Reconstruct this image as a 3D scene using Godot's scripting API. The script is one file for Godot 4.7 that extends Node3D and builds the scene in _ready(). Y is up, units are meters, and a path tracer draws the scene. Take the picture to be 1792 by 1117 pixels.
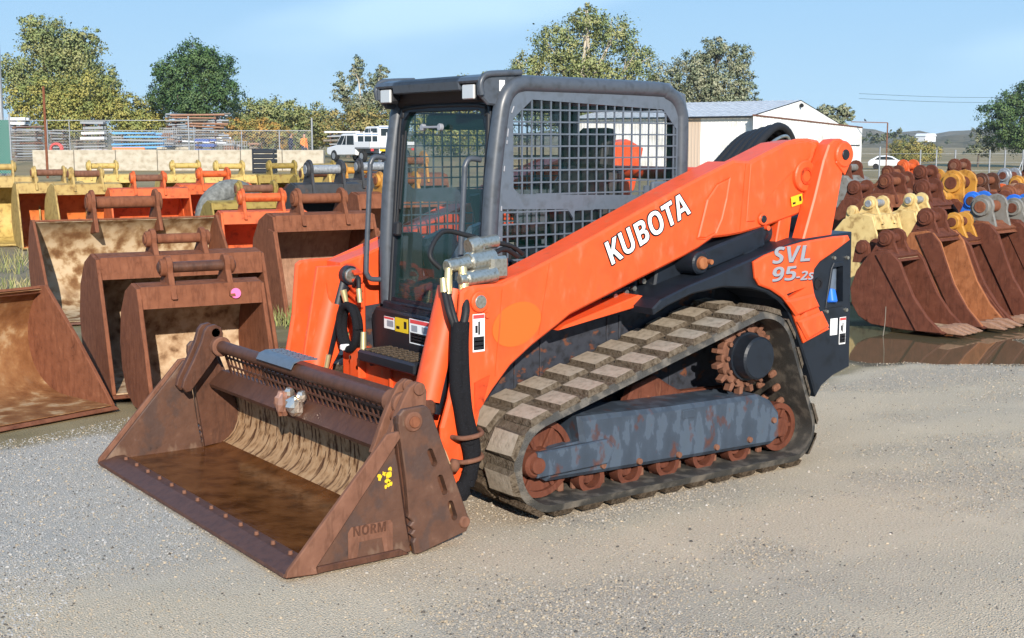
extends Node3D
# A compact track loader with a four-in-one bucket on a gravel yard, among rows of excavator buckets.
# World axes: -x is the way the loader faces, +z its left side (towards the camera), y up, metres.

var M := {}          # materials by name
var used := {}       # names taken at top level
var rng := RandomNumberGenerator.new()


class MB:            # collects triangles with normals; every face is turned to fit its normal
	var v := PackedVector3Array()
	var n := PackedVector3Array()
	var c := PackedColorArray()
	var tint := Color.WHITE
	var colored := false
	var uv := PackedVector2Array()
	var xf := Transform3D()

	func tri3(a: Vector3, b: Vector3, d: Vector3, na: Vector3, nb: Vector3, nd: Vector3) -> void:
		a = xf * a; b = xf * b; d = xf * d
		na = xf.basis * na; nb = xf.basis * nb; nd = xf.basis * nd
		if (b - a).cross(d - a).dot(na + nb + nd) > 0.0:
			v.append(a); v.append(d); v.append(b)
			n.append(na); n.append(nd); n.append(nb)
		else:
			v.append(a); v.append(b); v.append(d)
			n.append(na); n.append(nb); n.append(nd)
		if colored:
			c.append(tint); c.append(tint); c.append(tint)

	func tri(a: Vector3, b: Vector3, d: Vector3, out: Vector3) -> void:
		var f := (b - a).cross(d - a)
		if f.length_squared() < 1e-16:
			return
		f = f.normalized()
		if f.dot(out) < 0.0:
			f = -f
		tri3(a, b, d, f, f, f)

	func quad(a: Vector3, b: Vector3, d: Vector3, e: Vector3, out: Vector3) -> void:
		tri(a, b, d, out)
		tri(a, d, e, out)

	# smooth quad strip between two rings of equal length
	func strip(p: Array, q: Array, np: Array, nq: Array) -> void:
		for i in p.size() - 1:
			tri3(p[i], p[i + 1], q[i + 1], np[i], np[i + 1], nq[i + 1])
			tri3(p[i], q[i + 1], q[i], np[i], nq[i + 1], nq[i])

	func box(at: Vector3, size: Vector3, b := 0.0, basis := Basis()) -> void:
		var h := size / 2.0
		b = minf(b, minf(h.x, minf(h.y, h.z)) * 0.6)
		var old := xf
		xf = xf * Transform3D(basis, at)
		for ax in 3:
			for s in [-1.0, 1.0]:
				var o := Vector3.ZERO; o[ax] = s
				var i := (ax + 1) % 3
				var j := (ax + 2) % 3
				var pts := []
				for q in [[-1, -1], [1, -1], [1, 1], [-1, 1]]:
					var p := Vector3.ZERO
					p[ax] = s * h[ax]; p[i] = q[0] * (h[i] - b); p[j] = q[1] * (h[j] - b)
					pts.append(p)
				quad(pts[0], pts[1], pts[2], pts[3], o)
		if b > 0.0:
			for ax in 3:
				var i := (ax + 1) % 3
				var j := (ax + 2) % 3
				for q in [[-1, -1], [1, -1], [1, 1], [-1, 1]]:
					var o := Vector3.ZERO; o[i] = q[0]; o[j] = q[1]
					var pts := []
					for e in [[-1, 0], [1, 0], [1, 1], [-1, 1]]:
						var p := Vector3.ZERO
						p[ax] = e[0] * (h[ax] - b)
						p[i] = q[0] * (h[i] - (b if e[1] == 1 else 0.0))
						p[j] = q[1] * (h[j] - (0.0 if e[1] == 1 else b))
						pts.append(p)
					quad(pts[0], pts[1], pts[2], pts[3], o)
			for sx in [-1, 1]:
				for sy in [-1, 1]:
					for sz in [-1, 1]:
						var s := Vector3(sx, sy, sz)
						tri(s * Vector3(h.x, h.y - b, h.z - b), s * Vector3(h.x - b, h.y, h.z - b), s * Vector3(h.x - b, h.y - b, h.z), s)
		xf = old

	func bar(a: Vector3, d: Vector3, w: float, h: float, b := 0.0, up := Vector3.UP) -> void:
		var z := d - a
		var l := z.length()
		if l < 1e-6:
			return
		z /= l
		var x := up.cross(z)
		if x.length() < 1e-4:
			x = Vector3.RIGHT.cross(z)
		x = x.normalized()
		box((a + d) / 2.0, Vector3(w, h, l), b, Basis(x, z.cross(x), z))

	func cyl(a: Vector3, d: Vector3, r0: float, r1 := -1.0, seg := 16, caps := true, bev := 0.0) -> void:
		if r1 < 0.0:
			r1 = r0
		var z := (d - a).normalized()
		var x := z.cross(Vector3.UP if absf(z.y) < 0.9 else Vector3.RIGHT).normalized()
		var y := z.cross(x)
		var sl := (r0 - r1) / maxf((d - a).length(), 1e-6)
		var pts := [[], [], [], []]
		var nn := []
		for i in seg + 1:
			var t := TAU * i / seg
			var o := x * cos(t) + y * sin(t)
			nn.append((o + z * sl).normalized())
			pts[0].append(a + o * (r0 - bev)); pts[1].append(a + o * r0 + z * bev)
			pts[2].append(d + o * r1 - z * bev); pts[3].append(d + o * (r1 - bev))
		strip(pts[1], pts[2], nn, nn)
		if bev > 0.0:
			for i in seg:
				quad(pts[0][i], pts[0][i + 1], pts[1][i + 1], pts[1][i], nn[i] - z)
				quad(pts[2][i], pts[2][i + 1], pts[3][i + 1], pts[3][i], nn[i] + z)
		if caps:
			for i in seg:
				tri(a, pts[0][i], pts[0][i + 1], -z)
				tri(d, pts[3][i], pts[3][i + 1], z)

	func ring(a: Vector3, d: Vector3, ro: float, ri: float, seg := 20) -> void:
		var z := (d - a).normalized()
		var x := z.cross(Vector3.UP if absf(z.y) < 0.9 else Vector3.RIGHT).normalized()
		var y := z.cross(x)
		for i in seg:
			var o0 := x * cos(TAU * i / seg) + y * sin(TAU * i / seg)
			var o1 := x * cos(TAU * (i + 1) / seg) + y * sin(TAU * (i + 1) / seg)
			strip([a + o0 * ro, a + o1 * ro], [d + o0 * ro, d + o1 * ro], [o0, o1], [o0, o1])
			strip([a + o0 * ri, a + o1 * ri], [d + o0 * ri, d + o1 * ri], [-o0, -o1], [-o0, -o1])
			quad(a + o0 * ro, a + o1 * ro, a + o1 * ri, a + o0 * ri, -z)
			quad(d + o0 * ro, d + o1 * ro, d + o1 * ri, d + o0 * ri, z)

	func ball(at: Vector3, r: Vector3, seg := 12, rough := 0.0, sd := 0) -> void:
		var g := RandomNumberGenerator.new(); g.seed = sd + 7
		var rings := []
		var nr := []
		for j in seg / 2 + 1:
			var row := []
			var nrow := []
			for i in seg:
				var th := PI * j / (seg / 2)
				var ph := TAU * i / seg
				var o := Vector3(sin(th) * cos(ph), cos(th), sin(th) * sin(ph))
				var k := 1.0 + (g.randf_range(-rough, rough) if j > 0 and j < seg / 2 else 0.0)
				row.append(at + o * r * k); nrow.append((o / r).normalized())
			row.append(row[0]); nrow.append(nrow[0])
			rings.append(row); nr.append(nrow)
		for j in seg / 2:
			if rough > 0.0:
				for i in seg:
					quad(rings[j][i], rings[j][i + 1], rings[j + 1][i + 1], rings[j + 1][i], nr[j][i] + nr[j + 1][i + 1])
			else:
				strip(rings[j], rings[j + 1], nr[j], nr[j + 1])

	# a smooth tube along points (already dense, or smoothed when sub > 1)
	func tube(path: Array, r: float, seg := 8, sub := 1, caps := true) -> void:
		var p := path
		if sub > 1:
			p = []
			var m := path.size()
			for i in m - 1:
				var p0: Vector3 = path[maxi(i - 1, 0)]
				var p1: Vector3 = path[i]
				var p2: Vector3 = path[i + 1]
				var p3: Vector3 = path[mini(i + 2, m - 1)]
				for k in sub:
					var t := float(k) / sub
					p.append(0.5 * ((2.0 * p1) + (p2 - p0) * t + (2.0 * p0 - 5.0 * p1 + 4.0 * p2 - p3) * t * t + (3.0 * p1 - p0 - 3.0 * p2 + p3) * t * t * t))
			p.append(path[m - 1])
		var t0: Vector3 = (p[1] - p[0]).normalized()
		var x := t0.cross(Vector3.UP if absf(t0.y) < 0.9 else Vector3.RIGHT).normalized()
		var prev := []
		var prevn := []
		for i in p.size():
			var tg: Vector3 = (p[mini(i + 1, p.size() - 1)] - p[maxi(i - 1, 0)]).normalized()
			x = (x - tg * x.dot(tg)).normalized()
			var y := tg.cross(x)
			var row := []
			var nn := []
			for k in seg + 1:
				var o := x * cos(TAU * k / seg) + y * sin(TAU * k / seg)
				row.append(p[i] + o * r); nn.append(o)
			if i > 0:
				strip(prev, row, prevn, nn)
			if caps and (i == 0 or i == p.size() - 1):
				for k in seg:
					tri(p[i], row[k], row[k + 1], tg if i > 0 else -tg)
			prev = row; prevn = nn

	static func inset(poly: PackedVector2Array, b: float) -> PackedVector2Array:
		var out := PackedVector2Array()
		var m := poly.size()
		for i in m:
			var e0 := (poly[i] - poly[(i + m - 1) % m]).normalized()
			var e1 := (poly[(i + 1) % m] - poly[i]).normalized()
			var n0 := Vector2(-e0.y, e0.x)
			var n1 := Vector2(-e1.y, e1.x)
			var s := n0 + n1
			var k := maxf(1.0 + n0.dot(n1), 0.35)
			out.append(poly[i] + s * b / k)
		return out

	# polygon in the (x, y) plane, thick from z0 to z1, chamfered by b; holes are cut straight through
	func prism(pts: Array, z0: float, z1: float, b := 0.0, holes := []) -> void:
		var poly := PackedVector2Array(pts)
		if Geometry2D.is_polygon_clockwise(poly):
			poly.reverse()
		if z1 < z0:
			var t := z0; z0 = z1; z1 = t
		var capp := inset(poly, b) if b > 0.0 else poly
		var m := poly.size()
		for i in m:
			var a := poly[i]
			var d := poly[(i + 1) % m]
			var e := (d - a).normalized()
			var o := Vector3(e.y, -e.x, 0.0)
			quad(Vector3(a.x, a.y, z0 + b), Vector3(d.x, d.y, z0 + b), Vector3(d.x, d.y, z1 - b), Vector3(a.x, a.y, z1 - b), o)
			if b > 0.0:
				var ca := capp[i]
				var cd := capp[(i + 1) % m]
				quad(Vector3(a.x, a.y, z1 - b), Vector3(d.x, d.y, z1 - b), Vector3(cd.x, cd.y, z1), Vector3(ca.x, ca.y, z1), o + Vector3.BACK)
				quad(Vector3(a.x, a.y, z0 + b), Vector3(d.x, d.y, z0 + b), Vector3(cd.x, cd.y, z0), Vector3(ca.x, ca.y, z0), o + Vector3.FORWARD)
		var flat := Array(capp)
		for hole in holes:
			var hp := PackedVector2Array(hole)
			if not Geometry2D.is_polygon_clockwise(hp):
				hp.reverse()
			var hm := hp.size()
			for i in hm:
				var a := hp[i]
				var d := hp[(i + 1) % hm]
				var e := (d - a).normalized()
				quad(Vector3(a.x, a.y, z0), Vector3(d.x, d.y, z0), Vector3(d.x, d.y, z1), Vector3(a.x, a.y, z1), Vector3(e.y, -e.x, 0.0))
			var best := 1e9
			var bi := 0
			var bj := 0
			for i in flat.size():
				for j in hm:
					var l: float = flat[i].distance_squared_to(hp[j])
					if l < best:
						best = l; bi = i; bj = j
			var joined := flat.slice(0, bi + 1)
			for k in hm:
				joined.append(hp[(bj + k) % hm])
			# the way back runs a hair beside the way in, so that the outline stays simple
			joined.append(hp[bj].lerp(hp[(bj + hm - 1) % hm], 0.002))
			joined.append(flat[bi].lerp(flat[(bi + 1) % flat.size()], 0.002))
			joined.append_array(flat.slice(bi + 1))
			flat = joined
		var fp := PackedVector2Array(flat)
		var ix := Geometry2D.triangulate_polygon(fp)
		if ix.is_empty():
			print("no fill ", pts[0], " ", pts.size(), " holes ", holes.size())
		for i in range(0, ix.size(), 3):
			for z in [z0, z1]:
				tri(Vector3(fp[ix[i]].x, fp[ix[i]].y, z), Vector3(fp[ix[i + 1]].x, fp[ix[i + 1]].y, z), Vector3(fp[ix[i + 2]].x, fp[ix[i + 2]].y, z), Vector3.BACK if z == z1 else Vector3.FORWARD)

	# an open profile in (x, y) swept from z0 to z1 as a plate of thickness t (bent sheet); smooth along the profile
	func sheet(pts: Array, z0: float, z1: float, t: float, smooth := true) -> void:
		var m := pts.size()
		var nor := []
		for i in m:
			var e: Vector2 = (pts[mini(i + 1, m - 1)] - pts[maxi(i - 1, 0)]).normalized()
			nor.append(Vector2(-e.y, e.x))
		for i in m - 1:
			var a: Vector2 = pts[i]
			var d: Vector2 = pts[i + 1]
			var e := (d - a).normalized()
			var fn := Vector2(-e.y, e.x)
			var na: Vector2 = nor[i] if smooth else fn
			var nd: Vector2 = nor[i + 1] if smooth else fn
			var a2: Vector2 = a - nor[i] * t
			var d2: Vector2 = d - nor[i + 1] * t
			var A := [Vector3(a.x, a.y, z0), Vector3(a.x, a.y, z1)]
			var D := [Vector3(d.x, d.y, z0), Vector3(d.x, d.y, z1)]
			var N3 := Vector3(na.x, na.y, 0); var N4 := Vector3(nd.x, nd.y, 0)
			strip(A, D, [N3, N3], [N4, N4])
			var A2 := [Vector3(a2.x, a2.y, z0), Vector3(a2.x, a2.y, z1)]
			var D2 := [Vector3(d2.x, d2.y, z0), Vector3(d2.x, d2.y, z1)]
			strip(A2, D2, [-N3, -N3], [-N4, -N4])
			quad(A[0], D[0], D2[0], A2[0], Vector3.FORWARD)
			quad(A[1], D[1], D2[1], A2[1], Vector3.BACK)
			if i == 0:
				quad(A[0], A[1], A2[1], A2[0], Vector3(-e.x, -e.y, 0))
			if i == m - 2:
				quad(D[0], D[1], D2[1], D2[0], Vector3(e.x, e.y, 0))

	func mesh() -> ArrayMesh:
		var a := []
		a.resize(Mesh.ARRAY_MAX)
		a[Mesh.ARRAY_VERTEX] = v
		a[Mesh.ARRAY_NORMAL] = n
		if colored:
			a[Mesh.ARRAY_COLOR] = c
		if uv.size() == v.size() and uv.size() > 0:
			a[Mesh.ARRAY_TEX_UV] = uv
		var m := ArrayMesh.new()
		m.add_surface_from_arrays(Mesh.PRIMITIVE_TRIANGLES, a)
		return m


func V2(a: Array) -> Array:
	var o := []
	for p in a:
		o.append(Vector2(p[0], p[1]))
	return o

func numbered(called: String) -> String:
	var k: int = used.get(called, 0)
	used[called] = k + 1
	return called if k == 0 else "%s_%03d" % [called, k]

func tag(o: Node3D, label := "", category := "", group := "", kind := "") -> Node3D:
	if label: o.set_meta("label", label)
	if category: o.set_meta("category", category)
	if group: o.set_meta("group", group)
	if kind: o.set_meta("kind", kind)
	return o

func thing(called: String, label: String, category: String, at := Vector3.ZERO, turn := 0.0, group := "") -> Node3D:
	var o := Node3D.new()
	o.name = numbered(called)
	add_child(o)
	o.position = at
	o.rotation.y = turn
	return tag(o, label, category, group)

func part(parent: Node3D, called: String, m: MB, mat: Material, kind := "") -> MeshInstance3D:
	return part_mesh(parent, called, m.mesh(), mat, kind)

func part_mesh(parent: Node3D, called: String, m: Mesh, mat: Material, kind := "") -> MeshInstance3D:
	var o := MeshInstance3D.new()
	o.name = numbered(called) if parent == self else called
	o.mesh = m
	o.material_override = mat
	parent.add_child(o, true)
	if kind: o.set_meta("kind", kind)
	return o

func L(r: float, g: float, b: float, a := 1.0) -> Color:      # linear colour to the sRGB that materials take
	var c := Color(r, g, b).linear_to_srgb()
	c.a = a
	return c

func noise_tex(sd: int, freq: float, stops: Array, size := 512, kind := FastNoiseLite.TYPE_SIMPLEX_SMOOTH, oct := 5, normalize := true) -> NoiseTexture2D:
	var f := FastNoiseLite.new()
	f.seed = sd
	f.noise_type = kind
	f.frequency = freq
	f.fractal_octaves = oct
	f.fractal_gain = 0.55
	if kind == FastNoiseLite.TYPE_CELLULAR:
		f.fractal_type = FastNoiseLite.FRACTAL_NONE
		f.cellular_return_type = FastNoiseLite.RETURN_CELL_VALUE
	var t := NoiseTexture2D.new()
	t.width = size
	t.height = size
	t.seamless = true
	t.seamless_blend_skirt = 0.15
	t.normalize = normalize
	t.noise = f
	var g := Gradient.new()
	var offs := PackedFloat32Array()
	var cols := PackedColorArray()
	for s in stops:
		offs.append(s[0])
		cols.append(s[1])
	g.offsets = offs
	g.colors = cols
	t.color_ramp = g
	return t

func mat(called: String, c: Color, rough := 0.6, metal := 0.0, tex: Texture2D = null, scale := 1.0, bump: Texture2D = null, bump_cm := 0.0) -> StandardMaterial3D:
	var m := StandardMaterial3D.new()
	m.resource_name = called
	m.albedo_color = c
	m.roughness = rough
	m.metallic = metal
	m.metallic_specular = 0.22 if rough >= 0.7 else 0.4      # dusty and rusty surfaces hardly shine
	if tex or bump:
		m.uv1_triplanar = true
		m.uv1_world_triplanar = true
		m.uv1_triplanar_sharpness = 4.0
		m.uv1_scale = Vector3.ONE * scale
	if tex:
		m.albedo_texture = tex
	if bump:
		m.heightmap_enabled = true
		m.heightmap_texture = bump
		m.heightmap_scale = bump_cm
	M[called] = m
	return m

func over(m: StandardMaterial3D, tex: Texture2D) -> void:      # a second, masked layer of colour (the texture's alpha)
	m.detail_enabled = true
	m.detail_albedo = tex
	m.detail_blend_mode = BaseMaterial3D.BLEND_MODE_MIX
	m.detail_uv_layer = BaseMaterial3D.DETAIL_UV_1

const SUN := Vector3(-0.450, 0.0, 0.893)     # horizontal direction to the sun
const SUN_ELEV := 23.0

func _ready() -> void:
	rng.seed = 11
	var cam := Camera3D.new()
	cam.name = "camera"
	add_child(cam)
	cam.position = Vector3(-4.097, 1.633, 5.351)
	cam.rotation = Vector3(-deg_to_rad(7.807), -deg_to_rad(35.847), 0)
	cam.fov = 27.88
	cam.near = 0.05
	cam.far = 6000.0
	cam.current = true
	var we := WorldEnvironment.new()
	we.name = "world_environment"
	var env := Environment.new()
	env.background_mode = Environment.BG_SKY
	env.tonemap_mode = Environment.TONE_MAPPER_LINEAR
	env.tonemap_exposure = 1.5
	env.sdfgi_enabled = true
	env.ssao_enabled = true
	env.ssil_enabled = true
	env.fog_enabled = true
	env.fog_density = 0.00015
	env.fog_light_color = L(0.72, 0.82, 0.95)
	var sm := ProceduralSkyMaterial.new()
	sm.sky_top_color = L(0.125, 0.325, 0.63)
	sm.sky_horizon_color = L(0.36, 0.53, 0.66)
	sm.sky_curve = 0.14
	sm.ground_bottom_color = L(0.2, 0.19, 0.17)
	sm.ground_horizon_color = L(0.45, 0.5, 0.55)
	sm.sky_cover = cloud_cover()
	sm.sky_cover_modulate = Color(1, 1, 1, 1)
	var sky := Sky.new()
	sky.sky_material = sm
	env.sky = sky
	env.ambient_light_source = Environment.AMBIENT_SOURCE_SKY
	we.environment = env
	add_child(we)
	var sun := DirectionalLight3D.new()
	sun.name = "sun"
	var e := deg_to_rad(SUN_ELEV)
	var to_sun := SUN.normalized() * cos(e) + Vector3.UP * sin(e)
	sun.look_at_from_position(Vector3.ZERO, -to_sun, Vector3.UP)
	sun.light_energy = 1.6
	sun.light_color = Color(1.0, 0.965, 0.915)
	sun.light_angular_distance = 0.53
	sun.shadow_enabled = true
	add_child(sun)
	materials()
	build_ground()
	build_far()
	build_yard()
	build_buckets()
	build_loader()
	build_small()


func cloud_cover() -> ImageTexture:      # thin, wide streaks of high cloud
	var f := FastNoiseLite.new()
	f.seed = 5
	f.frequency = 1.0
	f.fractal_octaves = 5
	var w := 1024
	var h := 512
	var im := Image.create(w, h, false, Image.FORMAT_RGBA8)
	for y in h:
		var lat := (0.5 - (y + 0.5) / h) * PI
		if lat < 0.0:
			continue
		for x in w:
			var lon := TAU * x / w
			var d := Vector3(cos(lat) * cos(lon), sin(lat) * 5.0, cos(lat) * sin(lon))
			var k := f.get_noise_3d(d.x * 1.6 + d.y * 0.3, d.y * 1.3, d.z * 1.6)
			var a := clampf((k - 0.06) * 0.9, 0.0, 0.22) * smoothstep(0.02, 0.12, lat)
			im.set_pixel(x, y, Color(0.8, 0.8, 0.8, a))
	return ImageTexture.create_from_image(im)


func materials() -> void:
	var fine := noise_tex(1, 0.035, [[0.0, Color.BLACK], [1.0, Color.WHITE]], 512)
	var pits := noise_tex(2, 0.09, [[0.0, Color.BLACK], [0.45, Color(0.7, 0.7, 0.7)], [1.0, Color.WHITE]], 512)
	# paints
	var m := mat("orange_paint", L(0.72, 0.080, 0.016), 0.5, 0.0, noise_tex(21, 0.01, [[0.0, Color(0.93, 0.90, 0.86)], [0.5, Color(1, 1, 1)], [1.0, Color(0.98, 0.95, 0.9)]]), 0.8)
	m.clearcoat_enabled = true
	m.clearcoat = 0.2
	m.clearcoat_roughness = 0.35
	stains(m, 35, 0.02, [[0.0, Color(0.45, 0.27, 0.18, 0.4)], [0.22, Color(0.5, 0.31, 0.21, 0.10)], [0.5, Color(0.6, 0.4, 0.28, 0.0)], [0.75, Color(0.66, 0.48, 0.36, 0.10)], [1.0, Color(0.66, 0.5, 0.4, 0.42)]], Vector3(1.2, 0.5, 1.2))
	mat("orange_print", L(0.72, 0.106, 0.014), 0.55)
	mat("orange_dull", L(0.55, 0.06, 0.012), 0.6, 0.0, noise_tex(22, 0.02, [[0.0, Color(0.5, 0.42, 0.38)], [0.4, Color(0.95, 0.92, 0.9)], [1.0, Color(1, 1, 1)]]), 1.5)
	m = mat("cab_grey", L(0.088, 0.108, 0.136), 0.42, 0.0, noise_tex(23, 0.02, [[0.0, Color(0.86, 0.85, 0.83)], [0.5, Color(1, 1, 1)], [1.0, Color(0.95, 0.95, 0.95)]]), 1.2)
	m.clearcoat_enabled = true
	m.clearcoat = 0.25
	m.clearcoat_roughness = 0.3
	m = mat("cab_tube", L(0.058, 0.068, 0.084), 0.42, 0.0, noise_tex(19, 0.02, [[0.0, Color(0.8, 0.79, 0.77)], [0.5, Color(1, 1, 1)], [1.0, Color(0.92, 0.92, 0.92)]]), 1.2)
	m.clearcoat_enabled = true
	m.clearcoat = 0.25
	m.clearcoat_roughness = 0.3
	mat("dark_grey", L(0.011, 0.015, 0.022), 0.42, 0.0, noise_tex(24, 0.02, [[0.0, Color(0.8, 0.78, 0.75)], [0.5, Color(1, 1, 1)], [1.0, Color(1, 1, 1)]]), 1.0)
	# chassis side: dark paint with brown scrapes and splashed dirt
	m = mat("worn_dark", L(0.036, 0.04, 0.05), 0.55, 0.0, fine, 1.5)
	m.albedo_texture = noise_tex(25, 0.02, [[0.0, Color(0.6, 0.58, 0.56)], [0.5, Color(0.9, 0.9, 0.92)], [1.0, Color(1, 1, 1)]])
	stains(m, 31, 0.012, [[0.0, Color(0.36, 0.22, 0.15, 0.0)], [0.66, Color(0.36, 0.22, 0.15, 0.0)], [0.74, Color(0.38, 0.22, 0.14, 0.75)], [1.0, Color(0.45, 0.3, 0.2, 0.9)]], Vector3(1.1, 1.9, 1.1))
	# roller frame: slate paint, patches worn pale and streaks of rust
	m = mat("slate_worn", L(0.075, 0.09, 0.12), 0.5, 0.0, noise_tex(26, 0.014, [[0.0, Color(0.75, 0.75, 0.75)], [0.52, Color(0.85, 0.85, 0.85)], [0.57, Color(1.0, 1.0, 1.0)], [1.0, Color(1, 1, 1)]]), 2.2)
	m.albedo_color = L(0.060, 0.080, 0.104)
	m.albedo_texture = noise_tex(26, 0.007, [[0.0, Color(0.74, 0.74, 0.75)], [0.40, Color(0.80, 0.80, 0.82)], [0.60, Color(0.84, 0.84, 0.86)], [0.65, Color(0.98, 0.98, 1.0)], [1.0, Color(0.97, 0.97, 0.97)]])
	m.uv1_scale = Vector3(1.9, 0.9, 1.9)
	stains(m, 32, 0.010, [[0.0, Color(0.36, 0.17, 0.09, 0.0)], [0.72, Color(0.36, 0.17, 0.09, 0.0)], [0.82, Color(0.30, 0.17, 0.11, 0.55)], [1.0, Color(0.36, 0.2, 0.13, 0.8)]], Vector3(1.4, 0.9, 1.4))
	mat("black_paint", L(0.014, 0.015, 0.018), 0.38)
	mat("black_plastic", L(0.018, 0.018, 0.02), 0.55)
	mat("hose_black", L(0.012, 0.012, 0.013), 0.6)
	mat("sleeve_cloth", L(0.012, 0.012, 0.014), 0.95, 0.0, null, 6.0, fine, 0.3)
	mat("white_print", L(0.72, 0.72, 0.71), 0.45)
	mat("silver_print", L(0.25, 0.26, 0.29), 0.4)
	mat("maroon_print", L(0.09, 0.012, 0.012), 0.5)
	mat("black_print", L(0.01, 0.01, 0.012), 0.45)
	mat("yellow_print", L(0.62, 0.42, 0.02), 0.5)
	mat("red_print", L(0.6, 0.06, 0.06), 0.5)
	mat("pink_print", L(0.75, 0.15, 0.35), 0.6)
	m = mat("steel_bright", L(0.50, 0.48, 0.44), 0.32, 0.85, noise_tex(27, 0.03, [[0.0, Color(0.7, 0.66, 0.6)], [0.45, Color(0.93, 0.93, 0.9)], [1.0, Color(1, 1, 1)]]), 3.0)
	mat("brass", L(0.62, 0.52, 0.28), 0.38, 0.7)
	mat("chrome", L(0.75, 0.75, 0.76), 0.12, 1.0)
	mat("foil", L(0.72, 0.62, 0.52), 0.2, 0.85)
	mat("copper_foil", L(0.55, 0.28, 0.19), 0.3, 0.7)
	mat("lamp_glass", L(0.55, 0.55, 0.54), 0.12, 0.2)
	M.lamp_glass.clearcoat_enabled = true
	mat("blue_plastic", L(0.02, 0.14, 0.62), 0.35)
	mat("blue_dull", L(0.02, 0.12, 0.48), 0.55)
	# rubber and mud of the tracks
	mat("rubber", L(0.03, 0.03, 0.028), 0.55, 0.0, null, 3.0, pits, 0.3)
	stains(M.rubber, 33, 0.012, [[0.0, Color(0.40, 0.37, 0.33, 0.05)], [0.42, Color(0.40, 0.37, 0.33, 0.15)], [0.58, Color(0.44, 0.41, 0.37, 0.5)], [1.0, Color(0.50, 0.46, 0.41, 0.8)]], Vector3(1.3, 1.3, 1.3))
	mat("mud_tan", L(0.34, 0.29, 0.232), 0.95, 0.0, noise_tex(28, 0.03, [[0.0, Color(0.66, 0.63, 0.6)], [0.22, Color(0.86, 0.85, 0.83)], [0.5, Color(0.95, 0.94, 0.92)], [1.0, Color(1, 1, 1)]]), 1.4, pits, 0.25)
	mat("mud_belt", L(0.15, 0.122, 0.092), 0.95, 0.0, noise_tex(30, 0.03, [[0.0, Color(0.45, 0.42, 0.39)], [0.4, Color(0.8, 0.78, 0.75)], [1.0, Color(1, 1, 1)]]), 2.0, pits, 0.6)
	mat("mud_brown", L(0.125, 0.098, 0.07), 0.95, 0.0, noise_tex(29, 0.03, [[0.0, Color(0.35, 0.33, 0.3)], [0.5, Color(0.85, 0.82, 0.8)], [1.0, Color(1, 1, 1)]]), 3.0, pits, 0.8)
	# rust, in kinds
	rust("rust_red", 41, [0.060, 0.020, 0.011], [0.185, 0.070, 0.037], [0.28, 0.12, 0.066], 0.8)
	rust("rust_deep", 40, [0.036, 0.012, 0.008], [0.118, 0.041, 0.025], [0.24, 0.105, 0.06], 0.75)
	rust("rust_brown", 42, [0.05, 0.022, 0.014], [0.165, 0.078, 0.05], [0.24, 0.13, 0.085], 0.85)
	rust("rust_dark", 43, [0.020, 0.0095, 0.0065], [0.085, 0.036, 0.021], [0.15, 0.07, 0.04], 0.5)
	rust("rust_orange", 44, [0.10, 0.03, 0.012], [0.30, 0.115, 0.05], [0.42, 0.2, 0.1], 0.85)
	rust("rust_pale", 45, [0.10, 0.055, 0.035], [0.30, 0.17, 0.11], [0.42, 0.28, 0.19], 0.9)
	rust("bucket_plate", 143, [0.030, 0.016, 0.011], [0.095, 0.046, 0.029], [0.17, 0.09, 0.058], 0.55)
	stains(M.bucket_plate, 144, 0.008, [[0.0, L(0.03, 0.03, 0.033, 0.5)], [0.30, L(0.03, 0.03, 0.033, 0.35)], [0.40, L(0.03, 0.03, 0.03, 0.0)], [0.66, L(0.22, 0.15, 0.1, 0.0)], [0.80, L(0.24, 0.165, 0.115, 0.5)], [1.0, L(0.28, 0.2, 0.14, 0.7)]], Vector3(0.9, 0.6, 0.9))
	# bare and mud-coated steel inside buckets
	mat("tan_coat", L(0.46, 0.35, 0.245), 0.85, 0.0, noise_tex(46, 0.014, [[0.0, Color(0.45, 0.36, 0.3)], [0.35, Color(0.82, 0.76, 0.7)], [0.7, Color(1, 0.98, 0.95)], [1.0, Color(1, 1, 1)]]), 1.3, fine, 0.2)
	mat("streaked_coat", L(0.40, 0.27, 0.16), 0.7, 0.0, noise_tex(47, 0.02, [[0.0, Color(0.5, 0.42, 0.36)], [0.4, Color(0.88, 0.84, 0.8)], [1.0, Color(1, 1, 1)]]), 1.5, fine, 0.2)
	# dark wet runs, drawn out along the height of the sheet
	stains(M.streaked_coat, 48, 0.02, [[0.0, Color(0.24, 0.13, 0.08, 0.0)], [0.60, Color(0.24, 0.13, 0.08, 0.0)], [0.645, Color(0.24, 0.13, 0.085, 0.85)], [1.0, Color(0.2, 0.11, 0.07, 1.0)]], Vector3(0.45, 0.5, 2.6))
	mat("cream_coat", L(0.46, 0.37, 0.255), 0.9, 0.0, noise_tex(49, 0.007, [[0.0, Color(0.46, 0.35, 0.27)], [0.30, Color(0.62, 0.50, 0.41)], [0.48, Color(0.80, 0.73, 0.65)], [0.62, Color(0.95, 0.92, 0.88)], [1.0, Color(1, 1, 1)]], 1024, FastNoiseLite.TYPE_SIMPLEX_SMOOTH, 8), 0.6, fine, 0.2)
	mat("floor_wet", L(0.155, 0.060, 0.020), 0.14, 0.0, noise_tex(50, 0.012, [[0.0, Color(0.55, 0.5, 0.45)], [0.5, Color(0.85, 0.82, 0.78)], [1.0, Color(1, 1, 1)]]), 1.0, fine, 0.05)
	# painted buckets
	painted("paint_mustard", L(0.40, 0.285, 0.10), 51)
	painted("paint_yellow", L(0.50, 0.37, 0.12), 52)
	painted("paint_cream", L(0.62, 0.47, 0.21), 53)
	painted("paint_olive", L(0.28, 0.205, 0.05), 54)
	painted("paint_orange", L(0.56, 0.105, 0.025), 55)
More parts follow.
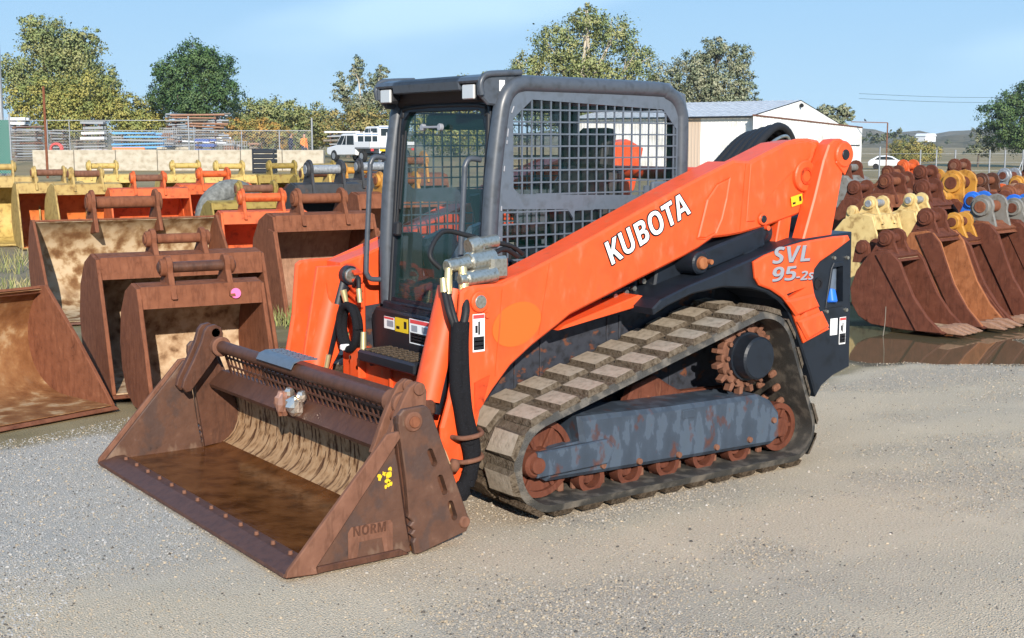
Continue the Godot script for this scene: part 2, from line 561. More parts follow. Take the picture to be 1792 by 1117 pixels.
	painted("paint_black", L(0.035, 0.037, 0.042), 56)
	painted("paint_grey", L(0.19, 0.19, 0.18), 57)
	painted("paint_orange_in", L(0.56, 0.15, 0.03), 63)
	mat("mud_patchy", L(0.40, 0.285, 0.185), 0.85, 0.0, noise_tex(62, 0.006, [[0.0, Color(0.60, 0.45, 0.35)], [0.40, Color(0.72, 0.57, 0.46)], [0.60, Color(0.80, 0.67, 0.55)], [0.74, Color(0.93, 0.88, 0.80)], [1.0, Color(1, 1, 1)]], 1024, FastNoiseLite.TYPE_SIMPLEX_SMOOTH, 7), 0.7, fine, 0.4)
	painted("paint_amber", L(0.48, 0.235, 0.04), 58)
	mat("galvanised", L(0.38, 0.40, 0.42), 0.5, 0.35, noise_tex(59, 0.05, [[0.0, Color(0.7, 0.7, 0.7)], [1.0, Color(1, 1, 1)]]), 1.0)
	mat("concrete", L(0.46, 0.42, 0.345), 0.95, 0.0, noise_tex(60, 0.012, [[0.0, Color(0.78, 0.75, 0.71)], [0.45, Color(0.93, 0.92, 0.90)], [1.0, Color(1, 1, 1)]]), 0.35, pits, 0.6)
	mat("car_white", L(0.62, 0.63, 0.64), 0.3)
	M.car_white.clearcoat_enabled = true
	mat("dark_glass", L(0.02, 0.03, 0.035), 0.06)
	mat("tyre", L(0.025, 0.025, 0.025), 0.85)
	mat("tyre_grey", L(0.23, 0.235, 0.22), 0.9, 0.0, noise_tex(61, 0.02, [[0.0, Color(0.6, 0.6, 0.6)], [1.0, Color(1, 1, 1)]]), 1.0)
	# the cab's tinted glass: mostly clear, a little green of its own
	m = mat("green_glass", Color(0.07, 0.27, 0.24, 0.26), 0.03)
	m.transparency = BaseMaterial3D.TRANSPARENCY_ALPHA
	m = mat("clear_glass", Color(0.10, 0.30, 0.27, 0.08), 0.03)
	m.transparency = BaseMaterial3D.TRANSPARENCY_ALPHA


func stains(m: StandardMaterial3D, sd: int, freq: float, stops: Array, scale: Vector3) -> void:
	m.detail_enabled = true
	m.detail_albedo = noise_tex(sd, freq, stops)
	m.detail_blend_mode = BaseMaterial3D.BLEND_MODE_MIX
	m.detail_uv_layer = BaseMaterial3D.DETAIL_UV_2
	m.uv2_triplanar = true
	m.uv2_world_triplanar = true
	m.uv2_triplanar_sharpness = 4.0
	m.uv2_scale = scale


func rust(called: String, sd: int, lo: Array, mid: Array, hi: Array, rough: float) -> void:
	var t := noise_tex(sd, 0.013, [[0.0, L(lo[0], lo[1], lo[2])], [0.16, L(lo[0] * 0.3 + mid[0] * 0.7, lo[1] * 0.3 + mid[1] * 0.7, lo[2] * 0.3 + mid[2] * 0.7)], [0.4, L(mid[0] * 0.93, mid[1] * 0.92, mid[2] * 0.92)], [0.62, L(mid[0], mid[1], mid[2])], [0.85, L(mid[0] * 1.12, mid[1] * 1.16, mid[2] * 1.18)], [1.0, L(hi[0], hi[1], hi[2])]], 1024, FastNoiseLite.TYPE_SIMPLEX_SMOOTH, 7)
	var m := mat(called, Color.WHITE, rough, 0.0, t, 0.7, M.mud_tan.heightmap_texture, 0.12)
	# run-off streaks, drawn out down the plate
	stains(m, sd + 200, 0.02, [[0.0, L(lo[0], lo[1], lo[2], 0.0)], [0.55, L(lo[0], lo[1], lo[2], 0.0)], [0.68, L(lo[0] * 1.2, lo[1] * 1.2, lo[2] * 1.2, 0.35)], [1.0, L(hi[0], hi[1], hi[2], 0.4)]], Vector3(1.6, 0.35, 1.6))


func painted(called: String, c: Color, sd: int) -> void:
	var m := mat(called, c, 0.6, 0.0, noise_tex(sd, 0.015, [[0.0, Color(0.62, 0.56, 0.5)], [0.4, Color(0.93, 0.91, 0.88)], [1.0, Color(1, 1, 1)]]), 0.9)
	stains(m, sd + 30, 0.012, [[0.0, Color(0.42, 0.27, 0.16, 0.0)], [0.70, Color(0.42, 0.27, 0.16, 0.0)], [0.82, Color(0.40, 0.25, 0.15, 0.3)], [1.0, Color(0.36, 0.21, 0.13, 0.65)]], Vector3(0.9, 0.6, 0.9))

# ---------------------------------------------------------------- ground
const EYE := Vector2(-4.097, 5.351)
const RH := Vector2(0.81058, 0.58562)        # across the yard, left to right
const FH := Vector2(0.58562, -0.81058)       # into the yard
var gn := FastNoiseLite.new()
var gn2 := FastNoiseLite.new()

func yard(s: float, d: float, y := 0.0) -> Vector3:      # yard coordinates: s across, d into the yard
	var p := EYE + RH * s + FH * d
	return Vector3(p.x, y, p.y)

func mud_line(s: float) -> float:
	var k := [[-60.0, -2.0], [-8.0, 3.5], [-2.7, 6.8], [-2.3, 7.4], [2.1, 8.7], [2.6, 9.4], [3.7, 10.4], [4.4, 11.0], [9.0, 14.0], [60.0, 40.0]]
	for i in k.size() - 1:
		if s < k[i + 1][0]:
			return lerpf(k[i][1], k[i + 1][1], clampf((s - k[i][0]) / (k[i + 1][0] - k[i][0]), 0, 1))
	return 40.0

func blob(s: float, d: float, cs: float, cd: float, rs: float, rd: float) -> float:
	return 1.0 - sqrt(((s - cs) / rs) ** 2 + ((d - cd) / rd) ** 2)

func dip(s: float, d: float) -> float:       # hollows that hold water
	var w := 0.22 * gn.get_noise_2d(s * 60.0, d * 60.0) + 0.12 * gn2.get_noise_2d(s * 90.0, d * 90.0)
	var k := maxf(blob(s, d, 3.3, 10.6, 1.25, 1.25), blob(s, d, 4.35, 11.5, 1.1, 0.7))
	k = maxf(k, blob(s, d, -2.5, 9.0, 0.75, 1.0))
	k = maxf(k, blob(s, d, -1.55, 9.9, 0.8, 0.9))
	return clampf((k + w) * 2.2, 0.0, 1.0)

func gy(s: float, d: float) -> float:
	var y := 0.0
	y += 0.45 * smoothstep(76.0, 79.0, d) * smoothstep(12.0, 2.0, s)
	y -= 0.55 * smoothstep(26.0, 42.0, d) * smoothstep(6.0, 14.0, s)
	y -= 0.65 * smoothstep(60.0, 120.0, d) * smoothstep(12.0, 24.0, s)
	var amp := 0.010 if d < mud_line(s) else 0.02
	if d < 30.0:
		y += (gn.get_noise_2d(s * 40.0, d * 40.0) * 0.6 + gn2.get_noise_2d(s * 130.0, d * 130.0) * 0.4 - 0.8) * amp
		y -= 0.07 * dip(s, d)
	return y

func ground_color(s: float, d: float) -> Color:
	var n := gn.get_noise_2d(s * 18.0, d * 30.0)
	var n2 := gn2.get_noise_2d(s * 70.0, d * 90.0)
	var edge := d - mud_line(s) + n * 0.5 + n2 * 0.35
	# compacted crushed rock: buff dust worn by wheels, bluer stone where it lies loose
	var g := smoothstep(-0.15, 0.45, gn.get_noise_2d(s * 22.0 + 300.0, d * 34.0) + 0.5 * n2)
	# wheel and track ways: long streaks where dust is packed or scraped thin
	var way := gn2.get_noise_2d((s * 0.92 + d * 0.38) * 9.0, (d * 0.92 - s * 0.38) * 75.0)
	g = clampf(g + way * 0.9, 0.0, 1.0)
	var gravel := Color(0.555, 0.45, 0.32).lerp(Color(0.425, 0.36, 0.275), g)
	# loose blue-grey crushed rock lies thick on the left of the yard
	var heap := smoothstep(-0.5, -1.5, s + 0.5 * n + 0.3 * n2) * smoothstep(4.3, 5.4, d + 0.6 * n)
	gravel = gravel.lerp(Color(0.41, 0.38, 0.335), heap * 0.85)
	var mud := Color(0.20, 0.158, 0.085).lerp(Color(0.29, 0.228, 0.13), smoothstep(-0.3, 0.4, n2 + n))
	var grass := Color(0.16, 0.145, 0.055).lerp(Color(0.25, 0.205, 0.11), smoothstep(-0.3, 0.3, n2))
	var dry := Color(0.33, 0.25, 0.135).lerp(Color(0.24, 0.195, 0.105), smoothstep(-0.3, 0.3, n))
	var c := gravel.lerp(mud, smoothstep(-0.12, 0.22, edge))
	if d > 9.0:
		c = c.lerp(Color(0.27, 0.225, 0.155), smoothstep(12.0, 16.0, d + n * 3.0) * 0.7)
		c = c.lerp(grass, smoothstep(0.0, 0.35, gn2.get_noise_2d(s * 25.0, d * 25.0 + 70.0)) * smoothstep(9.5, 13.0, d) * 0.8)
		c = c.lerp(dry, smoothstep(30.0, 55.0, d))
	var wet := smoothstep(0.0, 0.18, dip(s, d) if d < 16.0 else 0.0)
	return c.lerp(Color(0.10, 0.078, 0.048), wet * 0.9)

func graded(lo: float, a: float, b: float, hi: float, step: float, grow: float) -> PackedFloat32Array:
	var mid := PackedFloat32Array()
	var x := a
	while x <= b:
		mid.append(x)
		x += step
	var out := PackedFloat32Array()
	var g := step
	x = a
	while x > lo:
		g *= grow
		x -= g
		out.append(x)
	out.reverse()
	out.append_array(mid)
	g = step
	x = mid[mid.size() - 1]
	while x < hi:
		g *= grow
		x += g
		out.append(x)
	return out

func build_ground() -> void:
	gn.seed = 3; gn.frequency = 0.012; gn.fractal_octaves = 4
	gn2.seed = 8; gn2.frequency = 0.012; gn2.fractal_octaves = 3
	var ss := graded(-1500.0, -5.0, 6.0, 1500.0, 0.07, 1.09)
	var ds := graded(-60.0, 2.5, 14.0, 2500.0, 0.07, 1.06)
	var nx := ss.size()
	var nz := ds.size()
	var v := PackedVector3Array(); v.resize(nx * nz)
	var n := PackedVector3Array(); n.resize(nx * nz)
	var c := PackedColorArray(); c.resize(nx * nz)
	for j in nz:
		for i in nx:
			v[j * nx + i] = yard(ss[i], ds[j], gy(ss[i], ds[j]))
			c[j * nx + i] = ground_color(ss[i], ds[j])
	for j in nz:
		for i in nx:
			var a := v[j * nx + maxi(i - 1, 0)]
			var b := v[j * nx + mini(i + 1, nx - 1)]
			var e := v[maxi(j - 1, 0) * nx + i]
			var f := v[mini(j + 1, nz - 1) * nx + i]
			var k := (b - a).cross(f - e).normalized()
			n[j * nx + i] = k if k.y > 0.0 else -k
	var ix := PackedInt32Array()
	for j in nz - 1:
		for i in nx - 1:
			var a := j * nx + i
			var q := [a, a + 1, a + nx + 1, a + nx]
			if (v[q[1]] - v[q[0]]).cross(v[q[2]] - v[q[0]]).y > 0.0:
				q = [q[0], q[3], q[2], q[1]]
			ix.append_array([q[0], q[1], q[2], q[0], q[2], q[3]])
	var arr := []
	arr.resize(Mesh.ARRAY_MAX)
	arr[Mesh.ARRAY_VERTEX] = v
	arr[Mesh.ARRAY_NORMAL] = n
	arr[Mesh.ARRAY_COLOR] = c
	arr[Mesh.ARRAY_INDEX] = ix
	var me := ArrayMesh.new()
	me.add_surface_from_arrays(Mesh.PRIMITIVE_TRIANGLES, arr)
	var grit := noise_tex(71, 0.11, [[0.0, Color(0.52, 0.51, 0.50)], [0.22, Color(0.84, 0.835, 0.83)], [0.5, Color(0.96, 0.955, 0.95)], [0.75, Color(1.0, 1.0, 1.0)], [1.0, Color(1, 1, 1)]], 1024, FastNoiseLite.TYPE_SIMPLEX_SMOOTH, 4)
	var bump := noise_tex(72, 0.13, [[0.0, Color.BLACK], [1.0, Color.WHITE]], 1024, FastNoiseLite.TYPE_SIMPLEX_SMOOTH, 3)
	var gm := mat("ground_grit", Color.WHITE, 0.95, 0.0, grit, 0.75, bump, 0.7)
	gm.vertex_color_use_as_albedo = true
	stains(gm, 73, 0.006, [[0.0, Color(0.60, 0.55, 0.49, 0.0)], [0.48, Color(0.60, 0.55, 0.49, 0.0)], [0.9, Color(0.56, 0.52, 0.47, 0.16)], [1.0, Color(0.53, 0.50, 0.46, 0.22)]], Vector3.ONE * 0.11)
	tag(part_mesh(self, "ground", me, gm), "", "", "", "structure")
	# standing water
	var wm := mat("muddy_water", L(0.11, 0.082, 0.045), 0.04)
	wm.metallic_specular = 0.5
	var k := 0
	for p in [[3.7, 10.9, 1.9, 1.6], [-2.05, 9.4, 1.45, 1.45]]:
		var b := MB.new()
		var ring := []
		for i in 40:
			ring.append(yard(p[0] + p[2] * cos(TAU * i / 40), p[1] + p[3] * sin(TAU * i / 40), -0.042))
		for i in 40:
			b.tri(yard(p[0], p[1], -0.042), ring[i], ring[(i + 1) % 40], Vector3.UP)
		tag(part(self, "puddle", b, wm), "", "", "", "structure")
		k += 1
	pebbles()

func pebble_mesh(sd: int) -> ArrayMesh:
	var b := MB.new()
	b.ball(Vector3.ZERO, Vector3(1.0, 0.62, 0.85), 6, 0.22, sd)
	return b.mesh()

func pebbles() -> void:
	var pm := mat("loose_stone", Color.WHITE, 0.9)
	pm.vertex_color_use_as_albedo = true
	var g := RandomNumberGenerator.new()
	for kind in 2:
		g.seed = 90 + kind
		var xf := []
		var cols := []
		var tries := 460000 if kind == 0 else 22000
		for i in tries:
			# denser towards the camera
			var d: float = 3.3 + 9.5 * pow(g.randf(), 1.25)
			var s: float = g.randf_range(-0.46, 0.46) * d
			if d > mud_line(s) + 0.3:
				continue
			var k := gn.get_noise_2d(s * 22.0 + 300.0, d * 34.0) + 0.5 * gn2.get_noise_2d(s * 70.0, d * 90.0)
			var loose := smoothstep(-0.25, 0.35, k)
			# the left foreground lies thick with grey chips
			loose = maxf(loose, smoothstep(0.0, 0.6, -s - 0.9 + (d - 5.0) * 0.25 + k * 0.8) * 0.9)
			if g.randf() > (0.10 + 0.6 * loose * loose if kind == 0 else 0.08 + 0.75 * loose * loose * loose):
				continue
			var r := 0.0020 + 0.0032 * pow(g.randf(), 2.5) if kind == 0 else 0.0045 + 0.006 * g.randf() * g.randf()
			var t := Transform3D(Basis.from_euler(Vector3(g.randf() * 0.7, g.randf() * TAU, g.randf() * 0.7)).scaled(Vector3.ONE * r), yard(s, d, gy(s, d) + r * 0.15))
			xf.append(t)
			var u := g.randf()
			var base := Color(0.30, 0.29, 0.275) if loose > 0.75 and u < 0.7 and s < -0.4 else Color(0.31, 0.275, 0.23) if u < 0.45 else (Color(0.36, 0.29, 0.205) if u < 0.88 else (Color(0.09, 0.08, 0.07) if u < 0.96 else Color(0.40, 0.36, 0.31)))
			var f := g.randf_range(0.75, 1.2)
			cols.append(Color(base.r * f, base.g * f, base.b * f))
		var mm := MultiMesh.new()
		mm.transform_format = MultiMesh.TRANSFORM_3D
		mm.use_colors = true
		mm.mesh = pebble_mesh(kind)
		mm.instance_count = xf.size()
		for i in xf.size():
			mm.set_instance_transform(i, xf[i])
			mm.set_instance_color(i, cols[i])
		var o := MultiMeshInstance3D.new()
		o.name = numbered("gravel")
		o.multimesh = mm
		o.material_override = pm
		add_child(o)
		tag(o, "loose grey and buff gravel chips over the yard" if kind == 0 else "coarser scattered stones lying on the gravel yard", "gravel", "", "stuff")

# ---------------------------------------------------------------- far things: hills, trees, shed, fences, stored goods
func at_px(px: float, d: float, y := 0.0) -> Vector3:      # a spot d metres into the yard in the direction that column px of a 1792-wide frame looks
	return yard((px - 896.0) / 2250.0 * (d * 0.99073 + 0.2), d, y)

# a leafy crown: leaf-sized faces in clumps spread through several lobes
func leaves(k: MB, g: RandomNumberGenerator, c: Vector3, r: Vector3, count: int, leaf: float, cols: Array, droop := 0.0) -> void:
	count = int(count * 4.0)
	leaf *= 0.37
	var clumps := maxi(8, count / 44)
	for i in clumps:
		var u := Vector3(g.randfn(), g.randfn(), g.randfn()).normalized()
		var rad := pow(g.randf(), 0.45)
		var cc := c + u * r * rad
		var cr := (r.x + r.y + r.z) / 3.0 * g.randf_range(0.13, 0.26)
		var base: Color = cols[g.randi() % cols.size()]
		var f := g.randf_range(0.88, 1.12)
		for j in count / clumps:
			var o := Vector3(g.randfn(), g.randfn() * 0.75, g.randfn()) * cr * 0.62
			var p := cc + o
			p.y -= droop * g.randf() * cr
			var n := (o.normalized() + Vector3(g.randfn(), g.randfn() + 0.5, g.randfn()) * 0.7).normalized()
			var x := n.cross(Vector3(g.randfn(), g.randfn(), g.randfn())).normalized()
			var y := n.cross(x)
			var s := leaf * g.randf_range(0.6, 1.35)
			var ff := f * g.randf_range(0.93, 1.07)
			k.tint = Color(base.r * ff * 1.6, base.g * ff * 1.65, base.b * ff * 1.5)
			var sn := (n * 0.25 + u * rad + o.normalized() * 0.5 + Vector3(0, 0.25, 0)).normalized()
			if sn.dot(n) < 0.0:
				n = -n
			sn = (sn + n * 0.25).normalized()
			var a := p - x * s * 0.5
			var b := p + x * s * 0.5 - y * s * 0.15
			k.tri3(a, b, p + y * s * 0.9, sn, sn, sn)
			k.tri3(b, a, p - y * s * 0.8, sn, sn, sn)

func tree(label: String, at: Vector3, height: float, lobes: Array, cols: Array, sd: int, count: int, leaf: float, trunk_r := 0.25, bark := "bark_grey", droop := 0.3, called := "tree", group := "trees beyond the yard") -> Node3D:
	var g := RandomNumberGenerator.new(); g.seed = sd
	var T := thing(called, label, "tree" if called == "tree" else "bush", at, 0.0, group)
	var k := MB.new()
	# trunk that forks towards each lobe
	var fork := Vector3(g.randf_range(-0.2, 0.2), height * 0.28, g.randf_range(-0.2, 0.2))
	k.cyl(Vector3(0, -0.3, 0), fork, trunk_r * 1.15, trunk_r * 0.8, 9)
	for l in lobes:
		var c: Vector3 = l[0]
		var m := fork.lerp(c, 0.5) + Vector3(g.randf_range(-0.4, 0.4), 0.2, g.randf_range(-0.4, 0.4))
		k.cyl(fork, m, trunk_r * 0.62, trunk_r * 0.4, 7)
		k.cyl(m, c, trunk_r * 0.4, trunk_r * 0.16, 6)
		for j in 3:
			var e: Vector3 = c + Vector3(g.randfn(), absf(g.randfn()) * 0.6, g.randfn()).normalized() * l[1] * 0.75
			k.cyl(m.lerp(c, 0.6), e, trunk_r * 0.2, trunk_r * 0.05, 5)
	part(T, "trunk", k, M[bark])
	k = MB.new()
	k.colored = true
	var vol := 0.0
	for l in lobes:
		vol += l[1].x * l[1].y * l[1].z
	for l in lobes:
		leaves(k, g, l[0], l[1], int(count * l[1].x * l[1].y * l[1].z / vol) + 60, leaf, cols, droop)
	part(T, "crown", k, M.leaf)
	return T

# lobes given across (to the right as seen from the yard), up and into the scene
func lobes(a: Array) -> Array:
	var o := []
	for l in a:
		o.append([Vector3(RH.x * l[0] + FH.x * l[2], l[1], RH.y * l[0] + FH.y * l[2]), Vector3(l[3], l[4], l[3])])
	return o

func build_far() -> void:
	var lf := mat("leaf", Color.WHITE, 0.6)
	lf.vertex_color_use_as_albedo = true
	lf.backlight_enabled = true
	lf.backlight = Color(0.45, 0.45, 0.35)
	mat("bark_grey", L(0.20, 0.17, 0.14), 0.95, 0.0, noise_tex(80, 0.03, [[0.0, Color(0.5, 0.5, 0.5)], [1.0, Color(1, 1, 1)]]), 0.8)
	mat("bark_pale", L(0.42, 0.37, 0.30), 0.9)
	var gum := [Color(0.115, 0.132, 0.05), Color(0.14, 0.148, 0.062), Color(0.10, 0.12, 0.052), Color(0.165, 0.16, 0.07)]
	var gold := [Color(0.165, 0.152, 0.042), Color(0.14, 0.142, 0.042), Color(0.20, 0.172, 0.05), Color(0.11, 0.125, 0.04)]
	var dark := [Color(0.032, 0.062, 0.022), Color(0.045, 0.078, 0.028), Color(0.06, 0.092, 0.035), Color(0.026, 0.05, 0.02)]
	var grey := [Color(0.105, 0.115, 0.072), Color(0.14, 0.145, 0.095), Color(0.085, 0.10, 0.065), Color(0.165, 0.16, 0.11)]
	var rustc := [Color(0.24, 0.13, 0.035), Color(0.19, 0.13, 0.035), Color(0.13, 0.125, 0.04)]
	# low hills along the horizon
	var k := MB.new()
	var hn := FastNoiseLite.new(); hn.seed = 21; hn.frequency = 0.01
	for layer in [[900.0, 9.0, Color(0.16, 0.13, 0.085)], [1500.0, 19.0, Color(0.13, 0.125, 0.09)]]:
		var prev := []
		for i in 161:
			var px := -1200.0 + 26.0 * i
			var h: float = layer[1] * (0.75 + 0.9 * hn.get_noise_2d(px * 0.22, layer[0]) + 0.3 * hn.get_noise_2d(px * 1.4, layer[0]))
			h = maxf(h, 0.6)
			var row := [at_px(px, layer[0] * 0.8, -2.0), at_px(px, layer[0], h), at_px(px, layer[0] * 1.25, h * 0.9), at_px(px, layer[0] * 1.6, -2.0)]
			if i > 0:
				for j in 3:
					k.quad(prev[j], row[j], row[j + 1], prev[j + 1], Vector3.UP)
			prev = row
	tag(part(self, "hills", k, mat("hill_grass", L(0.17, 0.14, 0.09), 1.0, 0.0, noise_tex(81, 0.02, [[0.0, Color(0.55, 0.6, 0.5)], [0.5, Color(0.9, 0.9, 0.85)], [1.0, Color(1, 1, 1)]]), 0.004)), "", "", "", "structure")
	# scattered scrub on the hills: one far mass
	k = MB.new()
	k.colored = true
	var g := RandomNumberGenerator.new(); g.seed = 77
	for i in 420:
		var px := g.randf_range(-900.0, 2700.0)
		var d := g.randf_range(420.0, 1300.0)
		var h := g.randf_range(2.2, 5.5)
		var base := at_px(px, d, g.randf_range(0.0, 3.0) * d / 900.0)
		leaves(k, g, base + Vector3(0, h * 0.5, 0), Vector3(h * g.randf_range(0.6, 1.3), h * 0.5, h), 40, h * 0.42, [Color(0.05, 0.06, 0.03), Color(0.075, 0.08, 0.045), Color(0.04, 0.055, 0.03)])
	tag(part(self, "far_woodland", k, M.leaf), "dark scattered trees along the low hills on the horizon", "woodland", "", "stuff")
	# trees, left to right
	tree("tall olive gum tree at the far left above the stored scaffolding", at_px(108, 112, 0.4), 12.4, lobes([[-3.3, 6.6, 0, 2.2, 2.4], [-0.9, 9.4, 0.5, 2.6, 2.4], [1.9, 8.6, -0.5, 2.3, 2.3], [3.4, 6.0, 0.3, 1.9, 2.4], [0.3, 5.6, 0, 3.2, 2.6], [-1.6, 11.0, 0, 1.5, 1.2], [2.6, 10.2, 0, 1.2, 1.0]]), gum, 101, 9000, 0.34, 0.4)
	tree("golden green tree low in front of the tall olive gum", at_px(140, 104, 0.4), 7.4, lobes([[-2.2, 4.6, 0, 2.0, 2.2], [1.0, 5.0, 0.4, 2.2, 2.2], [3.0, 3.8, 0, 1.7, 1.9], [-0.4, 3.2, 0, 2.8, 2.0], [-4.6, 4.0, 0, 1.6, 2.0]]), gold, 102, 6500, 0.30, 0.25)
	tree("small golden tree between the tall gum and the dark round tree", at_px(246, 104, 0.4), 5.6, lobes([[-1.0, 3.4, 0, 1.6, 1.9], [1.1, 3.6, 0.3, 1.5, 1.7], [0.2, 2.2, 0, 2.2, 1.5]]), gold, 103, 3600, 0.28, 0.2)
	tree("dark green round tree standing alone against the sky", at_px(346, 102, 0.4), 9.2, lobes([[-1.3, 6.6, 0, 1.9, 1.7], [1.2, 6.9, 0.4, 1.9, 1.6], [0.1, 8.0, 0, 1.6, 1.3], [-2.2, 5.0, 0.2, 1.5, 1.5], [2.3, 5.1, 0, 1.4, 1.5], [0.1, 4.6, -0.3, 2.4, 1.8], [-3.0, 6.9, 0, 0.55, 0.6]]), dark, 104, 8500, 0.27, 0.3)
	tree("mid green bushy tree right of the dark round tree", at_px(450, 110, 0.4), 5.4, lobes([[-1.2, 3.4, 0, 1.9, 1.7], [1.2, 3.5, 0, 1.9, 1.6], [0, 2.0, 0, 2.6, 1.6]]), gum, 105, 4200, 0.3, 0.2)
	tree("bushy tree with rust autumn leaves above the wire cages", at_px(440, 100, 0.4), 3.4, lobes([[-1.4, 2.0, 0, 1.4, 1.3], [0.7, 2.1, 0, 1.5, 1.2], [2.4, 1.8, 0, 1.2, 1.1]]), rustc, 106, 2600, 0.26, 0.15)
	tree("rounded green tree behind the person in orange", at_px(528, 112, 0.4), 5.2, lobes([[-1.1, 3.4, 0, 1.7, 1.5], [1.0, 3.2, 0, 1.7, 1.5], [0, 2.0, 0, 2.4, 1.5]]), gum, 107, 3600, 0.3, 0.2)
	tree("low brownish tree behind the white utility truck", at_px(610, 104, 0.4), 4.6, lobes([[-1.6, 2.4, 0, 1.7, 1.7], [1.2, 2.6, 0, 1.9, 1.8], [3.2, 2.2, 0, 1.5, 1.6]]), [Color(0.17, 0.13, 0.05), Color(0.13, 0.125, 0.05), Color(0.10, 0.11, 0.045)], 108, 3800, 0.28, 0.2)
	tree("thin grey green gum left of the cab roof", at_px(624, 108, 0.4), 8.2, lobes([[-1.0, 5.6, 0, 0.95, 1.4], [0.2, 7.2, 0, 0.8, 1.2], [1.5, 5.4, 0.2, 1.0, 1.6], [2.2, 6.8, 0, 0.65, 0.8], [0.6, 4.0, 0, 1.7, 1.3], [3.0, 4.6, 0, 1.1, 1.5], [4.4, 4.4, 0, 1.2, 1.4]]), grey, 109, 4200, 0.28, 0.22, "bark_pale")
	tree("yellowish gum seen through the cab's mesh windows", at_px(800, 106, 0.4), 7.0, lobes([[-2.4, 4.0, 0, 2.0, 2.0], [0.6, 4.6, 0, 2.1, 2.0], [3.2, 4.6, 0, 2.0, 2.2], [0.4, 2.4, 0, 4.2, 1.8]]), gold, 110, 5200, 0.32, 0.3)
	tree("big pale olive gum rising behind the cab roof", at_px(1012, 100, 0.2), 12.2, lobes([[-3.9, 6.9, 0, 1.8, 1.7], [-1.8, 8.6, 0.4, 2.1, 2.0], [0.6, 10.4, 0, 1.9, 1.5], [2.6, 9.6, -0.3, 1.9, 1.7], [4.3, 7.6, 0, 1.7, 1.7], [0.2, 7.4, 0.2, 2.6, 2.0], [-4.9, 5.2, 0, 1.6, 1.7], [2.6, 6.0, 0, 2.2, 1.7], [0.6, 11.4, 0, 1.0, 0.7], [-0.5, 4.4, 0, 4.2, 1.8]]), gum, 111, 10500, 0.30, 0.42, "bark_pale", 0.9)
	tree("small green tree tops peeping left of the big pale gum", at_px(868, 108, 0.2), 7.9, lobes([[-0.9, 6.4, 0, 0.95, 0.9], [0.7, 6.8, 0, 0.9, 0.8], [0, 5.0, 0, 1.6, 1.4]]), gum, 112, 2000, 0.3, 0.2)
	tree("grey green gum with dense clumps above the shed roof", at_px(1226, 104, 0.0), 10.4, lobes([[-3.0, 6.6, 0, 1.4, 1.4], [-0.8, 7.6, 0.3, 1.6, 1.4], [1.2, 8.9, 0, 1.5, 1.2], [2.8, 8.0, 0, 1.3, 1.5], [3.4, 6.0, 0.2, 1.2, 1.3], [0.6, 6.2, 0, 2.3, 1.7], [-2.4, 4.8, 0, 2.1, 1.5], [2.4, 4.4, 0, 2.6, 1.4], [-4.2, 5.4, 0, 1.2, 1.2]]), grey, 113, 9000, 0.29, 0.4)
	tree("small gum behind the shed's right corner", at_px(1458, 150, 0.0), 6.6, lobes([[-1.1, 5.0, 0, 1.1, 1.1], [0.6, 5.4, 0, 1.0, 0.8], [1.7, 4.9, 0, 0.8, 0.8], [0, 3.8, 0, 1.5, 1.0]]), grey, 114, 2200, 0.36, 0.25)
	tree("olive bush in the dry field beyond the fence", at_px(1598, 185, -1.2), 3.6, lobes([[-1.9, 1.9, 0, 1.7, 1.4], [0.6, 2.3, 0, 1.9, 1.3], [2.6, 1.7, 0, 1.5, 1.2], [0.1, 1.0, 0, 3.4, 1.0]]), [Color(0.15, 0.13, 0.04), Color(0.11, 0.115, 0.04), Color(0.19, 0.15, 0.05)], 115, 4200, 0.3, 0.15, "bark_grey", 0.2, "bush", "bushes in the dry field")
	tree("large dark green tree at the right edge of the picture", at_px(1795, 150, -1.2), 10.5, lobes([[-3.6, 6.0, 0, 2.3, 1.9], [-1.6, 7.4, 0, 2.2, 1.8], [0.6, 8.8, 0, 2.2, 1.8], [-1.8, 4.2, 0, 2.6, 2.0], [2.4, 6.0, 0, 3.4, 2.8], [4.6, 8.4, 0, 2.8, 2.4], [0.6, 3.4, 0, 3.8, 1.9]]), [Color(0.028, 0.05, 0.018), Color(0.045, 0.075, 0.026), Color(0.065, 0.095, 0.032)], 116, 11000, 0.36, 0.4, "bark_grey", 0.2)
	tree("thin twiggy shrub beside the large dark tree", at_px(1712, 152, -1.2), 5.2, lobes([[0.0, 3.6, 0, 1.1, 1.4], [1.1, 2.4, 0, 1.3, 1.3], [-0.6, 1.8, 0, 1.1, 0.9]]), grey, 117, 900, 0.28, 0.12, "bark_grey", 0.2, "bush", "bushes in the dry field")
	build_shed()

func wall_panels(T: Node3D, a: Vector3, b: Vector3, h0: float, ha: float, hb: float, m: Material, pitch: float, called := "wall_sheet") -> void:
	# ribbed cladding: one sheet per pitch, each with raised ribs
	var l := a.distance_to(b)
	var n := int(round(l / pitch))
	var e := (b - a).normalized()
	var out := e.cross(Vector3.UP)
	for i in n:
		var k := MB.new()
		var p := a.lerp(b, float(i) / n)
		var q := a.lerp(b, (i + 1.0) / n)
		var y0 := lerpf(ha, hb, float(i) / n)
		var y1 := lerpf(ha, hb, (i + 1.0) / n)
		var off := out * (0.006 if i % 2 else 0.0)
		k.quad(p + off + Vector3(0, h0, 0), q + off + Vector3(0, h0, 0), q + off + Vector3(0, y1, 0), p + off + Vector3(0, y0, 0), out)
		for j in 4:
			var r := p.lerp(q, (j + 0.5) / 4.0)
			k.bar(r + off + Vector3(0, h0, 0), r + off + Vector3(0, lerpf(y0, y1, (j + 0.5) / 4.0), 0), 0.03, 0.05)
		part(T, called, k, m)

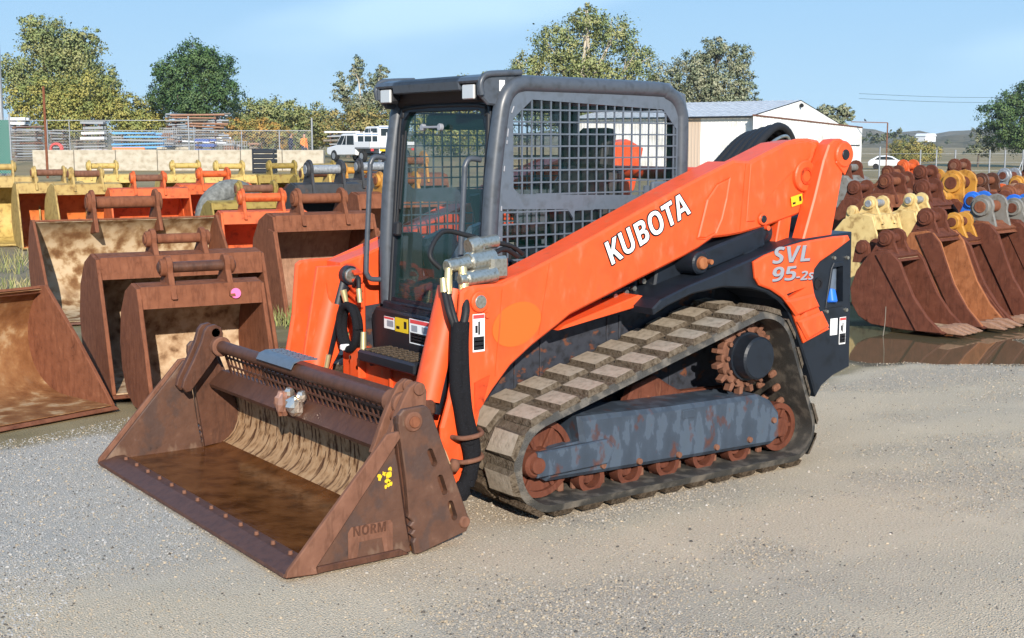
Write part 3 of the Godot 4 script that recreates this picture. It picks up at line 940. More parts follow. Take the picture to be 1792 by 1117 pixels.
func build_shed() -> void:
	mat("shed_white", L(0.78, 0.78, 0.76), 0.55, 0.0, noise_tex(82, 0.01, [[0.0, Color(0.84, 0.82, 0.79)], [0.5, Color(0.97, 0.97, 0.96)], [1.0, Color(1, 1, 1)]]), 0.12)
	mat("shed_beige", L(0.50, 0.40, 0.31), 0.6)
	mat("shed_roof", L(0.60, 0.61, 0.62), 0.45, 0.15, noise_tex(83, 0.02, [[0.0, Color(0.75, 0.75, 0.75)], [1.0, Color(1, 1, 1)]]), 0.15)
	var D := 80.0
	var C := at_px(1315, D)                       # near corner
	var Lc := at_px(1000, D + 9.0)                # left end of the long wall
	var Rc := at_px(1465, D + 13.0)               # right end of the gable
	var T := thing("shed", "white and beige corrugated steel shed with a grey gabled roof", "shed", C)
	var l := Lc - C
	var r := Rc - C
	wall_panels(T, l, l * 0.40, -0.3, 3.25, 3.25, M.shed_white, 1.1)
	wall_panels(T, l * 0.40, l * 0.265, -0.3, 3.25, 3.25, M.shed_beige, 1.1)
	wall_panels(T, l * 0.265, Vector3.ZERO, -0.3, 3.25, 3.25, M.shed_white, 1.1)
	var k := MB.new()
	var ap := r * 0.52 + Vector3(0, 4.4, 0)
	var n1 := r.cross(Vector3.UP)
	k.tri(Vector3(0, 3.25, 0), r + Vector3(0, 3.0, 0), ap, n1)
	k.quad(Vector3(0, -0.3, 0), r + Vector3(0, -0.3, 0), r + Vector3(0, 3.0, 0), Vector3(0, 3.25, 0), n1)
	part(T, "gable_wall", k, M.shed_white)
	# roof planes with standing ribs
	for side in 2:
		k = MB.new()
		var e0 := Vector3(0, 3.28, 0) if side == 0 else r + Vector3(0, 3.02, 0)
		var over_ := -r.normalized() * 0.25 if side == 0 else r.normalized() * 0.25
		e0 += over_
		var lift := Vector3(0, 0.06, 0)
		k.quad(e0, e0 + l, ap + l + lift, ap + lift, Vector3.UP)
		for i in 30:
			var t := (i + 0.5) / 30.0
			k.bar(e0 + l * t, ap + l * t + lift, 0.05, 0.05)
		part(T, "roof_plane", k, M.shed_roof)
	k = MB.new()
	k.bar(Vector3(0, 3.22, 0) - r.normalized() * 0.3, l + Vector3(0, 3.22, 0) - r.normalized() * 0.3, 0.12, 0.10, 0.01)
	part(T, "gutter", k, M.black_paint)
	k = MB.new()
	k.cyl(ap + Vector3(-0.05, -0.25, 0.1), ap + Vector3(-0.25, -0.32, 0.3), 0.10, 0.14, 10)
	part(T, "flood_lamp", k, M.black_paint)
	# lower white annexe in front of the gable
	var P0 := at_px(1316, D - 1.0)
	var P1 := at_px(1507, D + 18.0)
	var A := thing("annexe", "long low white annexe wall running right from the shed", "shed", P0)
	var q := P1 - P0
	wall_panels(A, Vector3.ZERO, q, -0.4, 3.28, 2.75, M.shed_white, 2.6)
	k = MB.new()
	k.bar(Vector3(0, 3.30, 0), q + Vector3(0, 2.78, 0), 0.10, 0.10, 0.01)
	part(A, "parapet_rail", k, M.rust_brown)
	k = MB.new()
	var away := Vector3(FH.x, 0, FH.y) * 6.0
	k.quad(q + Vector3(0, -0.4, 0), q + away + Vector3(0, -0.4, 0), q + away + Vector3(0, 2.7, 0), q + Vector3(0, 2.75, 0), Vector3.RIGHT)
	k.quad(Vector3(0, 3.25, 0), q + Vector3(0, 2.74, 0), q + away + Vector3(0, 2.8, 0), away + Vector3(0, 3.2, 0), Vector3.UP)
	part(A, "annexe_roof", k, M.shed_roof)
	# door opening of the annexe, framed
	k = MB.new()
	var f0 := q * 0.62
	var f1 := q * 0.97
	var ft := n1.normalized() * 0.05
	k.bar(f0 + ft + Vector3(0, 1.5, 0), f1 + ft + Vector3(0, 1.45, 0), 0.06, 0.06)
	part(A, "door_rail", k, M.black_paint)
	# goal-shaped steel pole frame with a bird on it, right of the annexe
	var PF := thing("pole_frame", "thin brown steel gantry pole right of the shed", "pole", at_px(1551, 96, -0.55))
	k = MB.new()
	k.cyl(Vector3.ZERO, Vector3(0, 3.65, 0), 0.05, -1.0, 8)
	var arm := -Vector3(RH.x, 0, RH.y) * 2.7
	k.bar(Vector3(0, 3.65, 0), arm + Vector3(0, 3.72, 0), 0.06, 0.06)
	part(PF, "post", k, M.rust_brown)
	var bird := thing("bird", "small dark bird perched on the thin brown gantry pole", "bird", at_px(1551, 96, 3.19) + arm * 0.62)
	k = MB.new()
	k.ball(Vector3(0, 0.09, 0), Vector3(0.08, 0.07, 0.06), 8)
	k.ball(Vector3(-0.06, 0.17, 0), Vector3(0.04, 0.04, 0.04), 8)
	k.cyl(Vector3(0.05, 0.07, 0), Vector3(0.18, 0.02, 0), 0.03, 0.01, 6)
	k.cyl(Vector3(-0.09, 0.17, 0), Vector3(-0.14, 0.165, 0), 0.012, 0.003, 5)
	part(bird, "body", k, M.black_paint)
	# white house far off on the ridge
	var H := thing("house", "tiny white house on the far ridge", "house", at_px(1620, 700, 2.2))
	k = MB.new()
	k.box(Vector3(0, 1.5, 0), Vector3(9, 3.0, 6), 0.0)
	part(H, "wall", k, M.car_white)
	k = MB.new()
	k.xf = Transform3D(Basis(Vector3.UP, 0.0), Vector3(0, 3.0, 0))
	k.prism(V2([[-5, 0], [5, 0], [3.4, 1.4], [-3.4, 1.4]]), -3.4, 3.4)
	part(H, "roof", k, M.car_white)

# a thin bar of any length as a shared unit mesh would be overkill here: fences are few
func build_yard() -> void:
	build_walls()
	build_goods()
	build_vehicles()
	build_people()

func chain_link(T: Node3D, a: Vector3, b: Vector3, h: float, pitch: float, t: float, m: Material) -> void:
	var k := MB.new()
	var l := a.distance_to(b)
	var e := (b - a) / l
	var n := int((l + h) / pitch)
	for i in n:
		for s in [0, 1]:
			var x0 := i * pitch - (h if s == 0 else 0.0)
			var x1 := x0 + (h if s == 0 else -h)
			if s == 1:
				x0 = i * pitch; x1 = x0 - h
			var p := Vector2(x0, 0); var q := Vector2(x1, h)
			# cut to the panel
			var c0 := clampf(p.x, 0.0, l); var c1 := clampf(q.x, 0.0, l)
			if absf(q.x - p.x) < 1e-6 or is_equal_approx(c0, c1):
				continue
			var y0 := (c0 - p.x) / (q.x - p.x) * h
			var y1 := (c1 - p.x) / (q.x - p.x) * h
			var P := a + e * c0 + Vector3(0, y0, 0)
			var Q := a + e * c1 + Vector3(0, y1, 0)
			var w := (Q - P).cross(e.cross(Vector3.UP)).normalized() * t / 2
			k.quad(P - w, Q - w, Q + w, P + w, e.cross(Vector3.UP))
	part(T, "chain_link", k, m)

func post(T: Node3D, at: Vector3, h: float, r: float, m: Material, called := "post") -> void:
	var k := MB.new()
	k.cyl(at, at + Vector3(0, h, 0), r, -1.0, 8)
	part(T, called, k, m)

func build_walls() -> void:
	# row of cast concrete blocks
	var W := thing("concrete_block_wall", "long low wall of buff concrete blocks behind the painted buckets", "wall", at_px(320, 75))
	var a := at_px(60, 75) - at_px(320, 75)
	var b := at_px(568, 75) - at_px(320, 75)
	var n := 7
	var e := (b - a).normalized()
	for i in n:
		var k := MB.new()
		var p := a.lerp(b, (i + 0.5) / n)
		k.box(p + Vector3(0, 0.60 + 0.012 * (i % 3), 0) , Vector3(a.distance_to(b) / n - 0.03, 1.24, 0.6), 0.03, Basis(Vector3.UP, atan2(-e.z, e.x)))
		part(W, "block", k, M.concrete)
	# mesh fence on the wall line
	var F := thing("chain_link_fence", "galvanised chain link fence standing behind the concrete blocks", "fence", at_px(320, 77))
	var o := at_px(320, 77)
	for q in [[20, 3.0, 0.04], [85, 3.0, 0.05], [124, 3.0, 0.03], [332, 3.2, 0.05], [341, 2.6, 0.035], [424, 2.3, 0.035], [490, 2.4, 0.045], [547, 3.1, 0.055]]:
		post(F, at_px(q[0], 77) - o, q[1], q[2], M.galvanised)
	for y in [2.35, 2.95]:
		var k := MB.new()
		k.bar(at_px(20, 77) - o + Vector3(0, y, 0), at_px(332 if y > 2.5 else 547, 77) - o + Vector3(0, y, 0), 0.04, 0.04)
		part(F, "rail", k, M.galvanised)
	chain_link(F, at_px(20, 77) - o + Vector3(0, 0.5, 0), at_px(547, 77) - o + Vector3(0, 0.5, 0), 1.85, 0.16, 0.008, M.galvanised)
	var R := thing("rusty_post", "rusty upright steel post in front of the chain link fence", "post", at_px(83, 60))
	post(R, Vector3.ZERO, 4.2, 0.06, M.rust_red, "upright")
	var P := thing("light_pole", "tall pale steel pole at the left edge rising out of the picture", "pole", at_px(8, 46))
	post(P, Vector3.ZERO, 9.0, 0.085, M.galvanised, "shaft")
	# green shade cloth panel at the left edge
	mat("shade_cloth", L(0.03, 0.16, 0.12), 0.8)
	var S := thing("shade_fence", "green shade cloth fence panel at the left edge", "fence", at_px(-40, 44))
	var s0 := at_px(-60, 44) - at_px(-40, 44)
	var s1 := at_px(22, 44) - at_px(-40, 44)
	var k2 := MB.new()
	k2.bar(s0 + Vector3(0, 1.5, 0), s1 + Vector3(0, 1.5, 0), 0.02, 1.8)
	part(S, "cloth", k2, M.shade_cloth)
	post(S, s1, 2.6, 0.03, M.galvanised)
	post(S, s0, 2.6, 0.03, M.galvanised)
	chain_link(S, s0 + Vector3(0, 0.2, 0.03), s1 + Vector3(0, 0.2, 0.03), 2.3, 0.09, 0.008, M.galvanised)
	# wire fence along the field on the right
	var N := thing("wire_fence", "steel picket and wire fence in front of the dry field", "fence", at_px(1640, 46, -0.55))
	var o2 := at_px(1640, 46, -0.55)
	for px in [1538, 1609, 1637, 1670, 1730, 1757, 1788, 1830, 1880]:
		post(N, at_px(px, 46, -0.55) - o2, 1.94 if px != 1538 else 2.05, 0.028, M.galvanised)
	for y in [0.9, 1.2, 1.5, 1.8]:
		var k := MB.new()
		k.bar(at_px(1500, 46, -0.55) - o2 + Vector3(0, y, 0), at_px(1900, 46, -0.55) - o2 + Vector3(0, y, 0), 0.008, 0.008)
		part(N, "wire", k, M.galvanised)
	var k3 := MB.new()
	k3.bar(at_px(1775, 46, 0.3) - o2, at_px(1789, 46, 1.1) - o2, 0.03, 0.03)
	part(N, "stay", k3, M.galvanised)
	# power line across the sky at right
	for i in 2:
		var w := thing("power_line", ["upper thin power line crossing the sky at right", "lower thin power line crossing the sky at right"][i], "wire", at_px(1500, 240, 10.6 - i * 0.9))
		var k := MB.new()
		k.tube([Vector3.ZERO, at_px(1700, 240, 9.9 - i * 0.9) - at_px(1500, 240, 10.6 - i * 0.9), at_px(2000, 240, 10.4 - i * 0.9) - at_px(1500, 240, 10.6 - i * 0.9)], 0.03, 5, 6)
		part(w, "cable", k, M.hose_black)

# stacked bundles: layers of lengths of tube or boards laid across the view on timber gluts
func bundle(label: String, px0: float, px1: float, d: float, y0: float, layers: int, m: Array, kind: String, cat: String, sd: int, thick := 0.11, depth := 1.2) -> void:
	var g := RandomNumberGenerator.new(); g.seed = sd
	var at := at_px((px0 + px1) / 2, d, y0)
	var T := thing("stacked_" + kind, label, cat, at, 0.0, "goods stored behind the concrete wall")
	var half := at_px(px0, d, y0).distance_to(at_px(px1, d, y0)) / 2
	var bx := Basis(Vector3(RH.x, 0, RH.y), Vector3.UP, Vector3(-FH.x, 0, -FH.y))
	for j in layers:
		var y := (j + 0.5) * thick * 1.35
		for gl in [-0.6, 0.6]:
			var k := MB.new()
			k.xf = Transform3D(bx, Vector3.ZERO)
			k.box(Vector3(gl * half, y - thick * 0.62, 0), Vector3(0.10, thick * 0.35, depth), 0.01)
			part(T, "glut", k, M.rust_brown)
		var rows := int(depth / (thick * 1.6))
		for i in mini(rows, 4):
			var k := MB.new()
			k.xf = Transform3D(bx, Vector3.ZERO)
			var z := depth / 2 - thick * (0.7 + 1.6 * i)
			var l := half * g.randf_range(0.5, 1.0)
			var off := g.randf_range(-1, 1) * (half - l)
			var tilt := g.randf_range(-0.05, 0.05)
			var mm: Material = M[m[g.randi() % m.size()]]
			if kind in ["pipes", "scaffolding"]:
				k.cyl(Vector3(off - l, y - tilt * l, z), Vector3(off + l, y + tilt * l, z), thick * g.randf_range(0.25, 0.5), -1.0, 8)
			else:
				k.box(Vector3(off, y, z), Vector3(l * 2, thick * g.randf_range(0.5, 0.9), thick * 1.3), 0.008, Basis(Vector3.BACK, tilt * 0.5))
			part(T, "pipe" if kind in ["pipes", "scaffolding"] else "board", k, mm)

func cage(label: String, px: float, d: float, y0: float, w: float, h: float, m: Material, sd: int) -> void:
	var T := thing("wire_cage", label, "cage", at_px(px, d, y0), 0.0, "goods stored behind the concrete wall")
	var bx := Basis(Vector3(RH.x, 0, RH.y), Vector3.UP, Vector3(-FH.x, 0, -FH.y))
	var k := MB.new()
	k.xf = Transform3D(bx, Vector3.ZERO)
	for z in [-0.5, 0.5]:
		for i in 9:
			k.box(Vector3(lerpf(-w / 2, w / 2, i / 8.0), h / 2, z), Vector3(0.02, h, 0.02))
		for j in 5:
			k.box(Vector3(0, h * j / 4.0, z), Vector3(w, 0.025, 0.025))
	for x in [-w / 2, w / 2]:
		for j in 5:
			k.box(Vector3(x, h * j / 4.0, 0), Vector3(0.025, 0.025, 1.0))
	part(T, "frame", k, m)
	var g := RandomNumberGenerator.new(); g.seed = sd
	for i in 7:
		k = MB.new()
		k.xf = Transform3D(bx, Vector3.ZERO)
		k.box(Vector3(g.randf_range(-0.3, 0.3) * w, h * (0.12 + 0.11 * i), g.randf_range(-0.2, 0.2)), Vector3(w * g.randf_range(0.4, 0.8), h * 0.10, 0.6), 0.01, Basis(Vector3.BACK, g.randf_range(-0.1, 0.1)))
		part(T, "load", k, [M.galvanised, M.rust_brown, M.rust_pale][i % 3])

func build_goods() -> void:
	mat("blue_paint", L(0.10, 0.30, 0.55), 0.5)
	mat("blue_tarp", L(0.06, 0.10, 0.28), 0.7)
	mat("timber_grey", L(0.28, 0.25, 0.21), 0.9, 0.0, noise_tex(84, 0.02, [[0.0, Color(0.6, 0.58, 0.55)], [1.0, Color(1, 1, 1)]]), 0.5)
	mat("orange_plastic", L(0.75, 0.17, 0.03), 0.5)
	mat("red_plastic", L(0.55, 0.06, 0.05), 0.5)
	mat("pink_sacks", L(0.62, 0.48, 0.46), 0.8)
	var Y := 0.47
	bundle("tangle of grey scaffolding lengths at the far left behind the wall", 22, 82, 86, Y, 13, ["galvanised", "timber_grey", "rust_brown", "galvanised"], "scaffolding", "scaffolding", 1, 0.13)
	bundle("white topped pile of boards resting above the far left scaffolding", 18, 54, 90, Y + 2.35, 2, ["car_white", "galvanised"], "boards", "boards", 2, 0.22)
	bundle("pale pipes stacked right of the rusty upright post", 90, 124, 88, Y, 11, ["galvanised", "galvanised", "timber_grey"], "pipes", "pipes", 3, 0.14)
	bundle("tall pallet stack wrapped pale grey right of the pale pipes", 146, 190, 90, Y + 1.3, 4, ["galvanised", "car_white", "galvanised"], "boards", "pallets", 4, 0.26)
	bundle("grey timber stack under the tall pale pallet stack", 128, 190, 88, Y, 7, ["timber_grey", "galvanised", "timber_grey"], "boards", "timber", 5, 0.15)
	bundle("long sky blue steel frames stacked in the middle of the stored goods", 198, 304, 86, Y + 0.75, 5, ["blue_paint", "blue_paint", "galvanised"], "racks", "racks", 6, 0.17)
	bundle("pale blue lower frames under the sky blue ones", 196, 300, 87, Y, 4, ["blue_paint", "galvanised", "galvanised"], "racks", "racks", 7, 0.15)
	bundle("tall mixed stack of rusty and grey steel lengths near the dark tree", 290, 405, 90, Y + 1.75, 7, ["rust_brown", "galvanised", "timber_grey", "rust_pale"], "pipes", "steel", 8, 0.15)
	bundle("grey racking lengths below the tall mixed steel stack", 286, 404, 88, Y + 0.9, 4, ["galvanised", "timber_grey", "car_white"], "pipes", "steel", 9, 0.16)
	bundle("pale concrete coloured slab stack at the foot of the racking", 272, 336, 85, Y, 3, ["concrete", "concrete"], "boards", "slabs", 10, 0.24)
	bundle("blue tarpaulin covered stack beside the fence post", 343, 380, 86, Y + 0.15, 4, ["blue_tarp"], "boards", "stack", 11, 0.25)
	bundle("timber pallets stacked left of the two people", 438, 458, 86, Y, 5, ["timber_grey", "rust_pale"], "boards", "pallets", 12, 0.18)
	bundle("white and grey racks left of the white vehicles", 566, 640, 96, Y + 0.9, 4, ["galvanised", "car_white", "timber_grey"], "pipes", "racks", 13, 0.22)
	cage("wire cage of mixed scrap left of the timber pallets", 396, 87, Y, 1.3, 1.35, M.galvanised, 1)
	cage("wire cage of mixed scrap just left of the tallest fence post", 418, 88, Y, 1.3, 1.25, M.galvanised, 2)
	cage("tall wire cage beside the grey racking", 300, 84, Y + 1.0, 1.1, 1.1, M.galvanised, 3)
	# orange barrier
	var B := thing("barrier", "orange plastic road barrier lying on the concrete wall line", "barrier", at_px(226, 80, Y + 0.42))
	var bx := Basis(Vector3(RH.x, 0, RH.y), Vector3.UP, Vector3(-FH.x, 0, -FH.y))
	var k := MB.new()
	k.xf = Transform3D(bx, Vector3.ZERO)
	k.xf = k.xf * Transform3D(Basis(Vector3.UP, PI / 2), Vector3.ZERO)
	k.prism(V2([[-0.25, 0], [-0.22, 0.12], [-0.10, 0.30], [-0.08, 0.46], [0.08, 0.46], [0.10, 0.30], [0.22, 0.12], [0.25, 0]]), -1.0, 1.0, 0.03)
	part(B, "body", k, M.orange_plastic)
	k = MB.new()
	k.xf = Transform3D(bx, Vector3.ZERO)
	for x in [-0.7, 0.0, 0.7]:
		k.box(Vector3(x, 0.03, 0), Vector3(0.2, 0.05, 0.56), 0.01)
	part(B, "foot", k, M.orange_plastic, "stuff")
	# red hose coil
	var Cc := thing("hose_coil", "red coiled hose hanging beside the rusty upright post", "hose", at_px(101, 84, Y + 0.75))
	k = MB.new()
	k.xf = Transform3D(bx, Vector3.ZERO)
	for j in 4:
		var ring := []
		for i in 15:
			ring.append(Vector3(cos(TAU * i / 14) * (0.38 - 0.05 * (j % 2)), sin(TAU * i / 14) * (0.38 - 0.05 * (j % 2)), 0.08 * j))
		k.tube(ring, 0.06, 6, 2, false)
	part(Cc, "coil", k, M.red_plastic)
	# pink and white sacks
	var g := RandomNumberGenerator.new(); g.seed = 4
	for i in 5:
		var s := thing("sack", ["pinkish white sack at the left end of the sack row", "pinkish white sack second from left in the sack row", "pinkish white sack in the middle of the sack row", "pinkish white sack second from right in the sack row", "pinkish white sack at the right end of the sack row"][i], "sack", at_px(146 + 10 * i, 81, Y + 0.36), 0.0, "sacks on the wall line")
		k = MB.new()
		k.ball(Vector3(0, 0.2, 0), Vector3(0.24, 0.22, 0.24), 10, 0.06, i)
		part(s, "bag", k, M.pink_sacks)
	# dark slatted crate
	var D := thing("crate", "dark grey slatted plastic crate in front of the concrete wall", "crate", at_px(464, 60, 0.0))
	for j in 6:
		k = MB.new()
		k.xf = Transform3D(bx, Vector3.ZERO)
		k.box(Vector3(0, 0.12 + 0.225 * j, 0), Vector3(1.02, 0.19, 0.8), 0.03)
		part(D, "slat", k, M.dark_grey)
	for x in [-0.48, 0.48]:
		k = MB.new()
		k.xf = Transform3D(bx, Vector3.ZERO)
		k.box(Vector3(x, 0.66, 0.38), Vector3(0.07, 1.36, 0.08), 0.01)
		part(D, "corner_post", k, M.dark_grey)
	# grey tyre standing among the painted buckets
	var ty := thing("tyre", "large worn grey tyre standing between the orange and olive buckets", "tyre", yard(-4.0, 18.4), facing(Vector2(0.04, 1.0)))
	k = MB.new()
	var rings := []; var nrm := []
	for i in 41:
		var t := TAU * i / 40
		var row := []; var nr := []
		for j in 13:
			var u := TAU * j / 12.0
			var rr := 0.40 + 0.16 * cos(u)
			row.append(Vector3(0.15 * sin(u), 0.56 + rr * sin(t), rr * cos(t)))
			nr.append(Vector3(sin(u), cos(u) * sin(t), cos(u) * cos(t)))
		rings.append(row); nrm.append(nr)
	for i in 40:
		k.strip(rings[i], rings[i + 1], nrm[i], nrm[i + 1])
	part(ty, "casing", k, M.tyre_grey)
	k = MB.new()
	k.ring(Vector3(-0.12, 0.56, 0), Vector3(0.12, 0.56, 0), 0.30, 0.24, 36)
	part(ty, "bead", k, M.tyre_grey)

# a pickup built along x (nose at +x), base at the ground
func pickup(label: String, at: Vector3, turn: float, cab_h: float, tray: bool) -> void:
	var T := thing("utility_truck", label, "truck", at, turn, "white vehicles parked behind the wall")
	var k := MB.new()
	k.prism(V2([[2.35, 0.45], [2.42, 0.62], [2.38, 0.86], [1.30, 1.02], [0.68, cab_h - 0.06], [0.45, cab_h], [-0.75, cab_h], [-0.98, cab_h - 0.10], [-1.05, 1.0], [-1.05, 0.42], [-0.9, 0.42], [2.0, 0.38]]), -0.86, 0.86, 0.05)
	var body := part(T, "body", k, M.car_white)
	for s in [-1, 1]:
		for w in [[[0.62, 1.04], [1.18, 1.04], [0.62, cab_h - 0.14], [0.20, cab_h - 0.14]], [[0.10, 1.04], [0.52, 1.04], [0.14, cab_h - 0.13], [0.04, cab_h - 0.13]], [[-0.85, 1.04], [0.0, 1.04], [-0.06, cab_h - 0.13], [-0.80, cab_h - 0.13]]]:
			k = MB.new()
			k.prism(V2(w), 0.845 * s, 0.868 * s, 0.0)
			part(body, "side_window", k, M.dark_glass)
	k = MB.new()
	k.quad(Vector3(1.27, 1.06, -0.72), Vector3(1.27, 1.06, 0.72), Vector3(0.70, cab_h - 0.08, 0.68), Vector3(0.70, cab_h - 0.08, -0.68), Vector3(1, 1, 0))
	part(body, "windscreen", k, M.dark_glass)
	k = MB.new()
	k.box(Vector3(-1.05, cab_h - 0.38, 0), Vector3(0.03, 0.46, 1.4), 0.01)
	part(body, "rear_window", k, M.dark_glass)
	k = MB.new()
	k.box(Vector3(-1.85, 0.86, 0), Vector3(1.7, 0.10, 1.8), 0.01)
	part(T, "tray_floor", k, M.galvanised)
	for q in [[Vector3(-1.85, 1.05, 0.88), Vector3(1.7, 0.36, 0.04)], [Vector3(-1.85, 1.05, -0.88), Vector3(1.7, 0.36, 0.04)], [Vector3(-2.68, 1.05, 0), Vector3(0.04, 0.36, 1.8)]]:
		k = MB.new()
		k.box(q[0], q[1], 0.01)
		part(T, "tray_side", k, M.car_white if tray else M.rust_pale)
	k = MB.new()
	for z in [-0.85, -0.28, 0.28, 0.85]:
		k.box(Vector3(-1.08, 1.35, z), Vector3(0.05, 1.0, 0.05))
	k.box(Vector3(-1.08, cab_h + 0.02, 0), Vector3(0.06, 0.06, 1.75))
	part(T, "headboard", k, M.car_white)
	k = MB.new()
	k.box(Vector3(0.0, 0.46, 0), Vector3(4.6, 0.14, 1.0), 0.02)
	part(T, "underbody", k, M.black_paint)
	for p in [[1.5, 0.78], [1.5, -0.78], [-1.75, 0.78], [-1.75, -0.78]]:
		k = MB.new()
		k.cyl(Vector3(p[0], 0.36, p[1] - 0.12), Vector3(p[0], 0.36, p[1] + 0.12), 0.36, -1.0, 22, true, 0.03)
		var wh := part(T, "wheel", k, M.tyre)
		k = MB.new()
		k.cyl(Vector3(p[0], 0.36, p[1] - 0.125), Vector3(p[0], 0.36, p[1] + 0.125), 0.20, -1.0, 16)
		part(wh, "rim", k, M.galvanised)
	k = MB.new()
	k.box(Vector3(-2.71, 0.72, 0), Vector3(0.02, 0.12, 0.38))
	part(T, "number_plate", k, M.yellow_print)
	for s in [-1, 1]:
		k = MB.new()
		k.box(Vector3(-2.70, 0.74, 0.72 * s), Vector3(0.04, 0.14, 0.2), 0.01)
		part(T, "tail_lamp", k, M.red_print)

func build_vehicles() -> void:
	var back := facing(Vector2(-RH.x * 0.62 + FH.x * 0.78, -RH.y * 0.62 + FH.y * 0.78))
	pickup("white utility truck parked nearest the concrete wall's right end", at_px(628, 80, 0.47), back, 1.72, true)
	pickup("taller white truck cab behind the utility truck", at_px(668, 88, 0.47), back, 2.25, true)
	# pale car by the field, mostly hidden by buckets
	var Cw := thing("car", "silver white car beyond the buckets at the edge of the field", "car", at_px(1556, 140, -1.2), facing(Vector2(RH.x * 0.9 - FH.x * 0.3, RH.y * 0.9 - FH.y * 0.3)))
	var k := MB.new()
	k.prism(V2([[-2.1, 0.35], [-2.15, 0.75], [-1.95, 0.98], [-1.15, 1.42], [-0.3, 1.48], [0.4, 1.36], [1.0, 1.0], [2.0, 0.86], [2.16, 0.65], [2.1, 0.35]]), -0.85, 0.85, 0.08)
	var bd := part(Cw, "body", k, M.car_white)
	for s in [-1, 1]:
		k = MB.new()
		k.prism(V2([[-1.5, 1.02], [-1.0, 1.34], [-0.2, 1.38], [0.3, 1.28], [0.75, 1.02]]), 0.83 * s, 0.858 * s, 0.0)
		part(bd, "side_window", k, M.dark_glass)
	k = MB.new()
	k.quad(Vector3(1.02, 1.02, -0.7), Vector3(1.02, 1.02, 0.7), Vector3(0.44, 1.36, 0.62), Vector3(0.44, 1.36, -0.62), Vector3(1, 1, 0))
	part(bd, "windscreen", k, M.dark_glass)
	for p in [[1.35, 0.75], [1.35, -0.75], [-1.3, 0.75], [-1.3, -0.75]]:
		k = MB.new()
		k.cyl(Vector3(p[0], 0.32, p[1] - 0.1), Vector3(p[0], 0.32, p[1] + 0.11), 0.32, -1.0, 18, true, 0.02)
		part(Cw, "wheel", k, M.tyre)

# ---------------------------------------------------------------- people: smooth unions of tapered limbs, meshed as surface nets
func limb_mesh(bones: Array, cell: float, blend: float) -> ArrayMesh:
	var lo := Vector3.INF
	var hi := -Vector3.INF
	for b in bones:
		var r: float = maxf(b[2], b[3]) + cell * 2.0
		lo = lo.min(b[0] - Vector3.ONE * r).min(b[1] - Vector3.ONE * r)
		hi = hi.max(b[0] + Vector3.ONE * r).max(b[1] + Vector3.ONE * r)
	var n := Vector3i(((hi - lo) / cell).ceil()) + Vector3i.ONE
	var f := PackedFloat32Array()
	f.resize(n.x * n.y * n.z)
	for z in n.z:
		for y in n.y:
			for x in n.x:
				f[(z * n.y + y) * n.x + x] = limb_field(lo + Vector3(x, y, z) * cell, bones, blend)
	var id := {}
	var v := PackedVector3Array()
	for z in n.z - 1:
		for y in n.y - 1:
			for x in n.x - 1:
				var sum := Vector3.ZERO
				var cnt := 0
				for e in [[0, 0, 0, 1, 0, 0], [0, 1, 0, 1, 1, 0], [0, 0, 1, 1, 0, 1], [0, 1, 1, 1, 1, 1], [0, 0, 0, 0, 1, 0], [1, 0, 0, 1, 1, 0], [0, 0, 1, 0, 1, 1], [1, 0, 1, 1, 1, 1], [0, 0, 0, 0, 0, 1], [1, 0, 0, 1, 0, 1], [0, 1, 0, 0, 1, 1], [1, 1, 0, 1, 1, 1]]:
					var a := f[((z + e[2]) * n.y + y + e[1]) * n.x + x + e[0]]
					var b := f[((z + e[5]) * n.y + y + e[4]) * n.x + x + e[3]]
					if (a < 0.0) != (b < 0.0):
						sum += Vector3(e[0], e[1], e[2]).lerp(Vector3(e[3], e[4], e[5]), a / (a - b))
						cnt += 1
				if cnt:
					id[(z * n.y + y) * n.x + x] = v.size()
					v.append(lo + (Vector3(x, y, z) + sum / cnt) * cell)
	var nor := PackedVector3Array()
	for p in v:
		var h := cell * 0.5
		nor.append(Vector3(limb_field(p + Vector3(h, 0, 0), bones, blend) - limb_field(p - Vector3(h, 0, 0), bones, blend), limb_field(p + Vector3(0, h, 0), bones, blend) - limb_field(p - Vector3(0, h, 0), bones, blend), limb_field(p + Vector3(0, 0, h), bones, blend) - limb_field(p - Vector3(0, 0, h), bones, blend)).normalized())
	var k := MB.new()
	for z in range(1, n.z - 1):
		for y in range(1, n.y - 1):
			for x in range(1, n.x - 1):
				var i := (z * n.y + y) * n.x + x
				for ax in 3:
					var st: int = [1, n.x, n.x * n.y][ax]
					if (f[i] < 0.0) == (f[i + st] < 0.0):
						continue
					var s1: int = [n.x, n.x * n.y, 1][ax]
					var s2: int = [n.x * n.y, 1, n.x][ax]
					var q := [i, i - s1, i - s1 - s2, i - s2]
					if id.has(q[0]) and id.has(q[1]) and id.has(q[2]) and id.has(q[3]):
						var j := [id[q[0]], id[q[1]], id[q[2]], id[q[3]]]
						k.tri3(v[j[0]], v[j[1]], v[j[2]], nor[j[0]], nor[j[1]], nor[j[2]])
						k.tri3(v[j[0]], v[j[2]], v[j[3]], nor[j[0]], nor[j[2]], nor[j[3]])
	return k.mesh()

func limb_field(p: Vector3, bones: Array, blend: float) -> float:
	var d := 1e9
	for b in bones:
		var a: Vector3 = b[0]
		var ab: Vector3 = b[1] - a
		var t := clampf((p - a).dot(ab) / maxf(ab.length_squared(), 1e-9), 0.0, 1.0)
		var q := p.distance_to(a + ab * t) - lerpf(b[2], b[3], t)
		var h := clampf(0.5 + 0.5 * (d - q) / blend, 0.0, 1.0)
		d = lerpf(d, q, h) - blend * h * (1.0 - h)
	return d

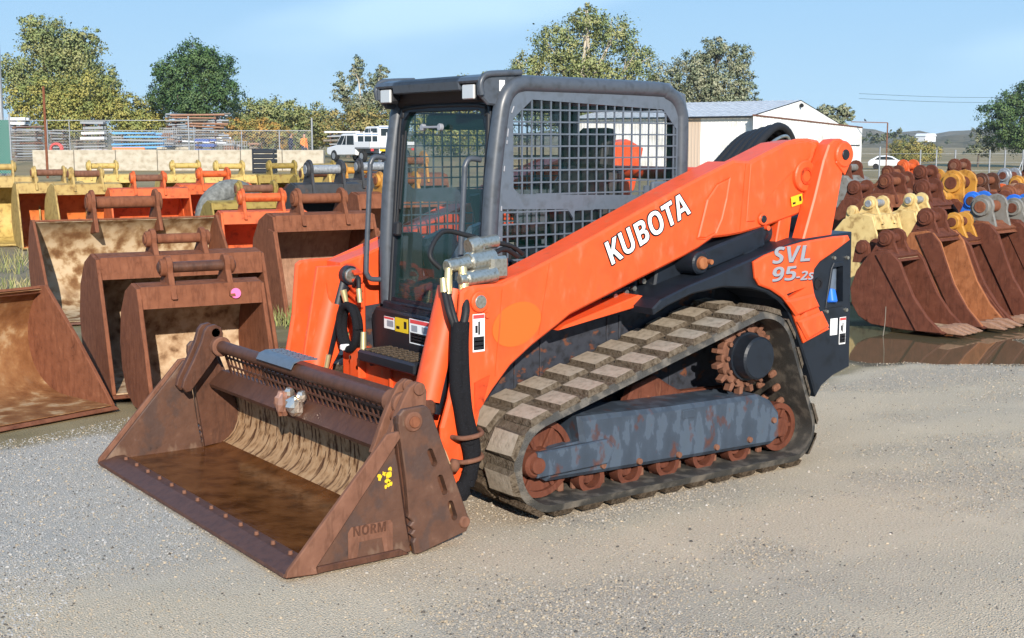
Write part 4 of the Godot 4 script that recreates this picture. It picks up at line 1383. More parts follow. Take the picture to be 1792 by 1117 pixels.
func person(label: String, at: Vector3, turn: float, shirt: Material, legs: Material, lean: float) -> void:
	var T := thing("person", label, "person", at, turn, "people behind the concrete wall")
	var skin := M.skin as Material
	var H := func(x: float, y: float, z: float) -> Vector3: return Vector3(x, y, z)
	# faces +z
	var hip := 0.92
	var sh := 1.42
	var hand_l := H.call(-0.20, 0.98, 0.22)
	var hand_r := H.call(0.30, 0.84, 0.04)
	var body := [
		[H.call(0, hip, 0), H.call(0, sh - 0.08, lean), 0.125, 0.135], [H.call(-0.15, sh - 0.03, lean), H.call(0.15, sh - 0.03, lean), 0.075, 0.075],
		[H.call(0, sh, lean), H.call(0, sh + 0.13, lean + 0.015), 0.052, 0.05],
		[H.call(0, sh + 0.19, lean + 0.02), H.call(0, sh + 0.25, lean + 0.01), 0.085, 0.092],
		[H.call(0, sh + 0.185, lean + 0.10), H.call(0, sh + 0.20, lean + 0.10), 0.022, 0.016],
		[H.call(-0.19, sh - 0.04, lean), H.call(-0.26, 1.14, lean - 0.02), 0.058, 0.045], [H.call(-0.26, 1.14, lean - 0.02), hand_l, 0.043, 0.032],
		[H.call(0.19, sh - 0.04, lean), H.call(0.28, 1.13, -0.02), 0.058, 0.045], [H.call(0.28, 1.13, -0.02), hand_r, 0.043, 0.032],
		[hand_l, hand_l + H.call(0.01, -0.07, 0.04), 0.034, 0.028], [hand_r, hand_r + H.call(0.0, -0.09, 0.02), 0.034, 0.028],
		[H.call(-0.09, hip - 0.02, 0), H.call(-0.11, 0.50, 0.03), 0.088, 0.062], [H.call(-0.11, 0.50, 0.03), H.call(-0.11, 0.09, -0.02), 0.058, 0.042],
		[H.call(0.09, hip - 0.02, 0), H.call(0.13, 0.50, 0.06), 0.088, 0.062], [H.call(0.13, 0.50, 0.06), H.call(0.14, 0.09, 0.03), 0.058, 0.042],
		[H.call(-0.11, 0.05, -0.03), H.call(-0.12, 0.035, 0.15), 0.045, 0.035], [H.call(0.14, 0.05, 0.02), H.call(0.16, 0.035, 0.20), 0.045, 0.035],
	]
	for s in [hand_l, hand_r]:      # fingers and thumb
		for i in 4:
			var o: Vector3 = s + H.call((i - 1.5) * 0.017, -0.085, 0.045)
			body.append([o, o + H.call(0, -0.055 - 0.008 * (i % 2), 0.02), 0.010, 0.008])
		body.append([s + H.call(0.03, -0.02, 0.03), s + H.call(0.05, -0.07, 0.05), 0.011, 0.009])
	var b := part_mesh(T, "body", limb_mesh(body, 0.024, 0.03), skin)
	var grow := func(list: Array, g: float) -> Array:
		var o := []
		for q in list:
			o.append([q[0], q[1], q[2] + g, q[3] + g])
		return o
	part_mesh(b, "shirt", limb_mesh(grow.call([[H.call(0, hip + 0.02, 0), H.call(0, sh - 0.08, lean), 0.13, 0.14], body[1], [body[5][0], body[5][1], 0.062, 0.052], [body[7][0], body[7][1], 0.062, 0.052], [body[6][0], body[6][0].lerp(body[6][1], 0.8), 0.048, 0.042], [body[8][0], body[8][0].lerp(body[8][1], 0.8), 0.048, 0.042]], 0.014), 0.03, 0.04), shirt)
	part_mesh(b, "trousers", limb_mesh(grow.call([body[11], body[12], body[13], body[14], [H.call(-0.06, hip, 0), H.call(0.06, hip, 0), 0.11, 0.11]], 0.014), 0.03, 0.03), legs)
	part_mesh(b, "hair", limb_mesh([[H.call(0, sh + 0.24, lean - 0.02), H.call(0, sh + 0.29, lean), 0.088, 0.085]], 0.024, 0.02), M.black_plastic)
	part_mesh(b, "boots", limb_mesh(grow.call([body[15], body[16]], 0.012), 0.024, 0.02), M.black_plastic, "stuff")

func build_people() -> void:
	mat("skin", L(0.42, 0.24, 0.16), 0.6)
	mat("hi_vis", L(0.85, 0.22, 0.05), 0.8)
	mat("navy", L(0.02, 0.025, 0.05), 0.85)
	var side := facing(Vector2(RH.x, RH.y)) + PI / 2
	person("person in an orange high-visibility shirt and navy trousers behind the wall", at_px(532, 84, 0.46), side - 0.6, M.hi_vis, M.navy, 0.05)
	person("person in dark clothing left of the one in orange", at_px(509, 85, 0.46), side + 0.5, M.navy, M.navy, 0.02)

# ---------------------------------------------------------------- excavator buckets standing about the yard
const OUT_A := [[0.30, 0.90], [0.27, 1.0], [0.08, 1.03], [-0.14, 0.95], [-0.32, 0.76], [-0.40, 0.50], [-0.36, 0.27], [-0.22, 0.09], [0.0, 0.012], [0.30, 0.0], [0.60, 0.0], [0.62, 0.02]]
const SIDE_A := [[0.31, 0.90], [0.27, 1.0], [0.08, 1.03], [-0.14, 0.95], [-0.32, 0.76], [-0.40, 0.50], [-0.36, 0.27], [-0.22, 0.09], [0.0, 0.012], [0.30, 0.0], [0.60, 0.0], [0.62, 0.03], [0.56, 0.22], [0.46, 0.50], [0.36, 0.76]]
const OUT_B := [[0.02, 0.94], [-0.10, 1.0], [-0.26, 0.97], [-0.40, 0.72], [-0.46, 0.48], [-0.44, 0.28], [-0.36, 0.12], [-0.22, 0.03], [0.10, 0.0], [0.50, 0.0]]
const SIDE_B := [[0.06, 0.88], [-0.02, 0.98], [-0.10, 1.0], [-0.26, 0.97], [-0.40, 0.72], [-0.46, 0.48], [-0.44, 0.28], [-0.36, 0.12], [-0.22, 0.03], [0.10, 0.0], [0.52, 0.0], [0.50, 0.04], [0.36, 0.20], [0.22, 0.44], [0.13, 0.68]]
# wide, shallow mud bucket
const OUT_C := [[0.34, 0.97], [0.20, 1.0], [-0.05, 0.93], [-0.25, 0.74], [-0.36, 0.50], [-0.34, 0.27], [-0.20, 0.09], [0.02, 0.01], [0.35, 0.0], [0.70, 0.0]]
const SIDE_C := [[0.36, 0.97], [0.20, 1.0], [-0.05, 0.93], [-0.25, 0.74], [-0.36, 0.50], [-0.34, 0.27], [-0.20, 0.09], [0.02, 0.01], [0.35, 0.0], [0.70, 0.0], [0.70, 0.04], [0.60, 0.24], [0.48, 0.52], [0.40, 0.76]]

# open-fronted bucket whose back leans away, no overhanging lip
const OUT_D := [[-0.16, 1.0], [-0.27, 0.90], [-0.36, 0.70], [-0.38, 0.48], [-0.32, 0.26], [-0.18, 0.10], [0.02, 0.015], [0.35, 0.0], [0.66, 0.0]]
const SIDE_D := [[-0.10, 1.01], [-0.20, 1.0], [-0.29, 0.90], [-0.38, 0.70], [-0.40, 0.48], [-0.34, 0.26], [-0.20, 0.09], [0.0, 0.005], [0.35, -0.004], [0.66, -0.004], [0.66, 0.04], [0.50, 0.26], [0.26, 0.58]]

func scaled(a: Array, sx: float, sy: float) -> Array:
	var o := []
	for p in a:
		o.append(Vector2(p[0] * sx, p[1] * sy))
	return o

# o: form (A, B or C), w, d, h, out / inn (materials), pin, ears (spacing), ear_h, ear_mat, teeth, cutter, beam, called
func excavator_bucket(label: String, at: Vector3, turn: float, o: Dictionary, group := "") -> Node3D:
	var form: String = o.get("form", "A")
	var w: float = o.w
	var d: float = o.d
	var h: float = o.h
	var out: Material = M[o.get("out", "rust_red")]
	var inn: Material = M[o.get("inn", "tan_coat")]
	var T := thing(o.get("called", "excavator_bucket"), label, "bucket", at, turn, group)
	var po: Array = scaled({"A": OUT_A, "B": OUT_B, "C": OUT_C, "D": OUT_D}[form], d, h)
	var ps: Array = scaled({"A": SIDE_A, "B": SIDE_B, "C": SIDE_C, "D": SIDE_D}[form], d, h)
	var smooth := []
	for i in po.size() - 1:
		var p0: Vector2 = po[maxi(i - 1, 0)]
		var p1: Vector2 = po[i]
		var p2: Vector2 = po[i + 1]
		var p3: Vector2 = po[mini(i + 2, po.size() - 1)]
		for k in 3:
			var t := k / 3.0
			smooth.append(0.5 * ((2.0 * p1) + (p2 - p0) * t + (2.0 * p0 - 5.0 * p1 + 4.0 * p2 - p3) * t * t + (3.0 * p1 - p0 - 3.0 * p2 + p3) * t * t * t))
	smooth.append(po[po.size() - 1])
	var k := MB.new()
	k.sheet(smooth, -w / 2, w / 2, -0.018)
	part(T, "shell", k, out)
	k = MB.new()
	var inner := []
	for i in smooth.size():
		var e: Vector2 = (smooth[mini(i + 1, smooth.size() - 1)] - smooth[maxi(i - 1, 0)]).normalized()
		inner.append(smooth[i] + Vector2(-e.y, e.x) * 0.024)
	k.sheet(inner, -w / 2 + 0.002, w / 2 - 0.002, -0.004)
	part(T, "inner_wall", k, inn)
	for s in [-1, 1]:
		k = MB.new()
		k.prism(ps, (w / 2 - 0.004) * s, (w / 2 + 0.022) * s, 0.004)
		var sp := part(T, "side_plate", k, M[o.get("side", o.get("out", "rust_red"))])
		if o.get("cutter", false):      # side cutter: a proud band along the mouth
			var band := []
			var back := []
			for q in {"A": [[0.33, 0.86], [0.37, 0.76], [0.47, 0.50], [0.57, 0.22], [0.63, 0.02]], "B": [[-0.03, 0.99], [0.06, 0.88], [0.13, 0.68], [0.22, 0.44], [0.36, 0.20], [0.52, 0.01]], "C": [[0.38, 0.93], [0.41, 0.76], [0.49, 0.52], [0.61, 0.24], [0.71, 0.02]]}[form]:
				band.append(Vector2(q[0] * d, q[1] * h))
			back.append(Vector2(0.26 * d, 0.004)); back.append(Vector2(-0.19 * d, 0.95 * h) if form == "B" else Vector2(0.18 * d, 0.88 * h))
			k = MB.new()
			k.prism(band + back, (w / 2 + 0.018) * s, (w / 2 + 0.040) * s, 0.004)
			part(sp, "side_cutter", k, M[o.get("cutter_mat", o.get("out", "rust_red"))])
		if o.has("shroud") and s == o.get("near", -1):
			k = MB.new()
			k.prism(scaled([[0.20, 0.26], [0.30, 0.31], [0.50, 0.06], [0.48, 0.0], [0.26, 0.05]], d, h), (w / 2 + 0.036) * s, (w / 2 + 0.062) * s, 0.006)
			part(sp, "shroud", k, out)
		if o.has("pads") and s == o.get("near", -1):
			k = MB.new()
			k.prism(slot_pts(Vector2(0.22 * d, 0.36 * h), Vector2(0.34 * d, 0.16 * h), 0.032), (w / 2 + 0.036) * s, (w / 2 + 0.058) * s, 0.005)
			var pd := part(sp, "wear_pad", k, M.black_paint)
			for q in [[0.22, 0.36], [0.34, 0.16]]:
				k = MB.new()
				k.cyl(Vector3(q[0] * d, q[1] * h, (w / 2 + 0.054) * s), Vector3(q[0] * d, q[1] * h, (w / 2 + 0.066) * s), 0.016, -1.0, 12)
				part(pd, "bolt", k, M.chrome)
	# mouth: cutting edge, and the folded top lip
	var ce: Vector2 = po[po.size() - 1]
	k = MB.new()
	k.prism([Vector2(ce.x - 0.14, 0.018), Vector2(ce.x + 0.01, 0.018), Vector2(ce.x + 0.045, 0.004), Vector2(ce.x + 0.03, -0.004), Vector2(ce.x - 0.14, -0.004)], -w / 2 - 0.022, w / 2 + 0.022, 0.002)
	part(T, "cutting_edge", k, M[o.get("edge", o.get("out", "rust_red"))])
	if o.get("beam", true):
		k = MB.new()
		k.prism([Vector2(po[0].x - 0.10, po[0].y - 0.035), Vector2(po[0].x + 0.012, po[0].y - 0.045), Vector2(po[1].x + 0.016, po[1].y + 0.012), Vector2(po[1].x - 0.10, po[1].y + 0.018)], -w / 2 + 0.001, w / 2 - 0.001, 0.006)
		part(T, "top_lip", k, out)
	if o.has("dot"):      # a round dab of marking paint on the lip
		k = MB.new()
		var dp: Vector2 = (po[0] + po[1]) / 2 + Vector2(0.022, -0.016)
		var dd: Vector2 = (po[1] + Vector2(0.016, 0.012)) - (po[0] + Vector2(0.012, -0.045))
		k.xf = Transform3D(Basis(Vector3(0, 0, -1), Vector3(dd.x, dd.y, 0).normalized(), Vector3(0, 0, -1).cross(Vector3(dd.x, dd.y, 0).normalized())), Vector3(dp.x, dp.y, o.dot))
		k.prism(circle_pts(Vector2.ZERO, 0.032, 14), -0.012, 0.012, 0.0)
		part(T, "paint_dot", k, M.pink_print)
	if o.has("hatch"):      # hard-facing weld beads laid as a lattice
		for i in 10:
			k = MB.new()
			var a := Vector2(0.22 + 0.028 * (i % 5), 0.005).lerp(Vector2(0.12 + 0.028 * (i % 5), 0.19), 0.0) if i < 5 else Vector2(0.40 - 0.028 * (i % 5), 0.005)
			var b := a + (Vector2(-0.10, 0.18) if i < 5 else Vector2(-0.06, 0.17))
			if i >= 5:
				a = Vector2(0.16 + 0.03 * (i % 5), 0.19 - 0.02 * (i % 5)); b = Vector2(0.24 + 0.035 * (i % 5), 0.01)
			k.bar(Vector3(a.x * d, a.y * h, -w / 2 - 0.042), Vector3(b.x * d, b.y * h, -w / 2 - 0.042), 0.009, 0.006, 0.0, Vector3.BACK)
			part(T, "weld_bead", k, M.rust_pale)
	if o.has("splash"):      # brushed patches of blue paint
		var g := RandomNumberGenerator.new(); g.seed = 9
		for i in 9:
			k = MB.new()
			var c := Vector2(g.randf_range(-0.30, 0.0) * d, g.randf_range(0.35, 0.7) * h)
			var pl := []
			for j in 9:
				pl.append(c + Vector2.from_angle(TAU * j / 9.0) * g.randf_range(0.015, 0.045))
			k.prism(pl, -w / 2 - 0.0245, -w / 2 - 0.021, 0.0)
			part(T, "paint_patch", k, M.blue_paint)
	if o.has("diamond"):      # loose diamond-shaped plate leaning on the near side
		k = MB.new()
		k.prism(scaled([[0.36, 1.0], [0.52, 0.55], [0.40, 0.02], [0.26, 0.30]], d, h), -w / 2 - 0.06, -w / 2 - 0.03, 0.004)
		part(T, "diamond_plate", k, out)
	# ears with bosses and pin
	var ear: float = o.get("ears", 0.30)
	var eh: float = o.get("ear_h", 0.20)
	var em: Material = M[o.get("ear_mat", o.get("out", "rust_red"))]
	var top := Vector2(0.14 * d, 1.01 * h) if form != "B" else Vector2(-0.16 * d, 0.97 * h)
	if form == "D":
		top = Vector2(-0.24 * d, 0.96 * h)
	var pin_at := top + Vector2(0.0, eh * 0.62)
	for s in [-1, 1]:
		k = MB.new()
		var arc := []
		for i in 9:
			arc.append(pin_at + Vector2.from_angle(lerpf(-0.35, PI + 0.35, i / 8.0)) * eh * 0.42)
		var foot_r := top + Vector2(0.20 * d, -0.10 * h) if form != "B" else top + Vector2(0.16 * d, -0.05 * h)
		var foot_l := top + Vector2(-0.34 * d, -0.17 * h) if form != "B" else top + Vector2(-0.22 * d, -0.16 * h)
		k.prism([foot_r] + arc + [foot_l], (ear / 2 - 0.018) * s, (ear / 2 + 0.018) * s, 0.004)
		var en := part(T, "ear", k, em)
		k = MB.new()
		k.cyl(Vector3(pin_at.x, pin_at.y, (ear / 2 + 0.012) * s), Vector3(pin_at.x, pin_at.y, (ear / 2 + 0.05) * s), eh * 0.33, eh * 0.31, 18, true, 0.005)
		part(en, "boss", k, em)
		if o.get("second", false):
			k = MB.new()
			var q := top + Vector2(-0.24 * d, -0.02 * h + eh * 0.25)
			k.prism([q + Vector2(0.1 * d, -0.14)] + circle_pts(q, eh * 0.34, 10).slice(0, 6) + [q + Vector2(-0.1 * d, -0.14)], (ear / 2 + 0.0) * s, (ear / 2 + 0.04) * s, 0.004)
			k.cyl(Vector3(q.x, q.y, (ear / 2 + 0.03) * s), Vector3(q.x, q.y, (ear / 2 + 0.06) * s), eh * 0.27, -1.0, 16, true, 0.004)
			part(T, "rear_ear", k, em)
	k = MB.new()
	k.cyl(Vector3(pin_at.x, pin_at.y, -ear / 2 - 0.06), Vector3(pin_at.x, pin_at.y, ear / 2 + 0.06), eh * 0.20, -1.0, 18, true, 0.004)
	part(T, "pin", k, M[o.get("pin", o.get("out", "rust_red"))])
	if o.get("teeth", 0) > 0:
		for i in o.teeth:
			k = MB.new()
			var z: float = lerpf(-w / 2 + 0.05, w / 2 - 0.05, i / maxf(o.teeth - 1.0, 1.0))
			k.prism([Vector2(ce.x - 0.06, 0.05), Vector2(ce.x + 0.05, 0.055), Vector2(ce.x + 0.20, 0.006), Vector2(ce.x + 0.19, -0.004), Vector2(ce.x - 0.06, -0.002)], z - 0.032, z + 0.032, 0.006)
			part(T, "tooth", k, M[o.get("tooth_mat", "rust_pale")])
	return T

func facing(v: Vector2) -> float:      # turn that points a bucket's mouth along the ground direction v (x, z)
	return atan2(-v.y, v.x)

func build_buckets() -> void:
	var Z := facing(Vector2(-0.12, 0.99))
	# ---- rusty buckets left of the loader, nearest first
	excavator_bucket("wide rusty mud bucket cut off by the left edge, caked with dried mud", Vector3(-2.44, 0, -2.76), facing(Vector2(0.28, 0.96)), {"form": "D", "w": 1.55, "d": 0.88, "h": 0.72, "out": "rust_red", "inn": "mud_patchy", "ears": 0.4, "edge": "rust_red"}, "rusty buckets left of the loader")
	excavator_bucket("narrow rusty bucket with a pink paint dot, just behind the loader's bucket", Vector3(-1.01, 0, -2.36), Z, {"form": "A", "w": 0.75, "d": 0.78, "h": 0.76, "out": "rust_red", "inn": "tan_coat", "ears": 0.36, "ear_h": 0.17, "pin": "rust_dark", "dot": -0.2}, "rusty buckets left of the loader")
	excavator_bucket("rusty bucket with broad lip between the pink-dotted bucket and the cream-lined one", Vector3(-0.78, 0, -3.28), Z, {"form": "A", "w": 1.10, "d": 0.98, "h": 0.87, "out": "rust_red", "inn": "tan_coat", "ears": 0.34, "ear_h": 0.17}, "rusty buckets left of the loader")
	excavator_bucket("wide rusty bucket whose open inside is flaked cream, behind the broad-lipped one", Vector3(0.24, 0, -7.0), Z, {"form": "D", "w": 1.75, "d": 1.15, "h": 0.90, "out": "rust_red", "inn": "cream_coat", "ears": 0.62, "ear_h": 0.30, "beam": false, "edge": "rust_brown"}, "rusty buckets left of the loader")
	excavator_bucket("deep rusty bucket with long ear plates standing beside the cab's grab rail", Vector3(1.64, 0, -5.85), Z, {"form": "A", "w": 0.98, "d": 1.02, "h": 0.95, "out": "rust_red", "inn": "rust_pale", "ears": 0.44, "ear_h": 0.24, "cutter": true}, "rusty buckets left of the loader")
	excavator_bucket("rusty bucket half hidden behind the cab's front pillar", Vector3(3.55, 0, -7.6), Z, {"form": "A", "w": 1.05, "d": 1.0, "h": 1.05, "out": "rust_red", "inn": "rust_pale", "ears": 0.44, "ear_h": 0.24, "ear_mat": "paint_amber"}, "rusty buckets left of the loader")
	excavator_bucket("rusty bucket with yellow ears at the back by the cab's pillar", Vector3(6.1, 0, -11.6), Z, {"form": "A", "w": 1.2, "d": 1.0, "h": 1.15, "out": "rust_red", "inn": "rust_dark", "ears": 0.55, "ear_h": 0.34, "ear_mat": "paint_amber"}, "rusty buckets left of the loader")
	# ---- painted row at the back left
	var row := [
		[-8.35, 21.0, "mustard yellow bucket at the far left end of the painted row", "paint_mustard", "paint_yellow", 1.15, 1.22],
		[-7.4, 20.6, "tan yellow bucket second from the left end of the painted row", "paint_mustard", "paint_orange_in", 1.0, 1.13],
		[-6.7, 20.2, "tan yellow bucket with an orange inside, third in the painted row", "paint_mustard", "paint_orange_in", 1.0, 1.12],
		[-5.6, 19.8, "bright orange bucket with brown pin, fourth in the painted row", "paint_orange", "paint_orange", 1.15, 1.06],
		[-4.85, 20.8, "orange bucket partly hidden by the grey tyre", "paint_orange", "paint_orange", 1.15, 1.10],
		[-3.0, 15.3, "orange bucket standing in front of the olive plate, left of the rusty deep bucket", "paint_orange", "paint_orange", 0.98, 0.94],
		[-3.45, 17.2, "olive yellow bucket with a diamond side plate next to the grey tyre", "paint_olive", "paint_olive", 1.25, 0.98],
	]
	for i in row.size():
		var r: Array = row[i]
		excavator_bucket(r[2], yard(r[0], r[1]), Z + 0.09 * ((i * 37) % 5 - 2) / 2.0, {"form": "A", "w": r[5], "d": 0.98, "h": r[6] * 0.88, "out": r[3], "inn": r[4], "ears": 0.44 if i < 5 else 0.46, "ear_h": 0.26, "pin": "rust_brown" if i in [1, 2, 3, 6] else r[3], "beam": i != 6} if i != 6 else {"form": "A", "w": r[5], "d": 0.98, "h": r[6] * 0.88, "out": r[3], "inn": r[4], "ears": 0.46, "ear_h": 0.26, "pin": "rust_brown", "beam": false, "diamond": true}, "painted buckets at the back left")
	var back := [
		[-8.1, 25.5, "pale yellow bucket behind the left end of the painted row", "paint_yellow"],
		[-6.55, 25.8, "pale yellow bucket behind the third of the painted row", "paint_yellow"],
		[-5.55, 25.2, "pale yellow bucket behind the bright orange one", "paint_yellow"],
		[-4.6, 25.6, "olive yellow bucket behind the grey tyre, ears against the concrete wall", "paint_olive"],
		[-3.75, 25.0, "olive yellow bucket left of the dark crate", "paint_olive"],
		[-2.6, 21.5, "amber yellow bucket with tall ears right of the dark crate", "paint_amber"],
	]
	for r in back:
		excavator_bucket(r[2], yard(r[0], r[1]), Z, {"form": "A", "w": 1.0, "d": 0.95, "h": 1.0, "out": r[3], "inn": "paint_olive", "ears": 0.5, "ear_h": 0.28}, "painted buckets at the back left")
	for r in [[-2.45, 16.6, "black bucket nearest the deep rusty one, grey pin", 1.10], [-2.05, 18.6, "black bucket in the middle of the three black ones", 1.10], [-1.95, 21.0, "black bucket farthest back with a blue-grey pin", 1.15]]:
		excavator_bucket(r[2], yard(r[0], r[1]), Z, {"form": "A", "w": 0.85, "d": 0.95, "h": r[3], "out": "paint_black", "inn": "paint_black", "ears": 0.42, "ear_h": 0.30, "pin": "galvanised"}, "black buckets by the cab")
	excavator_bucket("brown pinned bucket low between the olive and black buckets", yard(-2.9, 18.8), Z, {"form": "A", "w": 0.8, "d": 0.9, "h": 1.02, "out": "rust_dark", "inn": "rust_dark", "ears": 0.36, "ear_h": 0.26, "ear_mat": "paint_yellow"}, "painted buckets at the back left")
	build_right_buckets()

func build_right_buckets() -> void:
	var A := facing(Vector2(0.16, 0.985))
	var G := "buckets right of the loader"
	excavator_bucket("rusty toothed bucket nearest the loader's tail, with a hatched weld patch and pale inside", at_px(1583, 11.45), A, {"form": "B", "w": 0.40, "d": 0.92, "h": 0.68, "out": "rust_deep", "inn": "tan_coat", "cutter": true, "hatch": true, "teeth": 4, "ears": 0.20, "ear_h": 0.20, "second": true, "near": -1}, G)
	excavator_bucket("rusty toothed bucket with a bolted corner shroud, second from the loader", at_px(1652, 11.8), A, {"form": "B", "w": 0.42, "d": 0.95, "h": 0.84, "out": "rust_deep", "inn": "rust_orange", "cutter": true, "teeth": 3, "ears": 0.22, "ear_h": 0.22, "shroud": true, "near": -1, "side": "rust_orange"}, G)
	excavator_bucket("rusty bucket with a black bolted wear pad on its side, third from the loader", at_px(1700, 12.1), A, {"form": "B", "w": 0.34, "d": 0.98, "h": 0.78, "out": "rust_deep", "inn": "rust_orange", "cutter": true, "teeth": 3, "ears": 0.20, "ear_h": 0.22, "pads": true, "near": -1, "ear_mat": "paint_amber"}, G)
	excavator_bucket("grey and rust bucket with big ear bosses, fourth from the loader", at_px(1752, 12.3), A, {"form": "B", "w": 0.46, "d": 1.0, "h": 0.88, "out": "rust_red", "inn": "rust_deep", "cutter": true, "cutter_mat": "rust_deep", "ears": 0.30, "ear_h": 0.28, "ear_mat": "paint_grey", "side": "rust_deep"}, G)
	excavator_bucket("rusty bucket with splashed blue paint at the right edge", at_px(1806, 12.6), A, {"form": "B", "w": 0.5, "d": 1.0, "h": 0.88, "out": "rust_deep", "inn": "rust_deep", "splash": true, "cutter": true, "shroud": true, "near": -1, "ears": 0.28, "ear_h": 0.24, "ear_mat": "paint_grey"}, G)
	excavator_bucket("pale yellow hitch bucket just behind the loader's tail", at_px(1512, 13.3), A, {"form": "A", "w": 0.50, "d": 0.8, "h": 0.90, "out": "paint_cream", "inn": "paint_yellow", "ears": 0.24, "ear_h": 0.18, "pin": "galvanised", "second": true}, G)
	excavator_bucket("pale yellow hitch bucket right beside the first pale yellow one", at_px(1580, 13.6), A, {"form": "A", "w": 0.42, "d": 0.8, "h": 0.92, "out": "paint_cream", "inn": "paint_yellow", "ears": 0.24, "ear_h": 0.18, "pin": "galvanised"}, G)
	excavator_bucket("tall rusty bucket with a flat side plate standing behind the second toothed one", at_px(1642, 13.9), A, {"form": "B", "w": 0.45, "d": 1.0, "h": 1.03, "out": "rust_deep", "inn": "rust_pale", "cutter": true, "ears": 0.28, "ear_h": 0.24}, G)
	excavator_bucket("rusty bucket with tall amber yellow ears behind the flat-sided one", at_px(1694, 14.9), A, {"form": "B", "w": 0.45, "d": 1.0, "h": 0.98, "out": "rust_deep", "inn": "rust_deep", "ears": 0.30, "ear_h": 0.36, "ear_mat": "paint_amber"}, G)
	excavator_bucket("bucket with bright blue ears and a dark pin", at_px(1728, 13.7), A, {"form": "B", "w": 0.48, "d": 0.9, "h": 0.90, "out": "paint_amber", "inn": "rust_deep", "ears": 0.26, "ear_h": 0.24, "ear_mat": "blue_dull", "pin": "rust_dark"}, G)
	var rest := [
		[1540, 16.4, "rusty bucket right behind the pale yellow pair", "rust_red", 1.18, "rust_deep"],
		[1590, 17.0, "rusty bucket between the orange one and the flat-sided one", "rust_brown", 1.22, "rust_deep"],
		[1700, 17.2, "rust brown bucket behind the amber eared one", "rust_deep", 1.22, "rust_deep"],
		[1765, 16.4, "rusty bucket with yellow pin ends near the right edge", "rust_red", 1.15, "paint_amber"],
		[1785, 15.2, "dark rusty bucket at the right edge behind the blue eared one", "rust_brown", 1.08, "rust_deep"],
		[1500, 19.2, "weathered grey bucket with round ears below the shed wall", "paint_grey", 1.34, "rust_deep"],
		[1545, 19.6, "low rusty bucket beside the weathered grey one", "rust_red", 1.22, "rust_deep"],
		[1600, 20.2, "orange bucket with two round ears in the back rows", "paint_orange", 1.34, "paint_orange"],
		[1690, 19.8, "rusty bucket whose ears stand against the dry field", "rust_brown", 1.36, "rust_deep"],
		[1745, 18.6, "rusty bucket with pale grey ear near the right edge", "rust_deep", 1.2, "galvanised"],
		[1740, 17.2, "dark brown bucket near the right edge in the third row", "rust_red", 1.2, "rust_dark"],
		[1765, 14.5, "rusty bucket close behind the blue eared one", "rust_brown", 1.05, "rust_deep"],
		[1790, 13.3, "rusty bucket with grey ears just right of the blue eared one", "rust_deep", 0.98, "paint_grey"],
		[1650, 15.9, "low rusty bucket between the pale yellow pair and the amber ears", "rust_red", 1.12, "rust_deep"],
		[1800, 15.9, "rusty bucket at the right edge in the third row", "rust_brown", 1.1, "rust_pale"],
		[1600, 18.2, "rust brown bucket in front of the orange back-row bucket", "rust_deep", 1.25, "rust_deep"],
		[1645, 18.6, "brown bucket right of the orange back-row bucket", "rust_red", 1.22, "paint_amber"],
		[1670, 14.7, "small amber bucket behind the flat-sided rusty one", "paint_amber", 1.08, "paint_amber"],
		[1806, 13.0, "small rusty bucket at the right edge in the second row", "rust_red", 1.08, "rust_red"],
		[1775, 18.2, "small orange bucket near the right edge in the back rows", "paint_orange", 1.02, "paint_orange"],
		[1720, 16.6, "brown bucket squeezed between the third-row buckets on the right", "rust_brown", 1.02, "rust_brown"],
		[1615, 15.4, "small cream bucket in the middle of the right-hand rows", "paint_cream", 1.11, "paint_cream"],
		[1803, 16.8, "rusty bucket against the right edge in the fourth row", "rust_red", 1.05, "rust_red"],
		[1520, 17.8, "dark rusty bucket below the weathered grey one", "rust_deep", 1.08, "rust_deep"],
		[1770, 15.6, "brown bucket behind the grey-eared one", "rust_brown", 1.08, "rust_brown"],
		[1802, 14.4, "bucket with dull blue ears at the right edge", "rust_brown", 1.02, "blue_dull"],
		[1790, 15.0, "low rusty bucket at the right edge in the third row", "rust_red", 1.11, "rust_red"],
		[1790, 20.8, "rusty bucket at the far right end of the back row", "rust_brown", 1.28, "rust_deep"],
	]
	for i in rest.size():
		var r: Array = rest[i]
		excavator_bucket(r[2], at_px(r[0], r[1]), A + 0.06 * (i % 3 - 1), {"form": "B" if i % 3 else "A", "w": 0.5 + 0.08 * (i % 3), "d": 0.95, "h": r[4] - 0.2, "out": r[3], "inn": "rust_deep", "ears": 0.28 + 0.04 * (i % 3), "ear_h": 0.26, "ear_mat": r[5], "cutter": i % 2 == 0}, G)

# ---------------------------------------------------------------- the compact track loader
func circle_pts(c: Vector2, r: float, seg := 16) -> Array:
	var o := []
	for i in seg:
		o.append(c + Vector2(cos(TAU * i / seg), sin(TAU * i / seg)) * r)
	return o

func slot_pts(a: Vector2, b: Vector2, r: float) -> Array:
	var o := []
	var e := (b - a).angle()
	for i in 7:
		o.append(b + Vector2.from_angle(e - PI / 2 + PI * i / 6) * r)
	for i in 7:
		o.append(a + Vector2.from_angle(e + PI / 2 + PI * i / 6) * r)
	return o

func text_mesh(t: String, height: float, depth: float, weight := 700, italic := false) -> TextMesh:
	var f := SystemFont.new()
	f.font_names = PackedStringArray(["Droid Sans"])
	f.font_weight = weight
	f.font_italic = italic
	var m := TextMesh.new()
	m.font = f
	m.text = t
	m.font_size = 64
	m.pixel_size = height / (64.0 * 0.714)
	m.depth = depth
	m.curve_step = 1.5
	m.horizontal_alignment = HORIZONTAL_ALIGNMENT_LEFT
	m.vertical_alignment = VERTICAL_ALIGNMENT_BOTTOM
	return m

